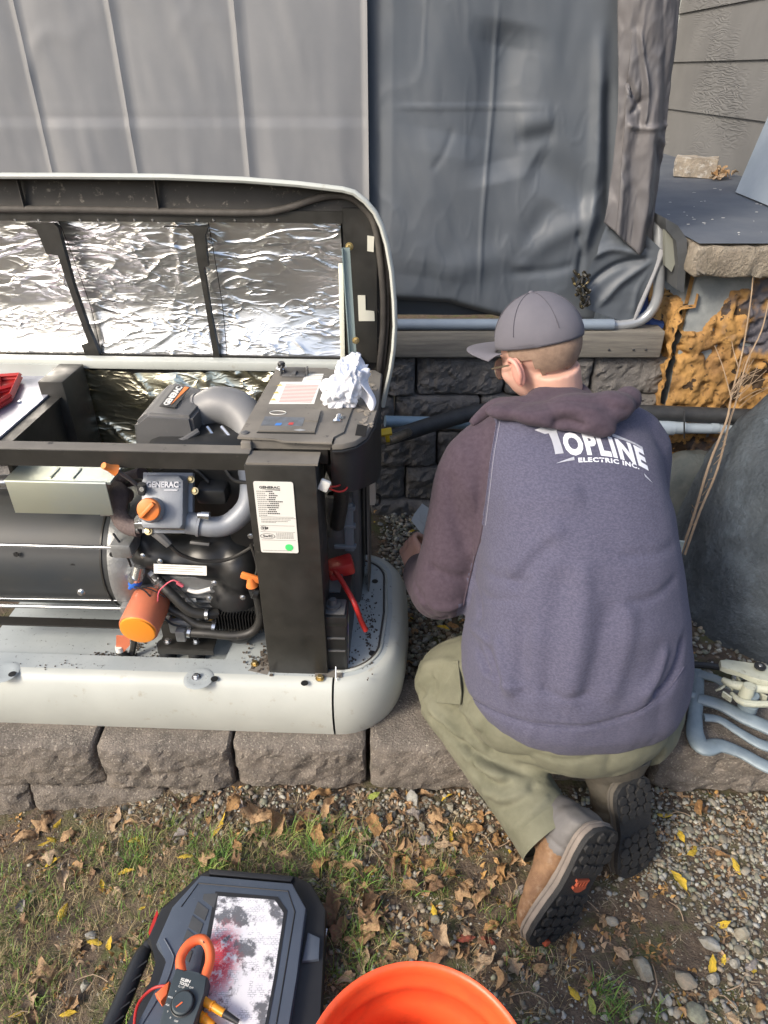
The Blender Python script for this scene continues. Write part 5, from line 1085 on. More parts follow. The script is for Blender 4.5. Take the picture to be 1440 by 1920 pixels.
# folds (lines measured on the back, real ridges and furrows)
bvh0 = BVHTree.FromPolygons([tuple(p) for p in V], [tuple(p.vertices) for p in hd.polygons])
def onto(bv, u, v, fallback=1.3):
    p = Vector((0, 0, CAMH)); d = (at(u, v, y=2.0) - p).normalized(); h = bv.ray_cast(p, d)
    return h[0] if h[0] is not None else at(u, v, y=fallback)
def oc(bv, pts, w_, a_): return crease(V, [onto(bv, *p) for p in pts], w_, a_)
D = vnoise(V, 5, 51, 3) * .006 + vnoise(V, 13, 52, 2) * .0022
for pts, w_, a_ in [([(1062, 1060), (1040, 1180), (1020, 1320)], .030, -.008), ([(1095, 1050), (1090, 1180), (1062, 1330)], .026, .009), ([(1145, 1120), (1125, 1220), (1090, 1335)], .020, -.005), ([(900, 1110), (930, 1125), (985, 1120)], .010, -.005), ([(905, 1060), (940, 1085), (1000, 1090)], .009, -.004), ([(1270, 1080), (1225, 1120), (1170, 1130)], .012, -.005), ([(1265, 1020), (1220, 1040), (1160, 1040)], .012, -.004), ([(900, 1260), (940, 1285), (990, 1290)], .008, .004), ([(1010, 1290), (1060, 1310), (1110, 1300)], .009, -.004),
                    ([(985, 1150), (975, 1240), (985, 1320)], .020, -.008), ([(930, 1190), (940, 1250), (960, 1310)], .018, .010), ([(1180, 1130), (1170, 1230), (1140, 1320)], .022, .007),
                    ([(910, 1210), (925, 1250), (935, 1290)], .010, -.010), ([(1285, 1190), (1262, 1270), (1225, 1310)], .014, -.012), ([(1250, 1210), (1230, 1270), (1200, 1310)], .014, .008),
                    ([(1040, 1010), (990, 1060), (960, 1110)], .022, -.010), ([(1060, 985), (1000, 1030), (950, 1080)], .020, .008), ([(935, 950), (1010, 930), (1100, 930)], .03, .006),
                    ([(893, 1215), (905, 1240), (915, 1268)], .010, -.012), ([(880, 1170), (900, 1190), (915, 1205)], .010, .008),
                    ([(845, 880), (850, 960), (880, 1040)], .022, -.010), ([(880, 900), (895, 980), (890, 1050)], .018, .010), ([(800, 1060), (840, 1080), (885, 1085)], .014, -.009), ([(785, 1120), (830, 1140), (880, 1130)], .012, .009),
                    ([(790, 1140), (830, 1160), (870, 1155)], .008, -.008), ([(776, 1090), (800, 1130), (830, 1160)], .008, -.007), ([(880, 1090), (895, 1130), (893, 1165)], .014, -.012)]:
    D = D + oc(bvh0, pts, w_, a_)
# ribbed hem band: narrower below the seam
hemz = .435 + .10 * np.clip((V[:, 1] - 1.05) / .5, 0, 1) * 0
seam = [onto(bvh0, *p) for p in ((868, 1290), (900, 1322), (960, 1350), (1040, 1362), (1120, 1358), (1190, 1335), (1245, 1295), (1280, 1245))]
D = D + crease(V, seam, .0045, -.006)
D = D * 1.2 + vnoise(V * np.array([2.4, 1, .8]), 9, 57, 3) * .005 * np.clip((.75 - V[:, 2]) * 5, 0, 1)
V = V + Nn * D[:, None]
# lower edge of the hoodie: cut below the hem plane
set_co(hd, V)
# raglan seam: plum sleeve outside a slanted surface through neck, seam and armpit
sp = [onto(bvh0, *p) for p in ((938, 762), (930, 800), (920, 860), (914, 920), (906, 980), (900, 1010))]
pc = np.zeros((len(hd.polygons), 3)); a_ = np.empty(len(hd.polygons) * 3); hd.polygons.foreach_get('center', a_); pc = a_.reshape(-1, 3)
Sx = np.array([p.x for p in sp]); Sz = np.array([p.z for p in sp]); o_ = np.argsort(Sz)
zz_ = np.concatenate([[.40, .55, .66], Sz[o_]]); xx_ = np.concatenate([[.198, .212, .228], Sx[o_]]); xb_ = np.interp(pc[:, 2], zz_, xx_)
left = (pc[:, 0] < xb_) & (pc[:, 2] > .44) & ((pc[:, 2] > .56) | (pc[:, 0] < .196) | (pc[:, 1] > 1.62))
# below the armpit everything on the arm tube belongs to the sleeve
A_ = np.array(L_SH); B_ = np.array(L_EL); t = np.clip(((pc - A_) @ (B_ - A_)) / ((B_ - A_) @ (B_ - A_)), 0, 1); dd = np.linalg.norm(pc - A_ - t[:, None] * (B_ - A_), axis=1)
A2 = np.array(L_WR); t2 = np.clip(((pc - B_) @ (A2 - B_)) / ((A2 - B_) @ (A2 - B_)), 0, 1); dd2 = np.linalg.norm(pc - B_ - t2[:, None] * (A2 - B_), axis=1)
low = (pc[:, 2] < .56) & (dd2 < .10) & (pc[:, 0] < .24) & (pc[:, 1] > 1.5)
rgt = (pc[:, 0] > .735) & (pc[:, 2] > .62) & (pc[:, 1] > 1.62) | (pc[:, 2] <= .72) & (pc[:, 0] > .7) & (pc[:, 1] > 1.6)
hd.polygons.foreach_set('material_index', (left | low | rgt).astype(np.int32))
hoodie = obj('hoodie', hd, [m_heather, m_sleeve], person, smooth=180, world=True)
iM = ROOT[person.name].inverted()
Vh, _ = co_no(hd); Vh = Vh + np.array(ROOT[person.name].translation)
bvh = BVHTree.FromPolygons([tuple(p) for p in Vh], [tuple(p.vertices) for p in hd.polygons])
# seam stitching
def on(u, v, lift=.001):
    p = Vector((0, 0, CAMH)); d = (at(u, v, y=2.0) - p).normalized(); h = bvh.ray_cast(p, d); return (h[0] + h[1] * lift) if h[0] is not None else (None if lift < .008 else at(u, v, y=1.64))
def seam_line(pts, r, nm, m):
    q = smoothpath([Vector((u, v, 0)) for u, v in pts], 8); P = [on(p.x, p.y) for p in q]; P = [p for p in P if p is not None]
    s = MB(); s.tube(P, r, 6); return obj(nm, s, m, hoodie, world=True)
seam_line([(937, 768), (931, 800), (921, 860), (914, 920), (906, 985)], .0016, 'raglan_seam', m_heather)
seam_line([(906, 985), (900, 1015), (889, 1050), (879, 1090), (868, 1136)], .0022, 'side_seam', m_sleeve)
seam_line([(942, 768), (936, 800), (926, 860), (919, 920), (911, 985)], .0007, 'seam_stitching', mat('thread', (.30, .30, .36), rough=.8))
seam_line([(862, 1278), (880, 1305), (930, 1335), (1000, 1358), (1060, 1364), (1130, 1358), (1195, 1335), (1250, 1295), (1282, 1250)], .0016, 'hem_seam', m_heather)
# cuffs
s = MB(); s.tube([L_EL.lerp(L_WR, .80), L_WR + (L_WR - L_EL).normalized() * -.004], [.046, .040], 20); obj('cuff', s, m_sleeve, person, world=True)
s = MB(); s.tube([R_EL.lerp(R_WR, .85), R_WR + (R_WR - R_EL).normalized() * .012], [.050, .043], 20); obj('cuff', s, m_sleeve, person, world=True)

# printed lettering laid onto the cloth
pc0 = on(1122, 845, 0); hit = bvh.ray_cast(Vector((0, 0, CAMH)), (at(1122, 845, y=2.0) - Vector((0, 0, CAMH))).normalized())
pa, pb = on(1045, 852, 0), on(1215, 868, 0); pn_ = hit[1]
TX = frame_pts(pc0 + pn_ * .10, pb - pa, pn_.cross(pb - pa))
Wt = (pb - pa).length
def cloth_print(mb, name, par, sub=2, lift=.0012):
    bm = bmesh.new(); vv = [bm.verts.new(p) for p in mb.v]
    for f in mb.f:
        try: bm.faces.new([vv[i] for i in f])
        except ValueError: pass
    bm.normal_update(); bmesh.ops.delete(bm, geom=[f for f in bm.faces if abs(f.normal.z) < .9], context='FACES_ONLY')
    bmesh.ops.triangulate(bm, faces=bm.faces)
    for _ in range(sub): bmesh.ops.subdivide_edges(bm, edges=[e for e in bm.edges if e.calc_length() > .006], cuts=1, use_grid_fill=True); bmesh.ops.triangulate(bm, faces=bm.faces)
    n3 = TX.to_3x3() @ Vector((0, 0, -1))
    for q in bm.verts:
        p = TX @ Vector((q.co.x, q.co.y, 0)); h = bvh.ray_cast(p, n3)
        q.co = (h[0] - n3 * lift) if h[0] is not None else p
    s = MB(); s.addbm(bm); return obj(name, s, m_print, par, smooth=180, world=True)
def arch(mb, fn): mb.v = [fn(*p) for p in mb.v]; return mb
lt = text_mb('OPLINE', .05, .0, Matrix.Identity(4), bold=.0026, fit=(Wt * .90, .064), spc=1.14)
lt = arch(lt, lambda x, y, z: (x + Wt * .125 + y * -.10, y * (1 - .25 * (x / Wt)) + .016 - .55 * (x + .02) ** 2 * 2.0 - .018 * (x / Wt), z))
cloth_print(lt, 'printed_lettering', hoodie)
s = MB(); s.prism([(-Wt * .60, .062), (-Wt * .50, .048), (-Wt * .46, .050), (-Wt * .44, .030), (-Wt * .42, -.012), (-Wt * .335, -.010), (-Wt * .36, .030), (-Wt * .375, .055), (-Wt * .36, .066), (-Wt * .5, .072)], 0, .001); s.prism([(Wt * .22, .056), (Wt * .56, .030), (Wt * .565, .018), (Wt * .48, .030), (Wt * .22, .046)], 0, .001)
cloth_print(s, 'printed_bar', hoodie)
lt = text_mb('ELECTRIC INC.', .02, .0, Matrix.Identity(4), bold=.0009, fit=(Wt * .66, .0130), spc=1.15)
lt = arch(lt, lambda x, y, z: (x + Wt * .14, y - .0265 - .9 * (x - .0) ** 2 * .8 - .03 * x, z)); cloth_print(lt, 'printed_small_lettering', hoodie)
s = MB(); s.prism([(-Wt * .42, -.036), (-Wt * .23, -.028), (-Wt * .23, -.019)], 0, .001); s.prism([(Wt * .52, -.046), (Wt * .62, -.066), (Wt * .53, -.055)], 0, .001); cloth_print(s, 'printed_stroke', hoodie)

# hood lying on the shoulders
s = MB()
s.tube([on(884, 800, .006), on(905, 778, .012), on(940, 768, .016), at(1000, 762, y=1.59), at(1080, 758, y=1.575), at(1150, 760, y=1.565), at(1176, 770, y=1.56)], [.014, .020, .023, .025, .027, .029, .028], 16, smooth=5)
for u, v, r3, lf in [(960, 778, (.070, .04, .024), .012), (1020, 785, (.080, .045, .026), .014), (1080, 782, (.08, .05, .034), .03), (1135, 782, (.062, .05, .038), .035), (1165, 770, (.035, .04, .032), .035), (1105, 806, (.055, .035, .030), .028), (1125, 815, (.038, .024, .022), .02), (1060, 800, (.05, .03, .022), .018)]:
    s.ball(on(u, v, lf), r3, 12)
s.tube([at(985, 756, y=1.64), at(1012, 738, y=1.66), at(1055, 726, y=1.68), at(1086, 732, y=1.68), at(1110, 752, y=1.63)], [.014, .022, .024, .022, .014], 14, smooth=5)
s.ball(at(1045, 752, y=1.62), (.085, .05, .04), 12)
hm2 = remesh(s, .006, 26, .6); V, Nn = co_no(hm2); bv2 = BVHTree.FromPolygons([tuple(p) for p in V], [tuple(p.vertices) for p in hm2.polygons])
D = vnoise(V, 9, 61, 3) * .004
for pts, w_, a_ in [([(905, 768), (980, 752), (1080, 752), (1185, 756)], .004, -.005), ([(1035, 795), (1060, 788), (1100, 800)], .010, -.014), ([(1000, 775), (1060, 770), (1130, 775)], .012, .007), ([(1130, 762), (1175, 768), (1188, 790)], .010, -.007), ([(930, 765), (990, 780), (1040, 800)], .012, .006)]:
    D = D + crease(V, [onto(bv2, *p, fallback=1.6) for p in pts], w_, a_)
set_co(hm2, V + Nn * D[:, None]); obj('hood', hm2, m_sleeve, person, smooth=180, world=True)

# ---- head, neck, arms and hands: one continuous body
HC = Vector((.396, 1.715, 1.152)); hf = Vector((-.66, .67, -.34)).normalized(); hu = (Vector((0, 0, 1)) - hf * hf.z).normalized(); hl = hu.cross(hf).normalized()
HT = Matrix((hf, hl, hu)).transposed().to_4x4(); HT.translation = HC       # head frame: x forward, y his left, z up
s = MB()
s.ball((-.005, 0, .025), (.108, .086, .095), 16, T=HT); s.ball((.03, 0, -.038), (.078, .074, .090), 14, T=HT); s.ball((.052, 0, -.085), (.040, .042, .040), 12, T=HT)      # skull, face, jaw
s.ball((.100, 0, -.030), (.016, .011, .020), 10, T=HT); s.ball((.085, 0, -.060), (.02, .022, .014), 10, T=HT); s.ball((.086, 0, .0), (.020, .05, .012), 10, T=HT)      # nose, mouth, brow
for sy in (-1, 1): s.ball((.066, .040 * sy, -.045), (.030, .028, .034), 8, T=HT)
nk = HT @ Vector((-.035, 0, -.05)); s.tube([nk, nk.lerp(Vector((.46, 1.70, .99)), .5) + Vector((0, -.006, 0)), Vector((.465, 1.69, .97)), Vector((.47, 1.60, .86))], [.064, .067, .076, .12], 20, smooth=4)
s.tube([Vector((.47, 1.60, .86)), (.49, 1.45, .70), (.50, 1.36, .50)], [.12, .15, .17], 18, smooth=3)
def arm(sh, el, wr, hand_dir, palm_n, grip):
    s.tube([Vector((.46, 1.62, .89)), sh, sh.lerp(el, .5), el, el.lerp(wr, .4), wr], [.07, .06, .05, .043, .042, .028], 14, smooth=3)
    hd_ = Vector(hand_dir).normalized(); pn2 = Vector(palm_n).normalized(); sd_ = hd_.cross(pn2).normalized()
    T = Matrix((hd_, sd_, pn2)).transposed().to_4x4(); T.translation = wr
    s.box(-.01, .092, -.042, .042, -.014, .014, bev=.012, T=T)
    for k, (yy, ln) in enumerate(((-.031, .078), (-.010, .088), (.011, .082), (.031, .064))):
        P_ = [T @ Vector((.07, yy, 0)), T @ Vector((.105, yy * 1.05, .002)), T @ Vector((.105 + ln * .40, yy * 1.05, -.02 * grip)), T @ Vector((.105 + ln * .50, yy, -.045 * grip)), T @ Vector((.105 + ln * .35, yy, -.065 * grip))]
        s.tube(P_, [.0105, .010, .009, .0082, .007], 10, smooth=2)
    s.tube([T @ Vector((.015, -.034, -.004)), T @ Vector((.045, -.058, -.015)), T @ Vector((.070, -.062, -.034)), T @ Vector((.088, -.052, -.050))], [.015, .013, .011, .009], 10, smooth=2)
arm(L_SH, L_EL, L_WR, (-.22, .90, .10), (-.75, -.25, .55), 1.0)
arm(R_SH, R_EL, R_WR, (-.35, .8, -.3), (.2, -.2, .9), 1.0)
bd = remesh(s, .0048, 5, .5); body = obj('body', bd, m_skin, person, smooth=180, world=True)
# ears
for sy in (1, -1):
    s = MB(); Te = HT @ Matrix.Translation((.006, .093 * sy, -.036)) @ Matrix.Scale(1.15, 4) @ Matrix.Rotation(R(-14 * sy), 4, 'Z') @ Matrix.Rotation(R(8), 4, 'Y')
    s.ball((0, 0, 0), (.019, .009, .033), 12, T=Te); s.tube([(-.004, .006 * sy, -.024), (-.017, .010 * sy, -.004), (-.014, .012 * sy, .020), (.003, .010 * sy, .031), (.013, .006 * sy, .020)], [.005, .006, .006, .006, .004], 8, smooth=4)
    k = len(s.v); s.v = s.v[:-0 or None]
    tb = MB(); tb.tube([(-.004, .006 * sy, -.024), (-.017, .010 * sy, -.004), (-.014, .012 * sy, .020), (.003, .010 * sy, .031), (.013, .006 * sy, .020)], [.005, .006, .006, .006, .004], 8, smooth=4)
    e = MB(); e.ball((0, 0, 0), (.019, .009, .033), 12, T=Te); e.add(tb.v, tb.f, 0, Te)
    er = remesh(e, .0022, 4, .5); obj('ear', er, mat('ear_skin', (.62, .30, .24), rough=.5), person, smooth=180, world=True)
# clipped hair below the cap: thin shell over the back and sides
bm = bmesh.new(); bmesh.ops.create_uvsphere(bm, u_segments=48, v_segments=32, radius=1)
for q in bm.verts: q.co = Vector((-.006 + q.co.x * .1100, q.co.y * .0885, .018 + q.co.z * .099))
dele = [f for f in bm.faces if (lambda c: c.z < -.055 + .02 * math.sin(c.y * 60) * .3 - .3 * min(0, c.x + .03) * -.25 or c.z > .04 or c.x > .030 - (.04 if c.z < -.02 else 0) or (c.x > -.035 and c.z < -.012))(f.calc_center_median())]
bmesh.ops.delete(bm, geom=dele, context='FACES'); s = MB(); s.addbm(bm, T=HT); obj('hair', s, m_hair, person, smooth=180, world=True)
# cap
bm = bmesh.new(); bmesh.ops.create_uvsphere(bm, u_segments=64, v_segments=40, radius=1)
for q in bm.verts: q.co = Vector((-.004 + q.co.x * .119, q.co.y * .0985, .022 + q.co.z * .118))
band = lambda c: .016 + .10 * (c.x + .10) * .35
dele = [f for f in bm.faces if f.calc_center_median().z < band(f.calc_center_median())]
bmesh.ops.delete(bm, geom=dele, context='FACES')
for q in bm.verts:
    if q.is_boundary: q.co.z = band(q.co)
V_ = np.array([q.co for q in bm.verts]); nz_ = vnoise(V_, 14, 44, 2) * .002
for q, d_ in zip(bm.verts, nz_): q.co += q.co.normalized() * d_
for q in bm.verts:
    tk_ = 1 - .055 * max(0, 1 - (q.co.z - .0) / .05) ** 2 * (1 if q.co.x < .03 else .4); q.co.x *= tk_; q.co.y *= tk_
s = MB(); s.addbm(bm, T=HT); cap = obj('cap', s, m_cap, person, smooth=180, world=True); cap.modifiers.new('t', 'SOLIDIFY').thickness = .003
m_capd = mat('cap_thread', (.075, .073, .09), rough=.9)
s = MB()   # bill
def bill(a, b):
    th = (a - .5) * 2 * 1.12; rr2 = .114 + .105 * b * (math.cos(th * .9)) ** .5
    x = math.cos(th) * rr2 * 1.02; y = math.sin(th) * (.100 + .016 * b); return tuple(HT @ Vector((x - .002, y, .012 + .030 * b - .012 * b * b - .024 * (th ** 2) * b - .0 * b)))
s.grid(bill, 28, 10); bl_ = obj('bill', s, m_cap, cap, smooth=180, world=True); bl_.modifiers.new('t', 'SOLIDIFY').thickness = .003
for k in range(6):
    s = MB(); a = k * math.pi / 3 + .5; s.tube([HT @ Vector((-.004 + .1195 * math.cos(a) * math.cos(e), .0990 * math.sin(a) * math.cos(e), .022 + .1185 * math.sin(e))) for e in np.linspace(.25, 1.5, 18)], .0013, 5); obj('cap_seam', s, m_capd, cap, world=True)
s = MB(); s.ball((-.004, 0, .141), (.007, .007, .004), 8, T=HT); obj('cap_button', s, m_cap, cap, world=True)
bp_ = [HT @ Vector((-.004 + .1150 * math.cos(a), .0955 * math.sin(a), band(Vector((-.004 + .122 * math.cos(a), 0, 0))) + .004)) for a in np.linspace(-2.6, 2.6, 50)]
s = MB(); s.tube(bp_, .0022, 6); obj('cap_band', s, mat('cap_band_cloth', (.08, .078, .095), rough=.9), cap, world=True)
# safety glasses
s = MB()
for sy in (1, -1): s.tube([(-.01, .092 * sy, -.014), (.05, .090 * sy, -.018), (.102, .074 * sy, -.024)], .0022, 6, smooth=3)
s2 = MB(); s2.add(s.v, s.f, 0, HT)
for sy in (1, -1):
    s2.tube([HT @ Vector((.112 - .018 * abs(math.cos(a)) * 0 - .35 * (abs(.036 * sy + .032 * math.cos(a))) ** 2 * 8, .036 * sy + .032 * math.cos(a), -.034 + .027 * math.sin(a))) for a in np.linspace(0, 2 * math.pi, 25)], .0014, 6)
gl = obj('glasses', s2, mat('gold_frame', (.50, .42, .30), rough=.3, metal=.8), person, world=True)
s = MB()
for sy in (1, -1):
    ring = [HT @ Vector((.112 - 2.8 * (abs(.036 * sy + .031 * math.cos(a))) ** 2, .036 * sy + .031 * math.cos(a), -.034 + .026 * math.sin(a))) for a in np.linspace(0, 2 * math.pi, 25)[:-1]]
    s.add(ring, [tuple(range(24))])
mg = mat('lens', (.8, .82, .82), rough=.05, trans=.85); obj('lens', s, mg, gl, world=True)

# ---- trousers
s = MB()
s.ball((.46, 1.27, .365), (.265, .20, .150), 16); s.ball((.50, 1.20, .36), (.22, .15, .12), 14)
KL = at(838, 1292, z=.262); AL = at(1026, 1556, z=.175); HL = Vector((.36, 1.30, .36))
s.tube([HL, HL.lerp(KL, .5) + Vector((0, .03, .015)), KL + Vector((.01, .02, .015)), KL], [.145, .130, .105, .09], 22, smooth=4)
s.tube([KL + Vector((-.01, .0, -.012)), KL.lerp(AL, .3), KL.lerp(AL, .65), AL], [.088, .095, .092, .088], 22, smooth=4)
s.ball(KL + Vector((0, .0, -.01)), (.082, .085, .085), 14)
KR = Vector((.80, 1.47, .27)); HR = Vector((.62, 1.32, .36)); AR = Vector((.66, 1.12, .27))
s.tube([HR, HR.lerp(KR, .5), KR], [.14, .12, .095], 20, smooth=4); s.tube([KR, KR.lerp(AR, .5), AR + Vector((0, .08, 0))], [.09, .085, .075], 20, smooth=4)
tm_ = remesh(s, .0075, 10, .6); V, Nn = co_no(tm_); bvt = BVHTree.FromPolygons([tuple(p) for p in V], [tuple(p.vertices) for p in tm_.polygons])
D = vnoise(V, 8, 71, 3) * .005
for pts, w_, a_ in [([(800, 1340), (870, 1400), (960, 1440), (1060, 1455)], .010, -.014), ([(800, 1325), (850, 1372), (900, 1400)], .012, .008), ([(905, 1400), (950, 1420), (1000, 1425)], .012, -.012), ([(860, 1400), (900, 1440), (960, 1465)], .014, .010),
                    ([(880, 1440), (930, 1470), (960, 1462)], .010, -.010), ([(900, 1480), (950, 1500), (1000, 1480)], .012, .008), ([(930, 1520), (975, 1500), (1010, 1465)], .012, -.009), ([(960, 1560), (1000, 1520), (1030, 1490)], .012, .006), ([(860, 1370), (880, 1420), (905, 1470)], .009, -.008),
                    ([(790, 1250), (830, 1240), (870, 1255)], .014, .006), ([(850, 1320), (880, 1340), (900, 1370)], .008, .008), ([(780, 1300), (820, 1310), (850, 1330)], .010, -.008), ([(775, 1270), (790, 1300), (800, 1330)], .010, -.006), ([(990, 1410), (1060, 1425), (1115, 1420)], .005, -.005)]:
    D = D + crease(V, [onto(bvt, *p, fallback=1.2) for p in pts], w_, a_)
D = D * 1.5 - np.clip(1 - np.abs(vnoise(V @ np.array([[.8, .4, .4], [-.5, .8, .2], [0, -.3, .9]]) * [1, 2.6, 1], 7, 77, 2)) * 7, 0, 1) ** 1.5 * .004
set_co(tm_, V + Nn * D[:, None]); trousers = obj('trousers', tm_, m_trous, person, smooth=180, world=True)
def tr_patch(pts, nm, lift, th=.003):
    P = [onto(bvt, *p, fallback=1.2) for p in pts]; c = sum(P, Vector()) / len(P); n_ = (Vector((0, 0, CAMH)) - c).normalized(); s = MB(); k = len(P)
    nn_ = (P[1] - P[0]).cross(P[2] - P[0]).normalized(); nn_ = nn_ if nn_.dot(n_) > 0 else -nn_
    s.v = [tuple(p + nn_ * lift) for p in P] + [tuple(p + nn_ * (lift + th)) for p in P]; s.f = [tuple(range(k, 2 * k))] + [(i, (i + 1) % k, k + (i + 1) % k, k + i) for i in range(k)]; s.m = [0] * len(s.f)
    return obj(nm, s, m_trous, trousers, smooth=0, world=True, fix=True)
tr_patch([(836, 1245), (862, 1240), (868, 1300), (866, 1322), (822, 1318)], 'pocket_flap', .003, .004)
# cuff opening
dA = (AL - KL).normalized(); s = MB(); s.tube([AL - dA * .02, AL + dA * .024], [.0885, .0905], 28, cap=False); s.tube([AL + dA * .024, AL + dA * .018], [.0905, .082], 28, cap=False); obj('trouser_cuff', s, m_trous, trousers, world=True)

# ---- boots
m_leather = mat('brown_leather', (.25, .145, .075), (.14, .075, .04), scale=22, rough=.8, bump=.7, bscale=90, bdist=.004, dirt=(.30, .22, .15), dscale=26, dlo=.52, dhi=.7)
m_shaft = mat('grey_leather', (.125, .12, .118), (.08, .077, .073), scale=10, rough=.55, bump=.15, bscale=120)
m_mid = mat('dusty_midsole', (.24, .205, .175), (.17, .145, .125), scale=20, rough=.85)
m_sole = mat('black_outsole', (.014, .015, .017), (.026, .026, .026), scale=22, rough=.75, bump=.4, bscale=160, dirt=(.08, .072, .062), dscale=55, dlo=.62, dhi=.75)
def boot(heel, toe, n, shaft_to, mats, label, flip=1, W=.112, shr=.072):
    heel = Vector(heel); toe = Vector(toe); L_ = (toe - heel).length; d = (toe - heel).normalized(); n = Vector(n); n = (n - d * n.dot(d)).normalized()
    up = -n; yy = up.cross(d).normalized() * flip
    T = Matrix((d, yy, up)).transposed().to_4x4(); T.translation = heel; k = L_ / .31; mu, ms, mm, mo = mats
    # plan of the sole, heel at x=0
    prof_ = [(0, 0), (.006, .030), (.025, .043), (.06, .046), (.11, .041), (.15, .040), (.20, .050), (.24, .054), (.275, .047), (.298, .030), (.31, .008)]
    xs_ = np.linspace(0, 1, 40) ; px_ = np.array([p[0] for p in prof_]); pw = np.array([p[1] for p in prof_])
    up_ = [(x * k, np.interp(x, px_, pw) * W / .108) for x in .155 - .155 * np.cos(np.linspace(0, np.pi, 24))]
    outl = [(x, w_) for x, w_ in up_] + [(x, -w_ * .94) for x, w_ in up_[::-1][1:-1]]
    def bend(v): # toe spring
        return [(x, y, z + .22 * max(0, x / k - .21) ** 2 * 6) for x, y, z in v]
    s = MB(); s.prism(outl, .012, .034, bev=.004); s.v = bend(s.v); s.v = [tuple(T @ Vector(p)) for p in s.v]; 
    b0 = None
    # upper by lofted rings across the foot
    u_ = MB(); rings = []
    for x, w_, h in [(.004, .020, .085), (.02, .038, .115), (.05, .043, .135), (.09, .042, .130), (.125, .042, .128), (.155, .044, .112), (.19, .048, .098), (.23, .050, .086), (.265, .046, .074), (.290, .034, .060), (.303, .016, .044)]:
        r = []
        for q in range(20):
            a = 2 * math.pi * q / 20; cs, sn = math.cos(a), math.sin(a)
            r.append((x * k, w_ * W / .108 * math.copysign(abs(cs) ** .75, cs), .026 + (h - .026) * (.5 + .5 * math.copysign(abs(sn) ** .8, sn)) + .22 * max(0, x - .21) ** 2 * 6))
        rings.append(r)
    u_.v = [p for r in rings for p in r]; u_.f = [(j * 20 + i, j * 20 + (i + 1) % 20, (j + 1) * 20 + (i + 1) % 20, (j + 1) * 20 + i) for j in range(len(rings) - 1) for i in range(20)] + [tuple(range(20)), tuple(range(len(rings) * 20 - 20, len(rings) * 20))]
    u_.v = [tuple(T @ Vector(p)) for p in u_.v]; u_.m = [0] * len(u_.f)
    an = T @ Vector((.055 * k, 0, .10)); st2 = Vector(shaft_to)
    sh = MB(); sh.v = list(u_.v); sh.f = list(u_.f); sh.m = list(u_.m)
    sh.tube([T @ Vector((.060 * k, 0, .06)), an, an.lerp(st2, .5), st2], [.046, .052, shr * .92, shr], 22, smooth=3)
    me = remesh(sh, .0055, 6, .5); V2, N2 = co_no(me)
    Vl = (np.array(T.inverted().to_3x3()) @ (V2 - np.array(T.translation)).T).T
    me_c = np.empty(len(me.polygons) * 3); me.polygons.foreach_get('center', me_c); c_ = me_c.reshape(-1, 3); cl = (np.array(T.inverted().to_3x3()) @ (c_ - np.array(T.translation)).T).T
    heelc = (cl[:, 0] < .085 * k + .02 * np.sin(cl[:, 2] * 30)) 
    D_ = vnoise(V2, 16, 81, 3) * .004 - .004 * np.exp(-((Vl[:, 0] / k - .118 - .2 * (Vl[:, 2] - .08)) / .006) ** 2) - .003 * np.exp(-((Vl[:, 0] / k - .14) / .005) ** 2) - .003 * np.exp(-((Vl[:, 0] / k - .085) / .003) ** 2) - .003 * np.exp(-((Vl[:, 0] / k - .222) / .004) ** 2)
    set_co(me, V2 + N2 * D_[:, None]); me.polygons.foreach_set('material_index', heelc.astype(np.int32))
    b0 = obj('boot', me, [mu, ms], person, smooth=180, world=True, label=label)
    obj('midsole', s, mm, b0, smooth=50, world=True)
    s = MB(); s.prism([(x, y * 1.0) for x, y in outl], .0, .013); s.v = bend(s.v); s.v = [tuple(T @ Vector(p)) for p in s.v]; obj('outsole', s, mo, b0, smooth=40, world=True)
    # rand: worn welt line round the midsole
    s = MB(); q = bend([(x * 1.004, y * 1.03, .026) for x, y in outl + outl[:1]]); s.tube([T @ Vector(p) for p in q], .0022, 6); obj('welt', s, mm, b0, world=True)
    # tread lugs
    rr_ = random.Random(5)
    for i in range(11):
        x = .018 + i * .0262
        if .118 < x < .150: continue
        w_ = float(np.interp(x, px_, pw)) * W / .108
        for j, fy in enumerate((-.72, -.24, .24, .72) if i not in (0, 10) else (-.4, .4)):
            y = fy * w_ * .95 + (.003 if i % 2 else -.003); cx = x * k + rr_.uniform(-.002, .002); r1 = .0128 * rr_.uniform(.9, 1.1); r2 = max(w_ * .225, .006)
            nn3 = 6; a0 = rr_.uniform(0, 1); pl = [(cx + r1 * math.cos(a0 + 6.2832 * t_ / nn3), y + r2 * math.sin(a0 + 6.2832 * t_ / nn3)) for t_ in range(nn3)]
            s = MB(); s.prism(pl, 0, .006); s.v = [(a, b, -c_) for a, b, c_ in s.v]; s.v = bend(s.v); s.v = [tuple(T @ Vector(p)) for p in s.v]; obj('lug', s, mo, b0, smooth=0, world=True, fix=True)
    return b0, T, k
heelL = at(1126, 1578, z=.250); toeL = at(1018, 1778, z=.012)
bL, TB, kb = boot(heelL + Vector((.016, .006, .036)), toeL + Vector((-.004, -.006, -.004)), (.56, -.76, .30), AL + dA * -.03, (m_leather, m_shaft, m_mid, m_sole), 'brown leather work boot with a grey heel and a black lugged sole', W=.154, shr=.072)
s = MB(); mo_ = mat('orange_emblem', (.36, .07, .03), rough=.75)
def em(x0, x1, y0, y1): s.box(x0 * kb, x1 * kb, y0, y1, -.0055, .0, T=TB)
em(.122, .1275, -.024, .024); em(.139, .1445, -.024, .024); [em(.1275, .139, y_, y_ + .005) for y_ in (-.022, -.011, 0, .011)]
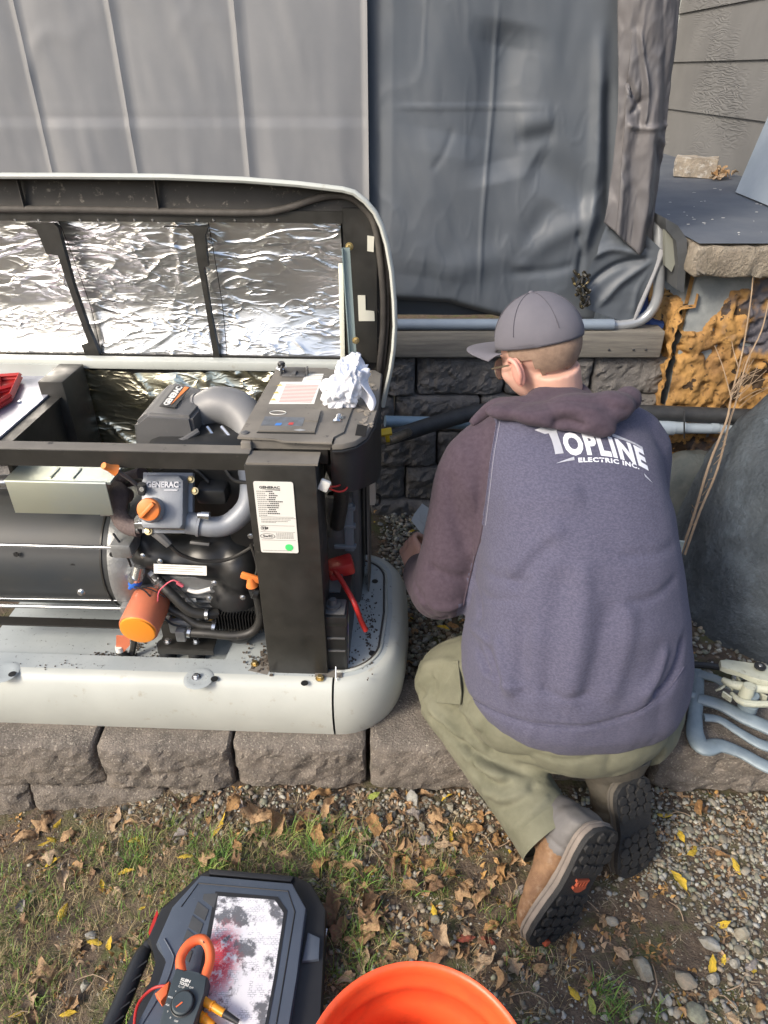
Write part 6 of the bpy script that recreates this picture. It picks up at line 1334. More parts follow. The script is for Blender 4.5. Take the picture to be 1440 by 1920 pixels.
s.prism([(.1445 * kb, -.024), (.1445 * kb, .024), (.153 * kb, .008), (.153 * kb, -.010)], -.005, 0, T=TB); obj('sole_emblem', s, mo_, bL, smooth=0, world=True)
s = MB(); s.box(.286 * kb, .300 * kb, -.020, -.004, .001, .018, bev=.003, T=TB); obj('toe_tag', s, mo_, bL, smooth=0, world=True)
m_dl = mat('dark_boot_leather', (.06, .055, .045), (.09, .08, .062), scale=14, rough=.7, bump=.3, bscale=90)
heelR = at(1188, 1462, z=.27); toeR = at(1200, 1646, z=.015)
boot(heelR, toeR, (.46, -.80, .36), Vector((.60, 1.18, .30)), (m_dl, m_dl, mat('dark_midsole', (.10, .09, .075), rough=.85), m_sole), 'darker boot half hidden behind the brown one', W=.146, shr=.088)
# ------------------------------------------------------------------ tool case, clamp meter, bucket, sprinkler
def axy(u, v, z): p = at(u, v, z=z); return (p.x, p.y)
m_case = mat('case_lid_plastic', (.075, .095, .13), (.06, .078, .108), scale=8, rough=.5, bump=.3, bscale=500, bdist=.001, dirt=(.16, .18, .21), dscale=60, dlo=.64, dhi=.76)
m_caseb = mat('case_black_plastic', (.015, .016, .018), (.022, .023, .025), scale=10, rough=.45, bump=.2, bscale=500, bdist=.001)
ZT = .105; zb0 = .0
case = thing('tool_case', 'black and blue-grey plastic tool case with a worn white sticker lying on the lawn', 'tool case', (-.36, .7, 0))
def poly(pts, z0, z1, m, nm, par, bev=0, smooth=30, zz=None, **k):
    s = MB(); P = [axy(u, v, zz or z1) for u, v in pts]
    a = sum(P[i][0] * P[(i + 1) % len(P)][1] - P[(i + 1) % len(P)][0] * P[i][1] for i in range(len(P)))
    if a < 0: P = P[::-1]
    s.prism(P, z0, z1, bev=bev); return obj(nm, s, m, par, smooth=smooth, world=True, **k)
poly([(370, 1643), (395, 1626), (556, 1641), (584, 1655), (612, 1705), (604, 1830), (594, 2060), (165, 2060), (238, 1920), (288, 1842), (299, 1803), (274, 1762), (302, 1700)], .0, .078, m_caseb, 'case_body', case, bev=.008)
poly([(376, 1640), (548, 1655), (574, 1702), (556, 1830), (520, 2060), (198, 2060), (258, 1920), (304, 1842), (317, 1802), (292, 1768), (322, 1700)], .074, ZT, m_case, 'case_lid', case, bev=.006)
poly([(392, 1628), (552, 1642), (545, 1653), (392, 1639)], .070, .092, m_caseb, 'end_rail', case, bev=.003)
# recessed border line, drawn as a real groove strip on the lid
gpts = [(340, 1700), (372, 1656), (540, 1671), (553, 1710), (530, 1850), (498, 2040)]
s = MB(); s.tube([at(u, v, z=ZT + .0005) for u, v in gpts], .0016, 4); obj('lid_groove', s, m_caseb, case, world=True)
s = MB(); s.tube([at(u, v, z=ZT + .0015) for u, v in [(308, 1760), (322, 1785), (325, 1802), (308, 1850), (266, 1920)]], .0018, 6, smooth=3); obj('lid_ridge', s, m_case, case, world=True)
poly([(404, 1672), (521, 1682), (539, 1708), (520, 1830), (480, 2040), (330, 2040)], ZT - .002, ZT + .0012, m_caseb, 'label_recess', case, zz=ZT)
m_stk = mat('worn_sticker', (.66, .67, .72), (.72, .72, .76), scale=40, rough=.6, dirt=(.12, .125, .14), dscale=16, dlo=.50, dhi=.56)
nn, ll, PP = nodes_of(m_stk); src = PP.inputs['Base Color'].links[0].from_socket
tc = nn.new('ShaderNodeTexCoord'); sx = nn.new('ShaderNodeSeparateXYZ'); ll.new(tc.outputs['Object'], sx.inputs[0])
# printed red area (left and centre of the sticker) and remains of a printed grid
def bandn(sock, lo, hi):
    a = nn.new('ShaderNodeMapRange'); a.interpolation_type = 'SMOOTHSTEP'; a.inputs[1].default_value = lo; a.inputs[2].default_value = hi; ll.new(sock, a.inputs[0]); return a.outputs[0]
def mth(op, a, b=None):
    q = nn.new('ShaderNodeMath'); q.operation = op
    for i, v in enumerate((a, b)):
        if v is None: continue
        if isinstance(v, (int, float)): q.inputs[i].default_value = v
        else: ll.new(v, q.inputs[i])
    return q.outputs[0]
nz = nn.new('ShaderNodeTexNoise'); nz.inputs['Scale'].default_value = 28; nz.inputs['Detail'].default_value = 8; nz.inputs['Roughness'].default_value = .75; ll.new(tc.outputs['Object'], nz.inputs[0])
cR = at(410, 1800, z=ZT) ; b0 = Vector((-.36, .7, 0)); cR = cR - b0
dx = mth('SUBTRACT', sx.outputs[0], float(cR.x)); dy = mth('SUBTRACT', sx.outputs[1], float(cR.y))
rad = mth('SQRT', mth('ADD', mth('MULTIPLY', mth('MULTIPLY', dx, dx), 2.2), mth('MULTIPLY', mth('MULTIPLY', dy, dy), .8)))
redm = mth('SUBTRACT', 1.0, bandn(mth('ADD', rad, mth('MULTIPLY', mth('SUBTRACT', nz.outputs[0], .5), .22)), .03, .085))
redm = mth('MULTIPLY', redm, bandn(nz.outputs[0], .40, .52))
m2 = nn.new('ShaderNodeMix'); m2.data_type = 'RGBA'; ll.new(redm, m2.inputs[0]); ll.new(src, m2.inputs[6]); m2.inputs[7].default_value = (.62, .04, .07, 1)
wv = nn.new('ShaderNodeTexBrick'); wv.inputs['Scale'].default_value = 60; wv.inputs['Mortar Size'].default_value = .03; wv.inputs['Color1'].default_value = (1, 1, 1, 1); wv.inputs['Color2'].default_value = (1, 1, 1, 1); wv.inputs['Mortar'].default_value = (0, 0, 0, 1); ll.new(tc.outputs['Object'], wv.inputs[0])
gm = mth('MULTIPLY', mth('SUBTRACT', 1.0, wv.outputs[0]), bandn(nz.outputs[0], .5, .56))
m3 = nn.new('ShaderNodeMix'); m3.data_type = 'RGBA'; ll.new(mth('MULTIPLY', gm, .75), m3.inputs[0]); ll.new(m2.outputs[2], m3.inputs[6]); m3.inputs[7].default_value = (.16, .18, .22, 1); ll.new(m3.outputs[2], PP.inputs['Base Color'])
poly([(409, 1680), (515, 1687), (532, 1712), (514, 1830), (474, 2040), (345, 2040)], ZT, ZT + .0018, m_stk, 'sticker', case, smooth=0)
m_arrow = mat('dark_inlay', (.05, .055, .06), (.065, .07, .075), scale=30, rough=.6)
for k in range(5):
    o_ = Vector((382 - 10 * k, 1676 + 26 * k, 0)); poly([(o_.x, o_.y), (o_.x + 26 - k, o_.y - 1), (o_.x + 19 - k, o_.y + 26), (o_.x - 2, o_.y + 10)] if k == 0 else [(o_.x - 1, o_.y - 12), (o_.x + 19, o_.y + 4), (o_.x + 12, o_.y + 24), (o_.x - 9, o_.y + 10)], ZT - .001, ZT + .0015, m_arrow, 'inlay', case, smooth=0)
s = MB(); s.tube([at(274, 1778, z=.055), at(262, 1800, z=.055), at(232, 1872, z=.055), at(192, 1960, z=.055), at(170, 2010, z=.055)], [.013, .0185, .0195, .0195, .018], 14, smooth=4); hnd = obj('handle', s, m_caseb, case, world=True)
for k in range(6):
    p = at(262 - 11 * k, 1812 + 26 * k, z=.073); q = at(248 - 11 * k, 1822 + 26 * k, z=.070); s = MB(); s.tube([q, p + Vector((.012, .012, -.002))], .0018, 6); obj('grip_rib', s, m_caseb, hnd, world=True)
s = MB(); s.tube([at(296, 1768, z=.06), at(282, 1768, z=.058), at(272, 1782, z=.055)], .013, 10, smooth=3); obj('handle_arm', s, m_caseb, case, world=True)
poly([(278, 1748), (294, 1706), (297, 1712), (284, 1752)], .03, .060, m_red, 'red_latch', case)
poly([(577, 1747), (600, 1758), (598, 1798), (566, 1802)], .05, .088, m_case, 'side_latch', case, bev=.003)
s = MB(); s.tube([at(612, 1742, z=.04), at(600, 1800, z=.04)], .004, 8); obj('hinge_pin', s, m_steel, case, world=True)

# clamp meter
mt = thing('clamp_meter', 'orange and dark grey clamp meter lying on the tool case', 'clamp meter', (at(345, 1870, z=.125).x, at(345, 1870, z=.125).y, .108))
m_mo = mat('meter_orange', (.80, .16, .05), (.74, .14, .045), scale=30, rough=.45); m_md = mat('meter_grey', (.035, .05, .058), (.045, .06, .07), scale=20, rough=.55)
ZM = .140
s = MB(); P = [at(u, v, z=ZM) for u, v in [(341, 1826), (338, 1800), (348, 1778), (364, 1764), (381, 1762), (392, 1778), (394, 1800), (388, 1822), (381, 1838)]]
s.tube(P, .0105, 12, smooth=4, flat=1.0); jaw = obj('jaw', s, m_mo, mt, world=True)
s = MB(); j = at(382, 1759, z=ZM); s.tube([at(380, 1757, z=ZM + .004), at(382, 1768, z=ZM + .011)], .0012, 5); obj('jaw_split', s, m_md, jaw, world=True)
mbp = [(330, 1814), (345, 1818), (352, 1823), (372, 1828), (380, 1826), (390, 1832), (382, 1862), (352, 1960), (286, 1960), (322, 1840)]
s = MB(); P = [axy(u, v, ZM + .012) for u, v in mbp]; a = sum(P[i][0] * P[(i + 1) % len(P)][1] - P[(i + 1) % len(P)][0] * P[i][1] for i in range(len(P))); P = P if a > 0 else P[::-1]
s.prism(P, .112, ZM + .012, bev=.004); mb_ = obj('housing', s, m_md, mt, world=True, smooth=30)
poly([(318, 1838), (303, 1852), (290, 1862), (301, 1878), (313, 1864)], .118, ZM + .002, m_mo, 'trigger', mt, bev=.003)
c = at(343, 1882, z=ZM + .014); s = MB(); s.lathe([(.0215, 0), (.0215, .006), (.019, .008)], 32, Matrix.Translation(c)); dial = obj('dial', s, m_md, mt, world=True, smooth=30)
s = MB(); s.tube([c + Vector((.0235 * math.cos(a), .0235 * math.sin(a), .001)) for a in np.linspace(0, 6.2832, 33)], .0014, 5); obj('dial_ring', s, m_caseb, mt, world=True)
s = MB(); s.box(-.0012, .0012, -.007, .007, 0, .001, T=Matrix.Translation(c + Vector((-.005, -.005, .008))) @ Matrix.Rotation(R(-50), 4, 'Z')); obj('pointer', s, m_mo, dial, world=True, smooth=0)
Tm = Matrix.Translation(at(347, 1841, z=ZM + .0128)) @ Matrix.Rotation(R(-14), 4, 'Z')
s = text_mb('KLEIN', .01, .0004, Tm @ Matrix.Translation((0, .003, 0)), bold=.0004, fit=(.021, .0055)); text_mb('TOOLS', .01, .0004, Tm @ Matrix.Translation((0, -.004, 0)), bold=.0004, fit=(.021, .0055), mb=s); text_mb('CL110', .01, .0004, Tm @ Matrix.Translation((-.004, -.0105, 0)), fit=(.012, .003), mb=s)
for a, tx in ((1.75, '0'), (2.3, '<'), (1.25, 'OFF'), (2.75, '400A'), (3.2, '40A'), (3.6, 'V'), (4.05, 'R'), (4.5, 'OFF')):
    text_mb(tx, .0052, .0004, Matrix.Translation(c + Vector((.031 * math.cos(a), .031 * math.sin(a), -.001))) @ Matrix.Rotation(R(-14), 4, 'Z'), mb=s)
obj('panel_print', s, m_white, mb_, world=True, smooth=0)
s = MB(); s.tube([at(318, 1848, z=.13), at(290, 1852, z=.118), at(266, 1872, z=.112), at(254, 1900, z=.112), at(250, 1960, z=.110)], .0030, 8, smooth=5); obj('red_lead', s, m_red, mt, world=True)
m_prb = mat('probe_yellow', (.85, .36, .02), (.8, .32, .02), scale=20, rough=.4)
for i, (a, b, e, z0) in enumerate([((368, 1868), (420, 1900), (447, 1917), .125), ((358, 1888), (400, 1925), (430, 1950), .120)]):
    pr = thing('test_probe', ['yellow test probe with a black tip lying uppermost beside the clamp meter', 'second yellow test probe lying just below the first, against the clamp meter'][i], 'test probe', at(*a, z=z0), group='test probes beside the clamp meter')
    s = MB(); s.tube([at(*a, z=z0), at(*b, z=z0)], [.0095, .0085, .0090, .0078], 12, smooth=0); s.tube([Vector(at(*a, z=z0)).lerp(at(*b, z=z0), .55), Vector(at(*a, z=z0)).lerp(at(*b, z=z0), .60)], .0105, 12); obj('grip', s, m_prb, pr, world=True)
    s = MB(); s.tube([at(*b, z=z0), at(*e, z=z0 - .004)], [.0078, .006, .0055], 12); obj('tip_cover', s, m_caseb, pr, world=True)

# bucket
apex = at(777, 1803, z=.45); RB = .186
bk = thing('bucket', 'open bright orange plastic bucket at the bottom edge of the picture', 'bucket', (apex.x, apex.y - RB, 0))
m_bk = mat('bucket_orange', (.88, .115, .035), (.84, .105, .03), scale=4, rough=.38, dirt=(.50, .075, .03), dscale=11, dlo=.50, dhi=.80, bump=.10, bscale=40)
s = MB(); s.lathe([(.0, .0), (.150, .0), (.156, .01), (RB - .008, .37), (RB - .008, .372), (RB + .006, .374), (RB + .006, .38), (RB - .006, .384), (RB - .004, .41), (RB + .004, .412), (RB + .004, .42), (RB - .004, .43), (RB - .002, .442), (RB + .002, .448), (RB, .452), (RB - .005, .451), (RB - .009, .444), (RB - .010, .43), (RB - .0105, .40), (RB - .0125, .397), (RB - .0125, .378), (RB - .0105, .374), (RB - .014, .33), (RB - .016, .328), (RB - .019, .26), (.150, .012), (0, .008)], 72, cap=False)
obj('bucket_shell', s, m_bk, bk, smooth=50)
s = MB(); s.tube([(RB * math.cos(a) * 1.04, RB * math.sin(a) * .35 - .16, .39 - .16 * math.sin(a)) for a in np.linspace(0, math.pi, 24)], .0022, 6); obj('bail', s, m_steel, bk)

# sprinkler on a cast sled base
m_cast = mat('blue_cast', (.23, .29, .33), (.15, .195, .23), scale=16, rough=.5, metal=.1, dirt=(.14, .17, .19), dscale=45, dlo=.6, dhi=.72)
m_crm = mat('cream_plastic', (.50, .52, .42), (.42, .44, .36), scale=20, rough=.5, dirt=(.2, .19, .14), dscale=50, dlo=.58, dhi=.7)
sp_ = thing('lawn_sprinkler', 'blue-grey cast sled-base lawn sprinkler with a cream impulse head lying on the edging', 'sprinkler', at(1300, 1330, z=.17))
def bar(pts, r, nm, m=m_cast, flat=.55, par=sp_): s = MB(); s.tube([at(u, v, z=z) for u, v, z in pts], r, 14, smooth=6, flat=flat); return obj(nm, s, m, par, world=True)
bar([(1309, 1258, .20), (1308, 1300, .20), (1303, 1345, .195), (1304, 1380, .19), (1320, 1402, .19), (1350, 1398, .19), (1390, 1412, .19), (1430, 1434, .19), (1470, 1450, .19)], [.017, .018, .020, .025, .026, .022, .019, .020, .022], 'sled_runner')
bar([(1310, 1310, .205), (1350, 1322, .21), (1395, 1345, .21), (1440, 1365, .21), (1480, 1385, .21)], [.020, .021, .024, .024, .022], 'sled_bar')
bar([(1312, 1264, .205), (1340, 1272, .215), (1368, 1286, .22), (1396, 1295, .22)], [.018, .015, .016, .018], 'sled_bar')
bar([(1320, 1345, .20), (1350, 1350, .20), (1385, 1372, .20), (1425, 1395, .20), (1470, 1408, .20)], [.014, .013, .014, .017, .02], 'sled_bar')
bar([(1302, 1307, .20), (1283, 1300, .20)], [.015, .0135], 'hose_inlet', flat=1); bar([(1286, 1301, .20), (1280, 1299, .20)], .0165, 'inlet_collar', flat=1)
s = MB(); p = at(1402, 1325, z=.22); s.lathe([(.026, -.01), (.026, .015), (.018, .02), (.018, .05)], 18, Matrix.Translation(p)); obj('riser', s, m_cast, sp_, world=True)
s = MB(); p = at(1400, 1300, z=.27); s.lathe([(.018, -.03), (.020, -.01), (.016, .03)], 14, Matrix.Translation(p)); s.tube([at(1355, 1274, z=.27), at(1380, 1285, z=.275), at(1440, 1292, z=.28), at(1470, 1300, z=.28)], [.008, .013, .014, .011], 10, smooth=4)
s.tube([at(1372, 1300, z=.25), at(1395, 1318, z=.26), at(1450, 1320, z=.26)], [.006, .010, .009], 8, smooth=3); obj('impulse_body', s, m_crm, sp_, world=True)
s = MB(); P = [at(u, v, z=.31) for u, v in [(1350, 1238), (1362, 1236), (1395, 1242), (1430, 1247), (1480, 1256), (1480, 1282), (1440, 1278), (1412, 1273), (1390, 1262), (1366, 1256), (1352, 1250)]]; s.prism([(p.x, p.y) for p in P][::-1], .295, .312, bev=.004); obj('impulse_arm', s, m_crm, sp_, world=True, smooth=40)
for k in range(9):
    u = 1352 + k * 11; s = MB(); s.box(-.014, .014, -.003, .003, -.012, .012, bev=.001, T=Matrix.Translation(at(u, 1290 + random.uniform(-12, 20), z=.25)) @ Matrix.Rotation(random.uniform(0, 3), 4, 'Z') @ Matrix.Rotation(random.uniform(-.6, .6), 4, 'X')); obj('trip_ring', s, m_crm, sp_, world=True, smooth=0)
s = MB(); p = at(1424, 1252, z=.315); s.lathe([(.012, 0), (.0155, .002), (.0155, .008), (.008, .009)], 20, Matrix.Translation(p)); obj('knob', s, m_caseb, sp_, world=True, smooth=30); s = MB(); s.lathe([(.006, .009), (.005, .011)], 12, Matrix.Translation(p)); obj('screw', s, m_steel, sp_, world=True)
s = MB(); s.tube([at(1290, 1246, z=.17), at(1330, 1248, z=.17), at(1370, 1256, z=.17)], .010, 8, smooth=3); obj('black_pipe', s, m_blk, label='short black pipe lying between the sprinkler and the dark rock', cat='pipe')
# pale cover glimpsed past each side of the man
s = MB(); P = [at(1262, 1090, y=1.78), at(1283, 1016, y=1.80), at(1266, 1014, y=1.83), at(1240, 1050, y=1.86)]; s.add([tuple(p) for p in P] + [tuple(p + Vector((.004, .006, 0))) for p in P], [(0, 1, 2, 3), (7, 6, 5, 4), (0, 4, 5, 1), (1, 5, 6, 2), (2, 6, 7, 3), (3, 7, 4, 0)])
obj('plastic_scrap', s, mat('pale_green_plastic', (.48, .56, .54), rough=.45), label='pale green-white plastic piece showing past the man\'s right side', cat='plastic piece', smooth=0, fix=True)
s = MB(); P = [at(771, 976, y=1.86), at(786, 956, y=1.90), at(815, 975, y=1.90), at(812, 1010, y=1.86), at(790, 1000, y=1.84)]; s.v = [tuple(p) for p in P] + [tuple(p + Vector((.01, .02, .012))) for p in P]; s.f = [(0, 1, 2, 3, 4), (9, 8, 7, 6, 5)] + [(i, (i + 1) % 5, 5 + (i + 1) % 5, 5 + i) for i in range(5)]; s.m = [0] * 7
obj('hand_tool', s, mat('pale_grey_tool', (.40, .43, .44), rough=.5), label='pale grey tool held in the man\'s left hand', cat='tool', smooth=0, fix=True)
# ------------------------------------------------------------------ gravel, grass, leaves, twigs
def samp(n, x0, x1, y0, y1): return rng.uniform(x0, x1, n), rng.uniform(y0, y1, n)
def gravel_density(x, y):
    P = np.stack([x, y, x * 0], -1); n = vnoise(P, 3.5, 101, 3)
    d = .22 + 1.1 * np.clip((x - .55) / .25, 0, 1) + .5 * np.clip((y - 1.08) / .12, 0, 1) * (x > -.75) + .25 * n
    hole = np.exp(-(((x - .70) / .13) ** 2 + ((y - .86) / .10) ** 2)) + .9 * np.exp(-(((x - .30) / .10) ** 2 + ((y - 1.0) / .08) ** 2))
    d = d - hole * 1.3 - .25 * (x < -.2)
    return np.where(y > 1.3, 1.3, d)
ico = bmesh.new(); bmesh.ops.create_icosphere(ico, subdivisions=1, radius=1); IV0 = np.array([v.co for v in ico.verts]); ico.verts.ensure_lookup_table(); ico.verts.index_update(); IF0 = [tuple(v.index for v in f.verts) for f in ico.faces]; ico.free()
ico = bmesh.new(); bmesh.ops.create_icosphere(ico, subdivisions=2, radius=1); IV1 = np.array([v.co for v in ico.verts]); ico.verts.index_update(); IF1 = [tuple(v.index for v in f.verts) for f in ico.faces]; ico.free()
def stone_shape(V, seed):
    r = np.random.default_rng(seed); W = V * (1 + vnoise(V, .9, seed, 2) * .35)[:, None]
    for _ in range(7):   # cut facets
        n = r.normal(size=3); n /= np.linalg.norm(n); d = r.uniform(.55, .85); k = W @ n; W = W - np.outer(np.clip(k - d, 0, None), n)
    return W * np.array([r.uniform(.9, 1.3), r.uniform(.7, 1.0), r.uniform(.45, .75)])
def big_mesh(name, V, F, m, cols=None, smooth=False):
    me = bpy.data.meshes.new(name); k = F.shape[1]
    me.vertices.add(len(V)); me.vertices.foreach_set('co', V.astype(np.float32).ravel())
    me.loops.add(F.size); me.loops.foreach_set('vertex_index', F.astype(np.int32).ravel())
    me.polygons.add(len(F)); me.polygons.foreach_set('loop_start', (np.arange(len(F)) * k).astype(np.int32)); me.polygons.foreach_set('loop_total', np.full(len(F), k, np.int32))
    me.update(calc_edges=True); me.materials.append(m)
    if smooth: me.polygons.foreach_set('use_smooth', np.ones(len(F), bool))
    if cols is not None:
        a = me.attributes.new('tint', 'FLOAT_COLOR', 'POINT'); a.data.foreach_set('color', np.concatenate([cols, np.ones((len(cols), 1))], 1).astype(np.float32).ravel())
    return me
def tint_mat(name, rough=.85, bump=0, bscale=300, var=.35, vscale=120, trans=0, sheen=0):
    m = mat(name, (.5, .5, .5), rough=rough, bump=bump, bscale=bscale, bdist=.002); n, l, P = nodes_of(m)
    a = n.new('ShaderNodeAttribute'); a.attribute_name = 'tint'
    tc = n.new('ShaderNodeTexCoord'); q = n.new('ShaderNodeTexNoise'); q.inputs['Scale'].default_value = vscale; q.inputs['Detail'].default_value = 5; l.new(tc.outputs['Object'], q.inputs[0])
    r = n.new('ShaderNodeMapRange'); r.inputs[1].default_value = .3; r.inputs[2].default_value = .7; r.inputs[3].default_value = 1 - var; r.inputs[4].default_value = 1 + var; l.new(q.outputs[0], r.inputs[0])
    x = n.new('ShaderNodeVectorMath'); x.operation = 'SCALE'; l.new(a.outputs['Color'], x.inputs[0]); l.new(r.outputs[0], x.inputs['Scale']); l.new(x.outputs[0], P.inputs['Base Color'])
    return m
m_grav = tint_mat('gravel_stone', .8, .3, 200, .25, 90)
GC = np.array([(.27, .26, .21), (.34, .33, .28), (.22, .215, .17), (.30, .26, .19), (.18, .17, .15), (.26, .215, .16), (.31, .31, .29), (.24, .25, .18)])
def scatter_stones(N, x0, x1, y0, y1, s0, s1, IV, IF, nm, dens, seed, lift=.25, label=None):
    x, y = samp(N, x0, x1, y0, y1); keep = rng.uniform(0, 1, N) < np.clip(dens(x, y), 0, 1); x, y = x[keep], y[keep]; n = len(x)
    shapes = np.array([stone_shape(IV, seed + i) for i in range(14)]); F = np.array(IF)
    sz = s0 + (s1 - s0) * rng.uniform(0, 1, n) ** 2.2; th = rng.uniform(0, 6.28, n); ti = rng.normal(0, .35, n)
    V = shapes[rng.integers(0, 14, n)] * sz[:, None, None]
    c, s = np.cos(ti)[:, None], np.sin(ti)[:, None]; Y_, Z_ = V[..., 1] * c - V[..., 2] * s, V[..., 1] * s + V[..., 2] * c; V = np.stack([V[..., 0], Y_, Z_], -1)
    c, s = np.cos(th)[:, None], np.sin(th)[:, None]; X_, Y_ = V[..., 0] * c - V[..., 1] * s, V[..., 0] * s + V[..., 1] * c; V = np.stack([X_, Y_, V[..., 2]], -1)
    V = V + np.stack([x, y, ground_h(x, y) + sz * lift], -1)[:, None, :]
    col = GC[rng.integers(0, len(GC), n)] * rng.uniform(.6, 1.25, n)[:, None]; col = np.repeat(col, IV.shape[0], 0)
    FF = (F[None] + (np.arange(n) * IV.shape[0])[:, None, None]).reshape(-1, 3)
    me = big_mesh(nm, V.reshape(-1, 3), FF, m_grav, col)
    o = bpy.data.objects.new(nm, me); C.objects.link(o); o.parent = ground; me.transform(GR.inverted()); o['kind'] = 'stuff'; ROOT[o.name] = GR; return o
scatter_stones(26000, -1.15, 1.35, .35, 1.27, .0030, .0112, IV0, IF0, 'gravel', gravel_density, 200, .38)
scatter_stones(5200, .02, 1.35, 1.5, 2.62, .005, .015, IV0, IF0, 'gravel_bed', lambda x, y: x * 0 + .9, 230, .5)
scatter_stones(2600, -.02, .35, 1.35, 2.6, .005, .015, IV0, IF0, 'gravel_bed', lambda x, y: x * 0 + 1, 240, .9)
scatter_stones(9000, -1.15, 1.35, .35, 1.27, .0015, .004, IV0, IF0, 'soil_crumbs', lambda x, y: x * 0 + .9, 260)
# stones that can be picked out singly
STN = []
for i in range(8):
    s = MB(); W = stone_shape(IV1, 300 + i); s.v = [tuple(p) for p in W]; s.f = list(IF1); s.m = [0] * len(s.f); me = mesh_of('stone', s)
    mm = mat('single_stone', tuple(GC[i % 8] * 1.15), tuple(GC[(i + 3) % 8] * .8), scale=1.6, rough=.85, bump=.3, bscale=6, bdist=.1); me.materials.append(mm); me.polygons.foreach_set('use_smooth', [True] * len(me.polygons)); me.set_sharp_from_angle(angle=R(28)); STN.append(me)
def put(me, nm, x, y, sc, par=ground, dz=0, rot=None, lift=.25, base=None):
    o = bpy.data.objects.new(nm, me); C.objects.link(o); z = float(ground_h(np.array([x]), np.array([y]))[0]) if base is None else base
    M = Matrix.Translation((x, y, z + sc * lift + dz)) @ (rot or Matrix.Rotation(random.uniform(0, 6.28), 4, 'Z')) @ Matrix.Diagonal((sc, sc, sc, 1))
    if par is not None: o.parent = par; o.matrix_local = ROOT[par.name].inverted() @ M
    else: o.matrix_world = M
    ROOT[o.name] = M; return o
k = 0
while k < 270:
    x, y = random.uniform(-1.1, 1.3), random.uniform(.42, 1.24)
    if random.random() > float(gravel_density(np.array([x]), np.array([y]))[0]) + .06: continue
    put(random.choice(STN), 'stone', x, y, random.choice((.008, .009, .010, .012, .014))); k += 1
k = 0
for u, v, sc in [(775, 1497, .026), (1332, 1766, .024), (1205, 1815, .024), (1288, 1836, .026), (1304, 1898, .026), (1192, 1902, .018), (590, 1590, .014), (1340, 1830, .018), (150, 1830, .014), (158, 1730, .018), (1148, 1728, .016), (1395, 1745, .018), (1380, 1800, .016)]:
    p = at(u, v, z=0); put(STN[6] if k in (0, 1) else random.choice(STN), 'stone', p.x, p.y, sc, lift=.4); k += 1

# grass
m_grass = tint_mat('grass_blade', .6, 0, 100, .15, 20); nodes_of(m_grass)[2].inputs['Specular IOR Level'].default_value = .25
def blades(N, dens, l0, l1, w0, w1, cols, lean, nm, curl=1.0, flat=False, y1=1.262, seed=0):
    # tufts: blades share a root and splay out
    nt_ = N // 9; x, y = samp(nt_, -1.15, 1.35, .36, y1); d = dens(x, y); keep = rng.uniform(0, 1, nt_) < np.clip(d, 0, 1); x, y = x[keep], y[keep]
    x = np.repeat(x, 9) + rng.normal(0, .010, len(x) * 9); y = np.repeat(y, 9) + rng.normal(0, .010, len(y) * 9); n = len(x); y = np.minimum(y, y1)
    L_ = rng.uniform(l0, l1, n); W_ = rng.uniform(w0, w1, n); th = rng.uniform(0, 6.28, n); ln = rng.uniform(lean[0], lean[1], n)
    k = 5; V = []
    dirx, diry = np.cos(th), np.sin(th); z0 = ground_h(x, y)
    px, py, pz = x.copy(), y.copy(), z0 - .002; ang = ln * .35; bend = rng.normal(0, .5, n)
    for j in range(k):
        t = j / (k - 1); w_ = W_ * (1 - t ** 1.6) + .0001; sxn, syn = -diry, dirx
        V.append(np.stack([px + sxn * w_ / 2, py + syn * w_ / 2, pz], -1)); V.append(np.stack([px - sxn * w_ / 2, py - syn * w_ / 2, pz], -1))
        ds = L_ / (k - 1); a2 = ang + (ln * .65 + curl * .8 * t) * t
        if flat: a2 = np.full(n, 1.45) + rng.normal(0, .06, n)
        dd = th + bend * t; px = px + np.sin(a2) * np.cos(dd) * ds; py = py + np.sin(a2) * np.sin(dd) * ds; pz = np.maximum(pz + np.cos(a2) * ds, z0 + .001)
    V = np.stack(V, 1); F = np.array([(2 * j, 2 * j + 1, 2 * j + 3, 2 * j + 2) for j in range(k - 1)])
    FF = (F[None] + (np.arange(n) * 2 * k)[:, None, None]).reshape(-1, 4); cols = np.array(cols)
    tufts = np.repeat(rng.integers(0, len(cols), (n + 8) // 9), 9)[:n]; mixc = np.where(rng.uniform(0, 1, n)[:, None] < .7, cols[tufts], cols[rng.integers(0, len(cols), n)])
    col = np.repeat(mixc * rng.uniform(.65, 1.35, n)[:, None], 2 * k, 0)
    me = big_mesh(nm, V.reshape(-1, 3), FF, m_grass, col, True); o = bpy.data.objects.new(nm, me); C.objects.link(o); tag(o, kind='stuff'); return o
def gd(x, y):
    P = np.stack([x, y, x * 0], -1); n = vnoise(P, 4.0, 111, 3) * 1.3 + .10
    d = n + .35 * (x < -.2) * (y < 1.1) - .75 * np.clip((x - .35) / .3, 0, 1) - .5 * np.clip((y - 1.12) / .1, 0, 1)
    for cx, cy, r, a in ((-.42, 1.06, .10, .8), (-.13, 1.07, .09, .7), (-.66, 1.12, .07, .5), (-.02, .78, .10, .6), (.52, .70, .06, .7), (.10, .66, .08, .5), (-.58, .70, .05, .6), (.92, .60, .05, .6)): d = d + a * np.exp(-(((x - cx) / r) ** 2 + ((y - cy) / r) ** 2))
    return d
b1 = blades(30000, gd, .018, .055, .0012, .0026, [(.10, .19, .035), (.15, .25, .055), (.07, .14, .03), (.21, .26, .07)], (.3, 1.4), 'grass'); tag(b1, 'short green grass growing in scattered tufts on the lawn', 'grass')
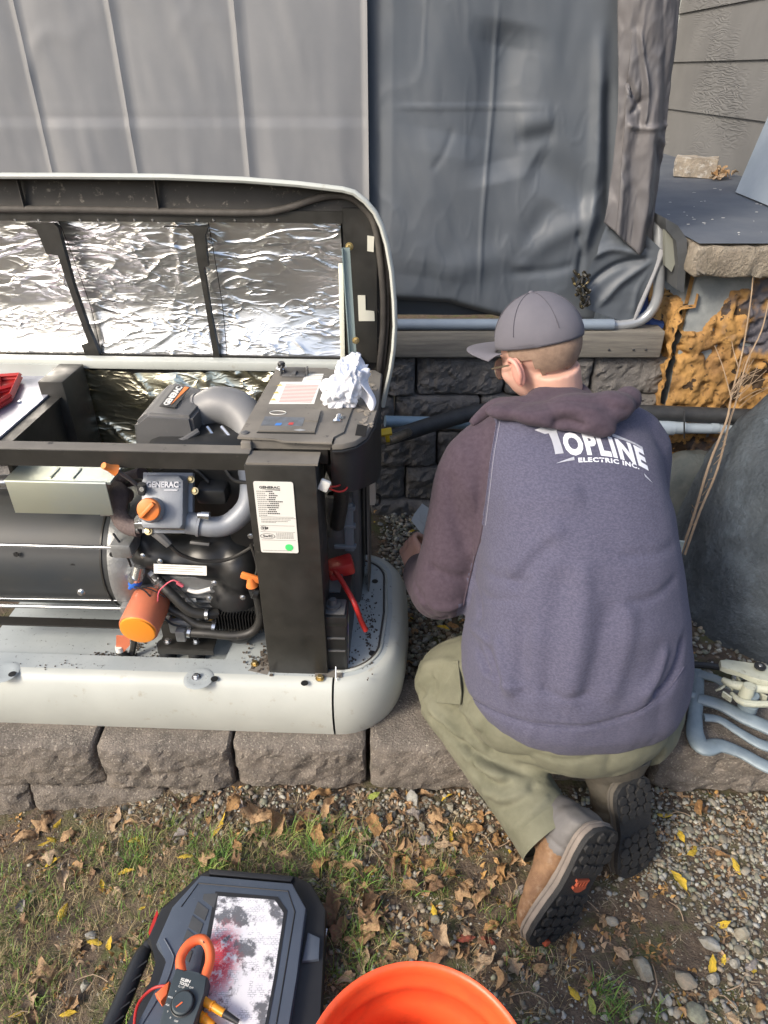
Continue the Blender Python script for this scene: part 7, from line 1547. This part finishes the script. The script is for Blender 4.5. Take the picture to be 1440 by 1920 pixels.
b2 = blades(34000, lambda x, y: gd(x, y) * .8 + .28, .02, .055, .0008, .0016, [(.34, .27, .14), (.26, .20, .11), (.40, .33, .19), (.20, .15, .085)], (1.0, 1.9), 'dead_grass', curl=.6); tag(b2, 'dry straw-coloured grass thatch lying between the green tufts', 'grass')
b3 = blades(12000, lambda x, y: x * 0 + .5, .015, .05, .0008, .0018, [(.20, .15, .10), (.12, .085, .06), (.34, .28, .2)], (1.4, 1.5), 'plant_litter', flat=True); tag(b3, 'brown stalks and needle litter lying on the soil', 'plant litter')
def lush(x, y):
    d = x * 0
    for cx, cy, r, a in ((-.45, 1.03, .07, 1), (-.12, 1.06, .07, 1), (-.20, 1.10, .05, .8), (-.68, 1.12, .05, .6), (-.02, .80, .06, .6), (.50, .70, .04, .9), (.08, .68, .05, .5), (-.57, .66, .04, .9), (.0, .98, .05, .5), (.98, .62, .05, .4), (.10, 1.02, .04, .4)): d = d + a * np.exp(-(((x - cx) / r) ** 2 + ((y - cy) / r) ** 2))
    return d * .8
b5 = blades(26000, lush, .035, .085, .0014, .003, [(.11, .22, .04), (.16, .28, .06), (.08, .17, .035), (.25, .30, .08)], (.5, 1.5), 'lush_grass'); tag(b5, 'longer bright green grass tufts between the leaves', 'grass')
b6 = blades(9000, lambda x, y: .35 + .35 * (y > 1.0) + .2 * (x > -.3), .008, .024, .004, .012, [(.30, .19, .10), (.22, .13, .07), (.38, .27, .17), (.15, .10, .065), (.34, .2, .07)], (1.0, 1.9), 'leaf_litter', curl=.9); tag(b6, 'small broken leaf fragments strewn over the lawn', 'leaf litter')
# moss patches
def moss(x, y): P = np.stack([x, y, x * 0], -1); return np.clip(vnoise(P, 5, 131, 3) * 2 - .1, 0, 1) * (x < -.3) + np.clip(vnoise(P, 6, 132, 3) * 2 - .5, 0, 1)
b4 = blades(40000, moss, .004, .011, .001, .002, [(.20, .19, .045), (.15, .16, .04), (.26, .22, .06)], (.3, 1.5), 'moss'); tag(b4, 'low yellow-green moss spread over the left part of the lawn', 'moss')

# leaves
def leaf_mesh(kind, seed):
    r = random.Random(seed); q_ = .4 if kind == 'yellow' else 1.0
    curl = r.uniform(.3, 1.6) * q_; tw_ = r.uniform(-.9, .9) * q_; cup = r.uniform(-.6, 1.1) * q_; asym = r.uniform(-.25, .25); wd = r.uniform(.17, .30) if kind != 'yellow' else r.uniform(.15, .21)
    s = MB(); nu, nv = 14, 8; ph = r.uniform(0, 6)
    def fn(a, b):
        t = a; e = (b - .5) * 2
        w_ = (math.sin(math.pi * t ** .85) ** .85) * wd * (1 + asym * (1 if e > 0 else -1))
        if kind == 'lobed': w_ = (math.sin(math.pi * t) ** .6) * .38 * (1 + .55 * math.sin(t * 14 + ph))
        else: w_ *= 1 + .14 * math.sin(t * 17 + ph) + .08 * math.sin(t * 41 + ph)
        y = e * (w_ + .006); z = abs(e) ** 1.3 * w_ * cup * 1.5 - curl * (t - .5) ** 2 + curl * .2
        an = tw_ * (t - .5) * 2; c, s_ = math.cos(an), math.sin(an); return (t - .5 + .03 * math.sin(e * 2 + ph), y * c - z * s_, z * c + y * s_)
    s.grid(fn, nu, nv); V = s.arr(); V += np.stack([vnoise(V, 4.5, seed + k * 11, 2) for k in (1, 2, 3)], -1) * np.array([.05, .06, .15]) * q_
    V[:, 2] += (np.abs(vnoise(V, 7, seed + 50, 1)) * .10 - .02) * q_; s.v = [tuple(p) for p in V]
    s.tube([(-.47, .0, float(V[(nu + 1) * 4, 2])), (-.60, .02, .02), (-.74, .05, .0)], [.010, .007, .005], 4); return mesh_of('leaf', s)
LC = {'tan': ((.46, .31, .17), (.30, .18, .09)), 'pale': ((.50, .38, .25), (.36, .25, .155)), 'brown': ((.17, .10, .055), (.26, .16, .09)), 'orange': ((.42, .25, .10), (.27, .145, .06)), 'yellow': ((.68, .47, .05), (.6, .42, .04)), 'green': ((.30, .40, .08), (.4, .45, .1)), 'red': ((.30, .07, .045), (.25, .08, .05)), 'grey': ((.34, .31, .29), (.26, .23, .21))}
LM = {}
for k_, (a, b) in LC.items():
    mm = mat('leaf_' + k_, a, b, scale=3, rough=.65, bump=.5, bscale=9, bdist=.05, dirt=tuple(c * .45 for c in a), dscale=6, dlo=.58, dhi=.75, stretch=(1, 3, 1)); LM[k_] = mm
LV = {}
for k_ in LC:
    LV[k_] = []
    for q in range(7):
        me = leaf_mesh('yellow' if k_ in ('yellow', 'green') else ('lobed' if q % 3 == 2 and k_ in ('pale', 'brown', 'tan') else 'oval'), hash_ := sum(map(ord, k_)) + q * 7)
        me.materials.append(LM[k_]); me.polygons.foreach_set('use_smooth', [True] * len(me.polygons)); LV[k_].append(me)
def leaf(k_, x, y, sc, th=None, dz=0, base=None, par=ground, tilt=.35):
    rot = Matrix.Rotation(th if th is not None else random.uniform(0, 6.28), 4, 'Z') @ Matrix.Rotation(random.gauss(0, tilt), 4, 'X') @ Matrix.Rotation(random.gauss(0, tilt * .7), 4, 'Y')
    if random.random() < .35: rot = rot @ Matrix.Rotation(math.pi, 4, 'X')
    return put(random.choice(LV[k_]), 'leaf', x, y, sc, par, dz + .004, rot, .10, base)
def lw(u, v, k_, px_, deg=None):
    p = at(u, v, z=.015); d = (p - Vector((0, 0, CAMH))).length; leaf(k_, p.x, p.y, px_ / FPX * d * (.80 if px_ > 30 else .95), R(deg) if deg is not None else None)
named = [(203, 1510, 'pale', 60, 80), (112, 1530, 'tan', 34, 40), (60, 1503, 'tan', 42, 70), (90, 1503, 'yellow', 24, 80), (25, 1527, 'tan', 46, 20), (35, 1562, 'tan', 34, 60), (82, 1560, 'pale', 44, 30), (80, 1574, 'yellow', 28, 30), (80, 1532, 'yellow', 22, 0), (103, 1612, 'pale', 48, 110),
         (183, 1562, 'tan', 34, 90), (205, 1540, 'pale', 34, 40), (240, 1527, 'tan', 40, 10), (250, 1550, 'yellow', 30, 20), (230, 1612, 'yellow', 30, 10), (345, 1596, 'yellow', 28, 0), (390, 1605, 'tan', 44, 60), (408, 1540, 'yellow', 62, 60), (218, 1680, 'tan', 60, 100), (102, 1677, 'yellow', 30, 80),
         (75, 1680, 'pale', 26, 0), (195, 1744, 'yellow', 24, 80), (70, 1800, 'tan', 60, 40), (178, 1800, 'orange', 24, 0), (245, 1748, 'pale', 40, 160), (15, 1790, 'brown', 34, 60), (440, 1505, 'orange', 48, 50), (470, 1520, 'tan', 60, 120), (500, 1530, 'tan', 54, 20), (520, 1545, 'tan', 60, 60),
         (560, 1500, 'tan', 60, 150), (600, 1490, 'orange', 60, 20), (620, 1510, 'tan', 60, 70), (640, 1500, 'tan', 46, 0), (575, 1530, 'brown', 54, 30), (600, 1560, 'orange', 60, 80), (605, 1620, 'orange', 52, 70), (630, 1650, 'tan', 46, 30), (702, 1540, 'orange', 62, 95), (620, 1560, 'yellow', 34, 70),
         (645, 1570, 'green', 28, 60), (740, 1487, 'orange', 30, 90), (700, 1484, 'green', 26, 30), (800, 1484, 'tan', 34, 0), (840, 1485, 'yellow', 26, 20), (820, 1520, 'tan', 42, 30), (822, 1545, 'tan', 38, 80), (748, 1575, 'tan', 40, 60), (785, 1590, 'tan', 30, 100), (800, 1570, 'grey', 40, 0), (832, 1575, 'pale', 42, 0),
         (752, 1605, 'orange', 44, 50), (738, 1620, 'brown', 50, 100), (700, 1625, 'yellow', 22, 80), (660, 1640, 'tan', 60, 150), (670, 1650, 'tan', 48, 100), (695, 1690, 'tan', 46, 40), (645, 1660, 'tan', 34, 40), (772, 1660, 'tan', 48, 160), (810, 1645, 'tan', 34, 150), (820, 1660, 'brown', 46, 30), (800, 1612, 'orange', 52, 10),
         (905, 1670, 'tan', 50, 60), (870, 1660, 'tan', 42, 40), (895, 1525, 'orange', 48, 50), (890, 1545, 'orange', 46, 0), (935, 1560, 'orange', 40, 80), (945, 1620, 'orange', 40, 90), (925, 1640, 'tan', 34, 80), (845, 1560, 'yellow', 22, 80), (815, 1700, 'yellow', 24, 100), (700, 1730, 'tan', 60, 40), (690, 1680, 'brown', 50, 60),
         (625, 1700, 'brown', 80, 100), (640, 1740, 'brown', 60, 80), (690, 1755, 'tan', 44, 60), (830, 1750, 'pale', 56, 120), (825, 1790, 'brown', 60, 50), (875, 1750, 'red', 40, 10), (915, 1750, 'red', 34, 150), (680, 1800, 'pale', 60, 70), (650, 1830, 'pale', 44, 20), (910, 1790, 'pale', 56, 20), (895, 1810, 'pale', 60, 40), (930, 1825, 'tan', 44, 80),
         (745, 1780, 'tan', 44, 0), (970, 1745, 'tan', 34, 90), (1072, 1765, 'orange', 44, 60), (1085, 1570, 'tan', 28, 10), (1315, 1505, 'orange', 32, 80), (1250, 1520, 'yellow', 26, 0), (1360, 1595, 'orange', 26, 0), (1280, 1560, 'yellow', 24, 100), (1300, 1590, 'yellow', 24, 20), (1275, 1645, 'yellow', 44, 115), (1360, 1722, 'yellow', 28, 10),
         (1340, 1800, 'yellow', 30, 70), (1362, 1790, 'yellow', 18, 60), (1420, 1800, 'yellow', 24, 60), (1275, 1880, 'yellow', 30, 90), (1078, 1855, 'yellow', 34, 110), (1112, 1878, 'green', 34, 95), (1148, 1880, 'brown', 36, 90), (1110, 1838, 'tan', 24, 10), (1410, 1530, 'orange', 36, 60), (1435, 1545, 'tan', 40, 80), (1180, 1790, 'brown', 40, 0), (1015, 1805, 'tan', 34, 20),
         (1168, 1780, 'pale', 34, 140), (1425, 1870, 'orange', 34, 60), (700, 1850, 'tan', 30, 0)]
for q in named: lw(*q)
for _ in range(150):
    u, v = random.uniform(0, 1440), random.uniform(1480, 1915)
    if 290 < u < 610 and v > 1640 or 600 < u < 960 and v > 1810: continue
    if u > 1000 and random.random() < .6: continue
    if v > 1500 and random.random() < .25: v = 1480 + (v - 1480) * .4
    lw(u, v, random.choice(('tan', 'tan', 'brown', 'brown', 'orange', 'pale', 'grey', 'yellow')), random.uniform(12, 34))
for _ in range(120):   # thick drift of leaves between the case and the boots and along the edging
    if random.random() < .5: u, v = random.gauss(650, 130), random.gauss(1560, 60)
    else: u, v = random.uniform(560, 980), random.uniform(1500, 1810)
    if v < 1482 or 290 < u < 612 and v > 1630 or 600 < u < 960 and v > 1800: continue
    lw(u, v, random.choice(('tan', 'tan', 'pale', 'brown', 'orange', 'tan')), random.uniform(16, 40))
for _ in range(34):   # in the gravel beside the generator and round the knee
    u, v = random.uniform(690, 790), random.uniform(940, 1330); p = at(u, v, z=.15); leaf(random.choice(('brown', 'tan', 'orange', 'brown', 'yellow')), p.x, p.y, random.uniform(.018, .04), base=.15)
for (u, v, k_) in [(850, 1175, 'orange'), (870, 1172, 'orange'), (830, 1180, 'yellow'), (1262, 975, 'tan'), (1295, 1230, 'orange'), (1285, 1150, 'brown'), (1290, 1280, 'tan'), (1196, 1400, 'yellow'), (1190, 1410, 'tan'), (735, 1085, 'brown'), (715, 1010, 'brown')]:
    p = at(u, v, z=.16); leaf(k_, p.x, p.y, .045, base=.158)
# the 290 largest leaves stay objects of their own, the smaller ones become one mass
ls = sorted([o for o in ground.children if o.name.split('.')[0] == 'leaf'], key=lambda o: -ROOT[o.name].to_scale()[0])
rest = ls[290:]; mats_ = []; s = MB()
for o in rest:
    m_ = o.data.materials[0]
    if m_ not in mats_: mats_.append(m_)
    s.add([v.co for v in o.data.vertices], [tuple(p.vertices) for p in o.data.polygons], mats_.index(m_), ROOT[o.name])
    bpy.data.objects.remove(o)
obj('small_leaves', s, mats_, ground, smooth=180, world=True, kind='stuff')
# dry leaves swept against the brick on the porch
def porch_leaf():
    u = random.gauss(1340, 13); v = random.uniform(318, 338) + (u - 1340) * .12; p = at(u, v, z=1.27); return p
pl = [porch_leaf() for _ in range(20)]; lr = thing('leaf_pile', 'small heap of dry tan leaves beside the broken brick on the porch', 'leaf pile', (pl[0].x, pl[0].y, 1.264))
for p in pl: leaf(random.choice(('tan', 'pale', 'orange')), p.x, p.y, random.uniform(.03, .07), base=1.268, par=lr)
s = MB()
for _ in range(26):
    p = at(random.uniform(1245, 1440), random.uniform(340, 440), z=1.2645); q = random.uniform(.002, .008); a0 = random.uniform(0, 6)
    if p.x > 1.9 or p.y < 2.5: continue
    s.prism([(p.x + q * random.uniform(.5, 1.3) * math.cos(a0 + k), p.y + q * random.uniform(.3, .8) * math.sin(a0 + k)) for k in (0, 1.2, 2.4, 3.6, 5)], 1.2625, 1.2645)
o = obj('paint_flakes', s, mat('pale_flakes', (.5, .5, .48), rough=.8), porch, world=True, smooth=0, kind='stuff')
# twigs and stalks
for i in range(46):
    u, v = random.uniform(0, 1440), random.uniform(1490, 1900)
    if 290 < u < 610 and v > 1620 or 600 < u < 960 and v > 1800: continue
    p = at(u, v, z=.01); th = random.uniform(0, 3.14); L_ = random.uniform(.03, .09); z = float(ground_h(np.array([p.x]), np.array([p.y]))[0])
    s = MB(); s.tube([(p.x, p.y, z + .008), (p.x + L_ * .5 * math.cos(th), p.y + L_ * .5 * math.sin(th), z + .016), (p.x + L_ * math.cos(th + .3), p.y + L_ * math.sin(th + .3), z + .010)], [.0017, .001], 5, smooth=2)
    obj('twig', s, m_stem, ground, world=True)
# unseen shrubs added behind the camera for the foil and the metal to reflect
m_hedge = mat('autumn_hedge', (.10, .12, .03), (.22, .17, .035), scale=1.6, rough=.8, bump=1, bscale=6, bdist=.2, dirt=(.03, .04, .015), dscale=3, dlo=.5, dhi=.6)
for i, (hx, hy, w_, h_) in enumerate([(-7.5, -5.5, 2.4, 2.3), (-2.6, -7.5, 2.6, 3.2), (2.4, -7.2, 2.3, 2.8), (6.8, -5.2, 2.5, 3.6)]):
    s = MB(); bm = bmesh.new(); bmesh.ops.create_icosphere(bm, subdivisions=5, radius=1); V = np.array([q.co for q in bm.verts]); V = V * (1 + vnoise(V, 2.2, 140 + i, 3) * .35 + vnoise(V, 11, 150 + i, 2) * .12)[:, None] * np.array([w_, 1.3, h_ / 2 * .9])
    for q, p in zip(bm.verts, V): q.co = Vector(p)
    s.addbm(bm, T=Matrix.Translation((hx, hy, h_ * .58))); t_ = thing('autumn_shrub', ['tall yellow-green shrub at the far left of the lawn', 'broad yellow-green shrub behind the photographer', 'rounded shrub right of the broad one', 'tallest shrub at the right end of the lawn'][i], 'shrub', (hx, hy, 0), group='shrubs along the lawn behind the photographer')
    obj('crown', s, m_hedge, t_, world=True, smooth=0); s = MB(); s.tube([(hx, hy, 0), (hx + .1, hy, h_ * .5)], [.09, .06], 8); obj('trunk', s, m_stem, t_, world=True)
# pieces that can be told apart become objects of their own
SPLIT = {'mounting_boss', 'rod_lug', 'column_foot', 'case_ribs', 'drain_hole', 'lid_seam', 'lid_bracket', 'warning_triangles', 'sheathing', 'nail', 'engine_bracket', 'terminal_boot', 'label_recess',
         'regulator_ribs', 'tray_wall', 'linkage', 'exhaust_stub', 'carburettor', 'side_tray', 'bulkhead', 'crankcase', 'printed_bar', 'printed_stroke', 'latch_plate', 'rubber_mount', 'lid_frame', 'heat_shield',
         'engine_shroud', 'intake_elbow', 'front_column', 'column_cap', 'control_box', 'filter_adapter', 'white_wire', 'regulator', 'thin_wire', 'red_wire', 'lock_bolt', 'hold_down_clip', 'sensor_lead', 'lid_stay', 'gasket_plate'}
for o in [o for o in bpy.data.objects if o.type == 'MESH' and o.name.split('.')[0] in SPLIT]:
    me = o.data; n = len(me.vertices); par_ = list(range(n))
    def find(a):
        while par_[a] != a: par_[a] = par_[par_[a]]; a = par_[a]
        return a
    for e in me.edges:
        a, b = find(e.vertices[0]), find(e.vertices[1])
        if a != b: par_[a] = b
    comp = [find(i) for i in range(n)]; keys = sorted(set(comp))
    if not 1 < len(keys) <= 40: continue
    for j, k_ in enumerate(keys):
        m2 = me.copy(); bm = bmesh.new(); bm.from_mesh(m2); bm.verts.ensure_lookup_table()
        bmesh.ops.delete(bm, geom=[v for v in bm.verts if comp[v.index] != k_], context='VERTS'); bm.to_mesh(m2); bm.free()
        if j == 0: o.data = m2
        else: q = o.copy(); q.data = m2; C.objects.link(q)
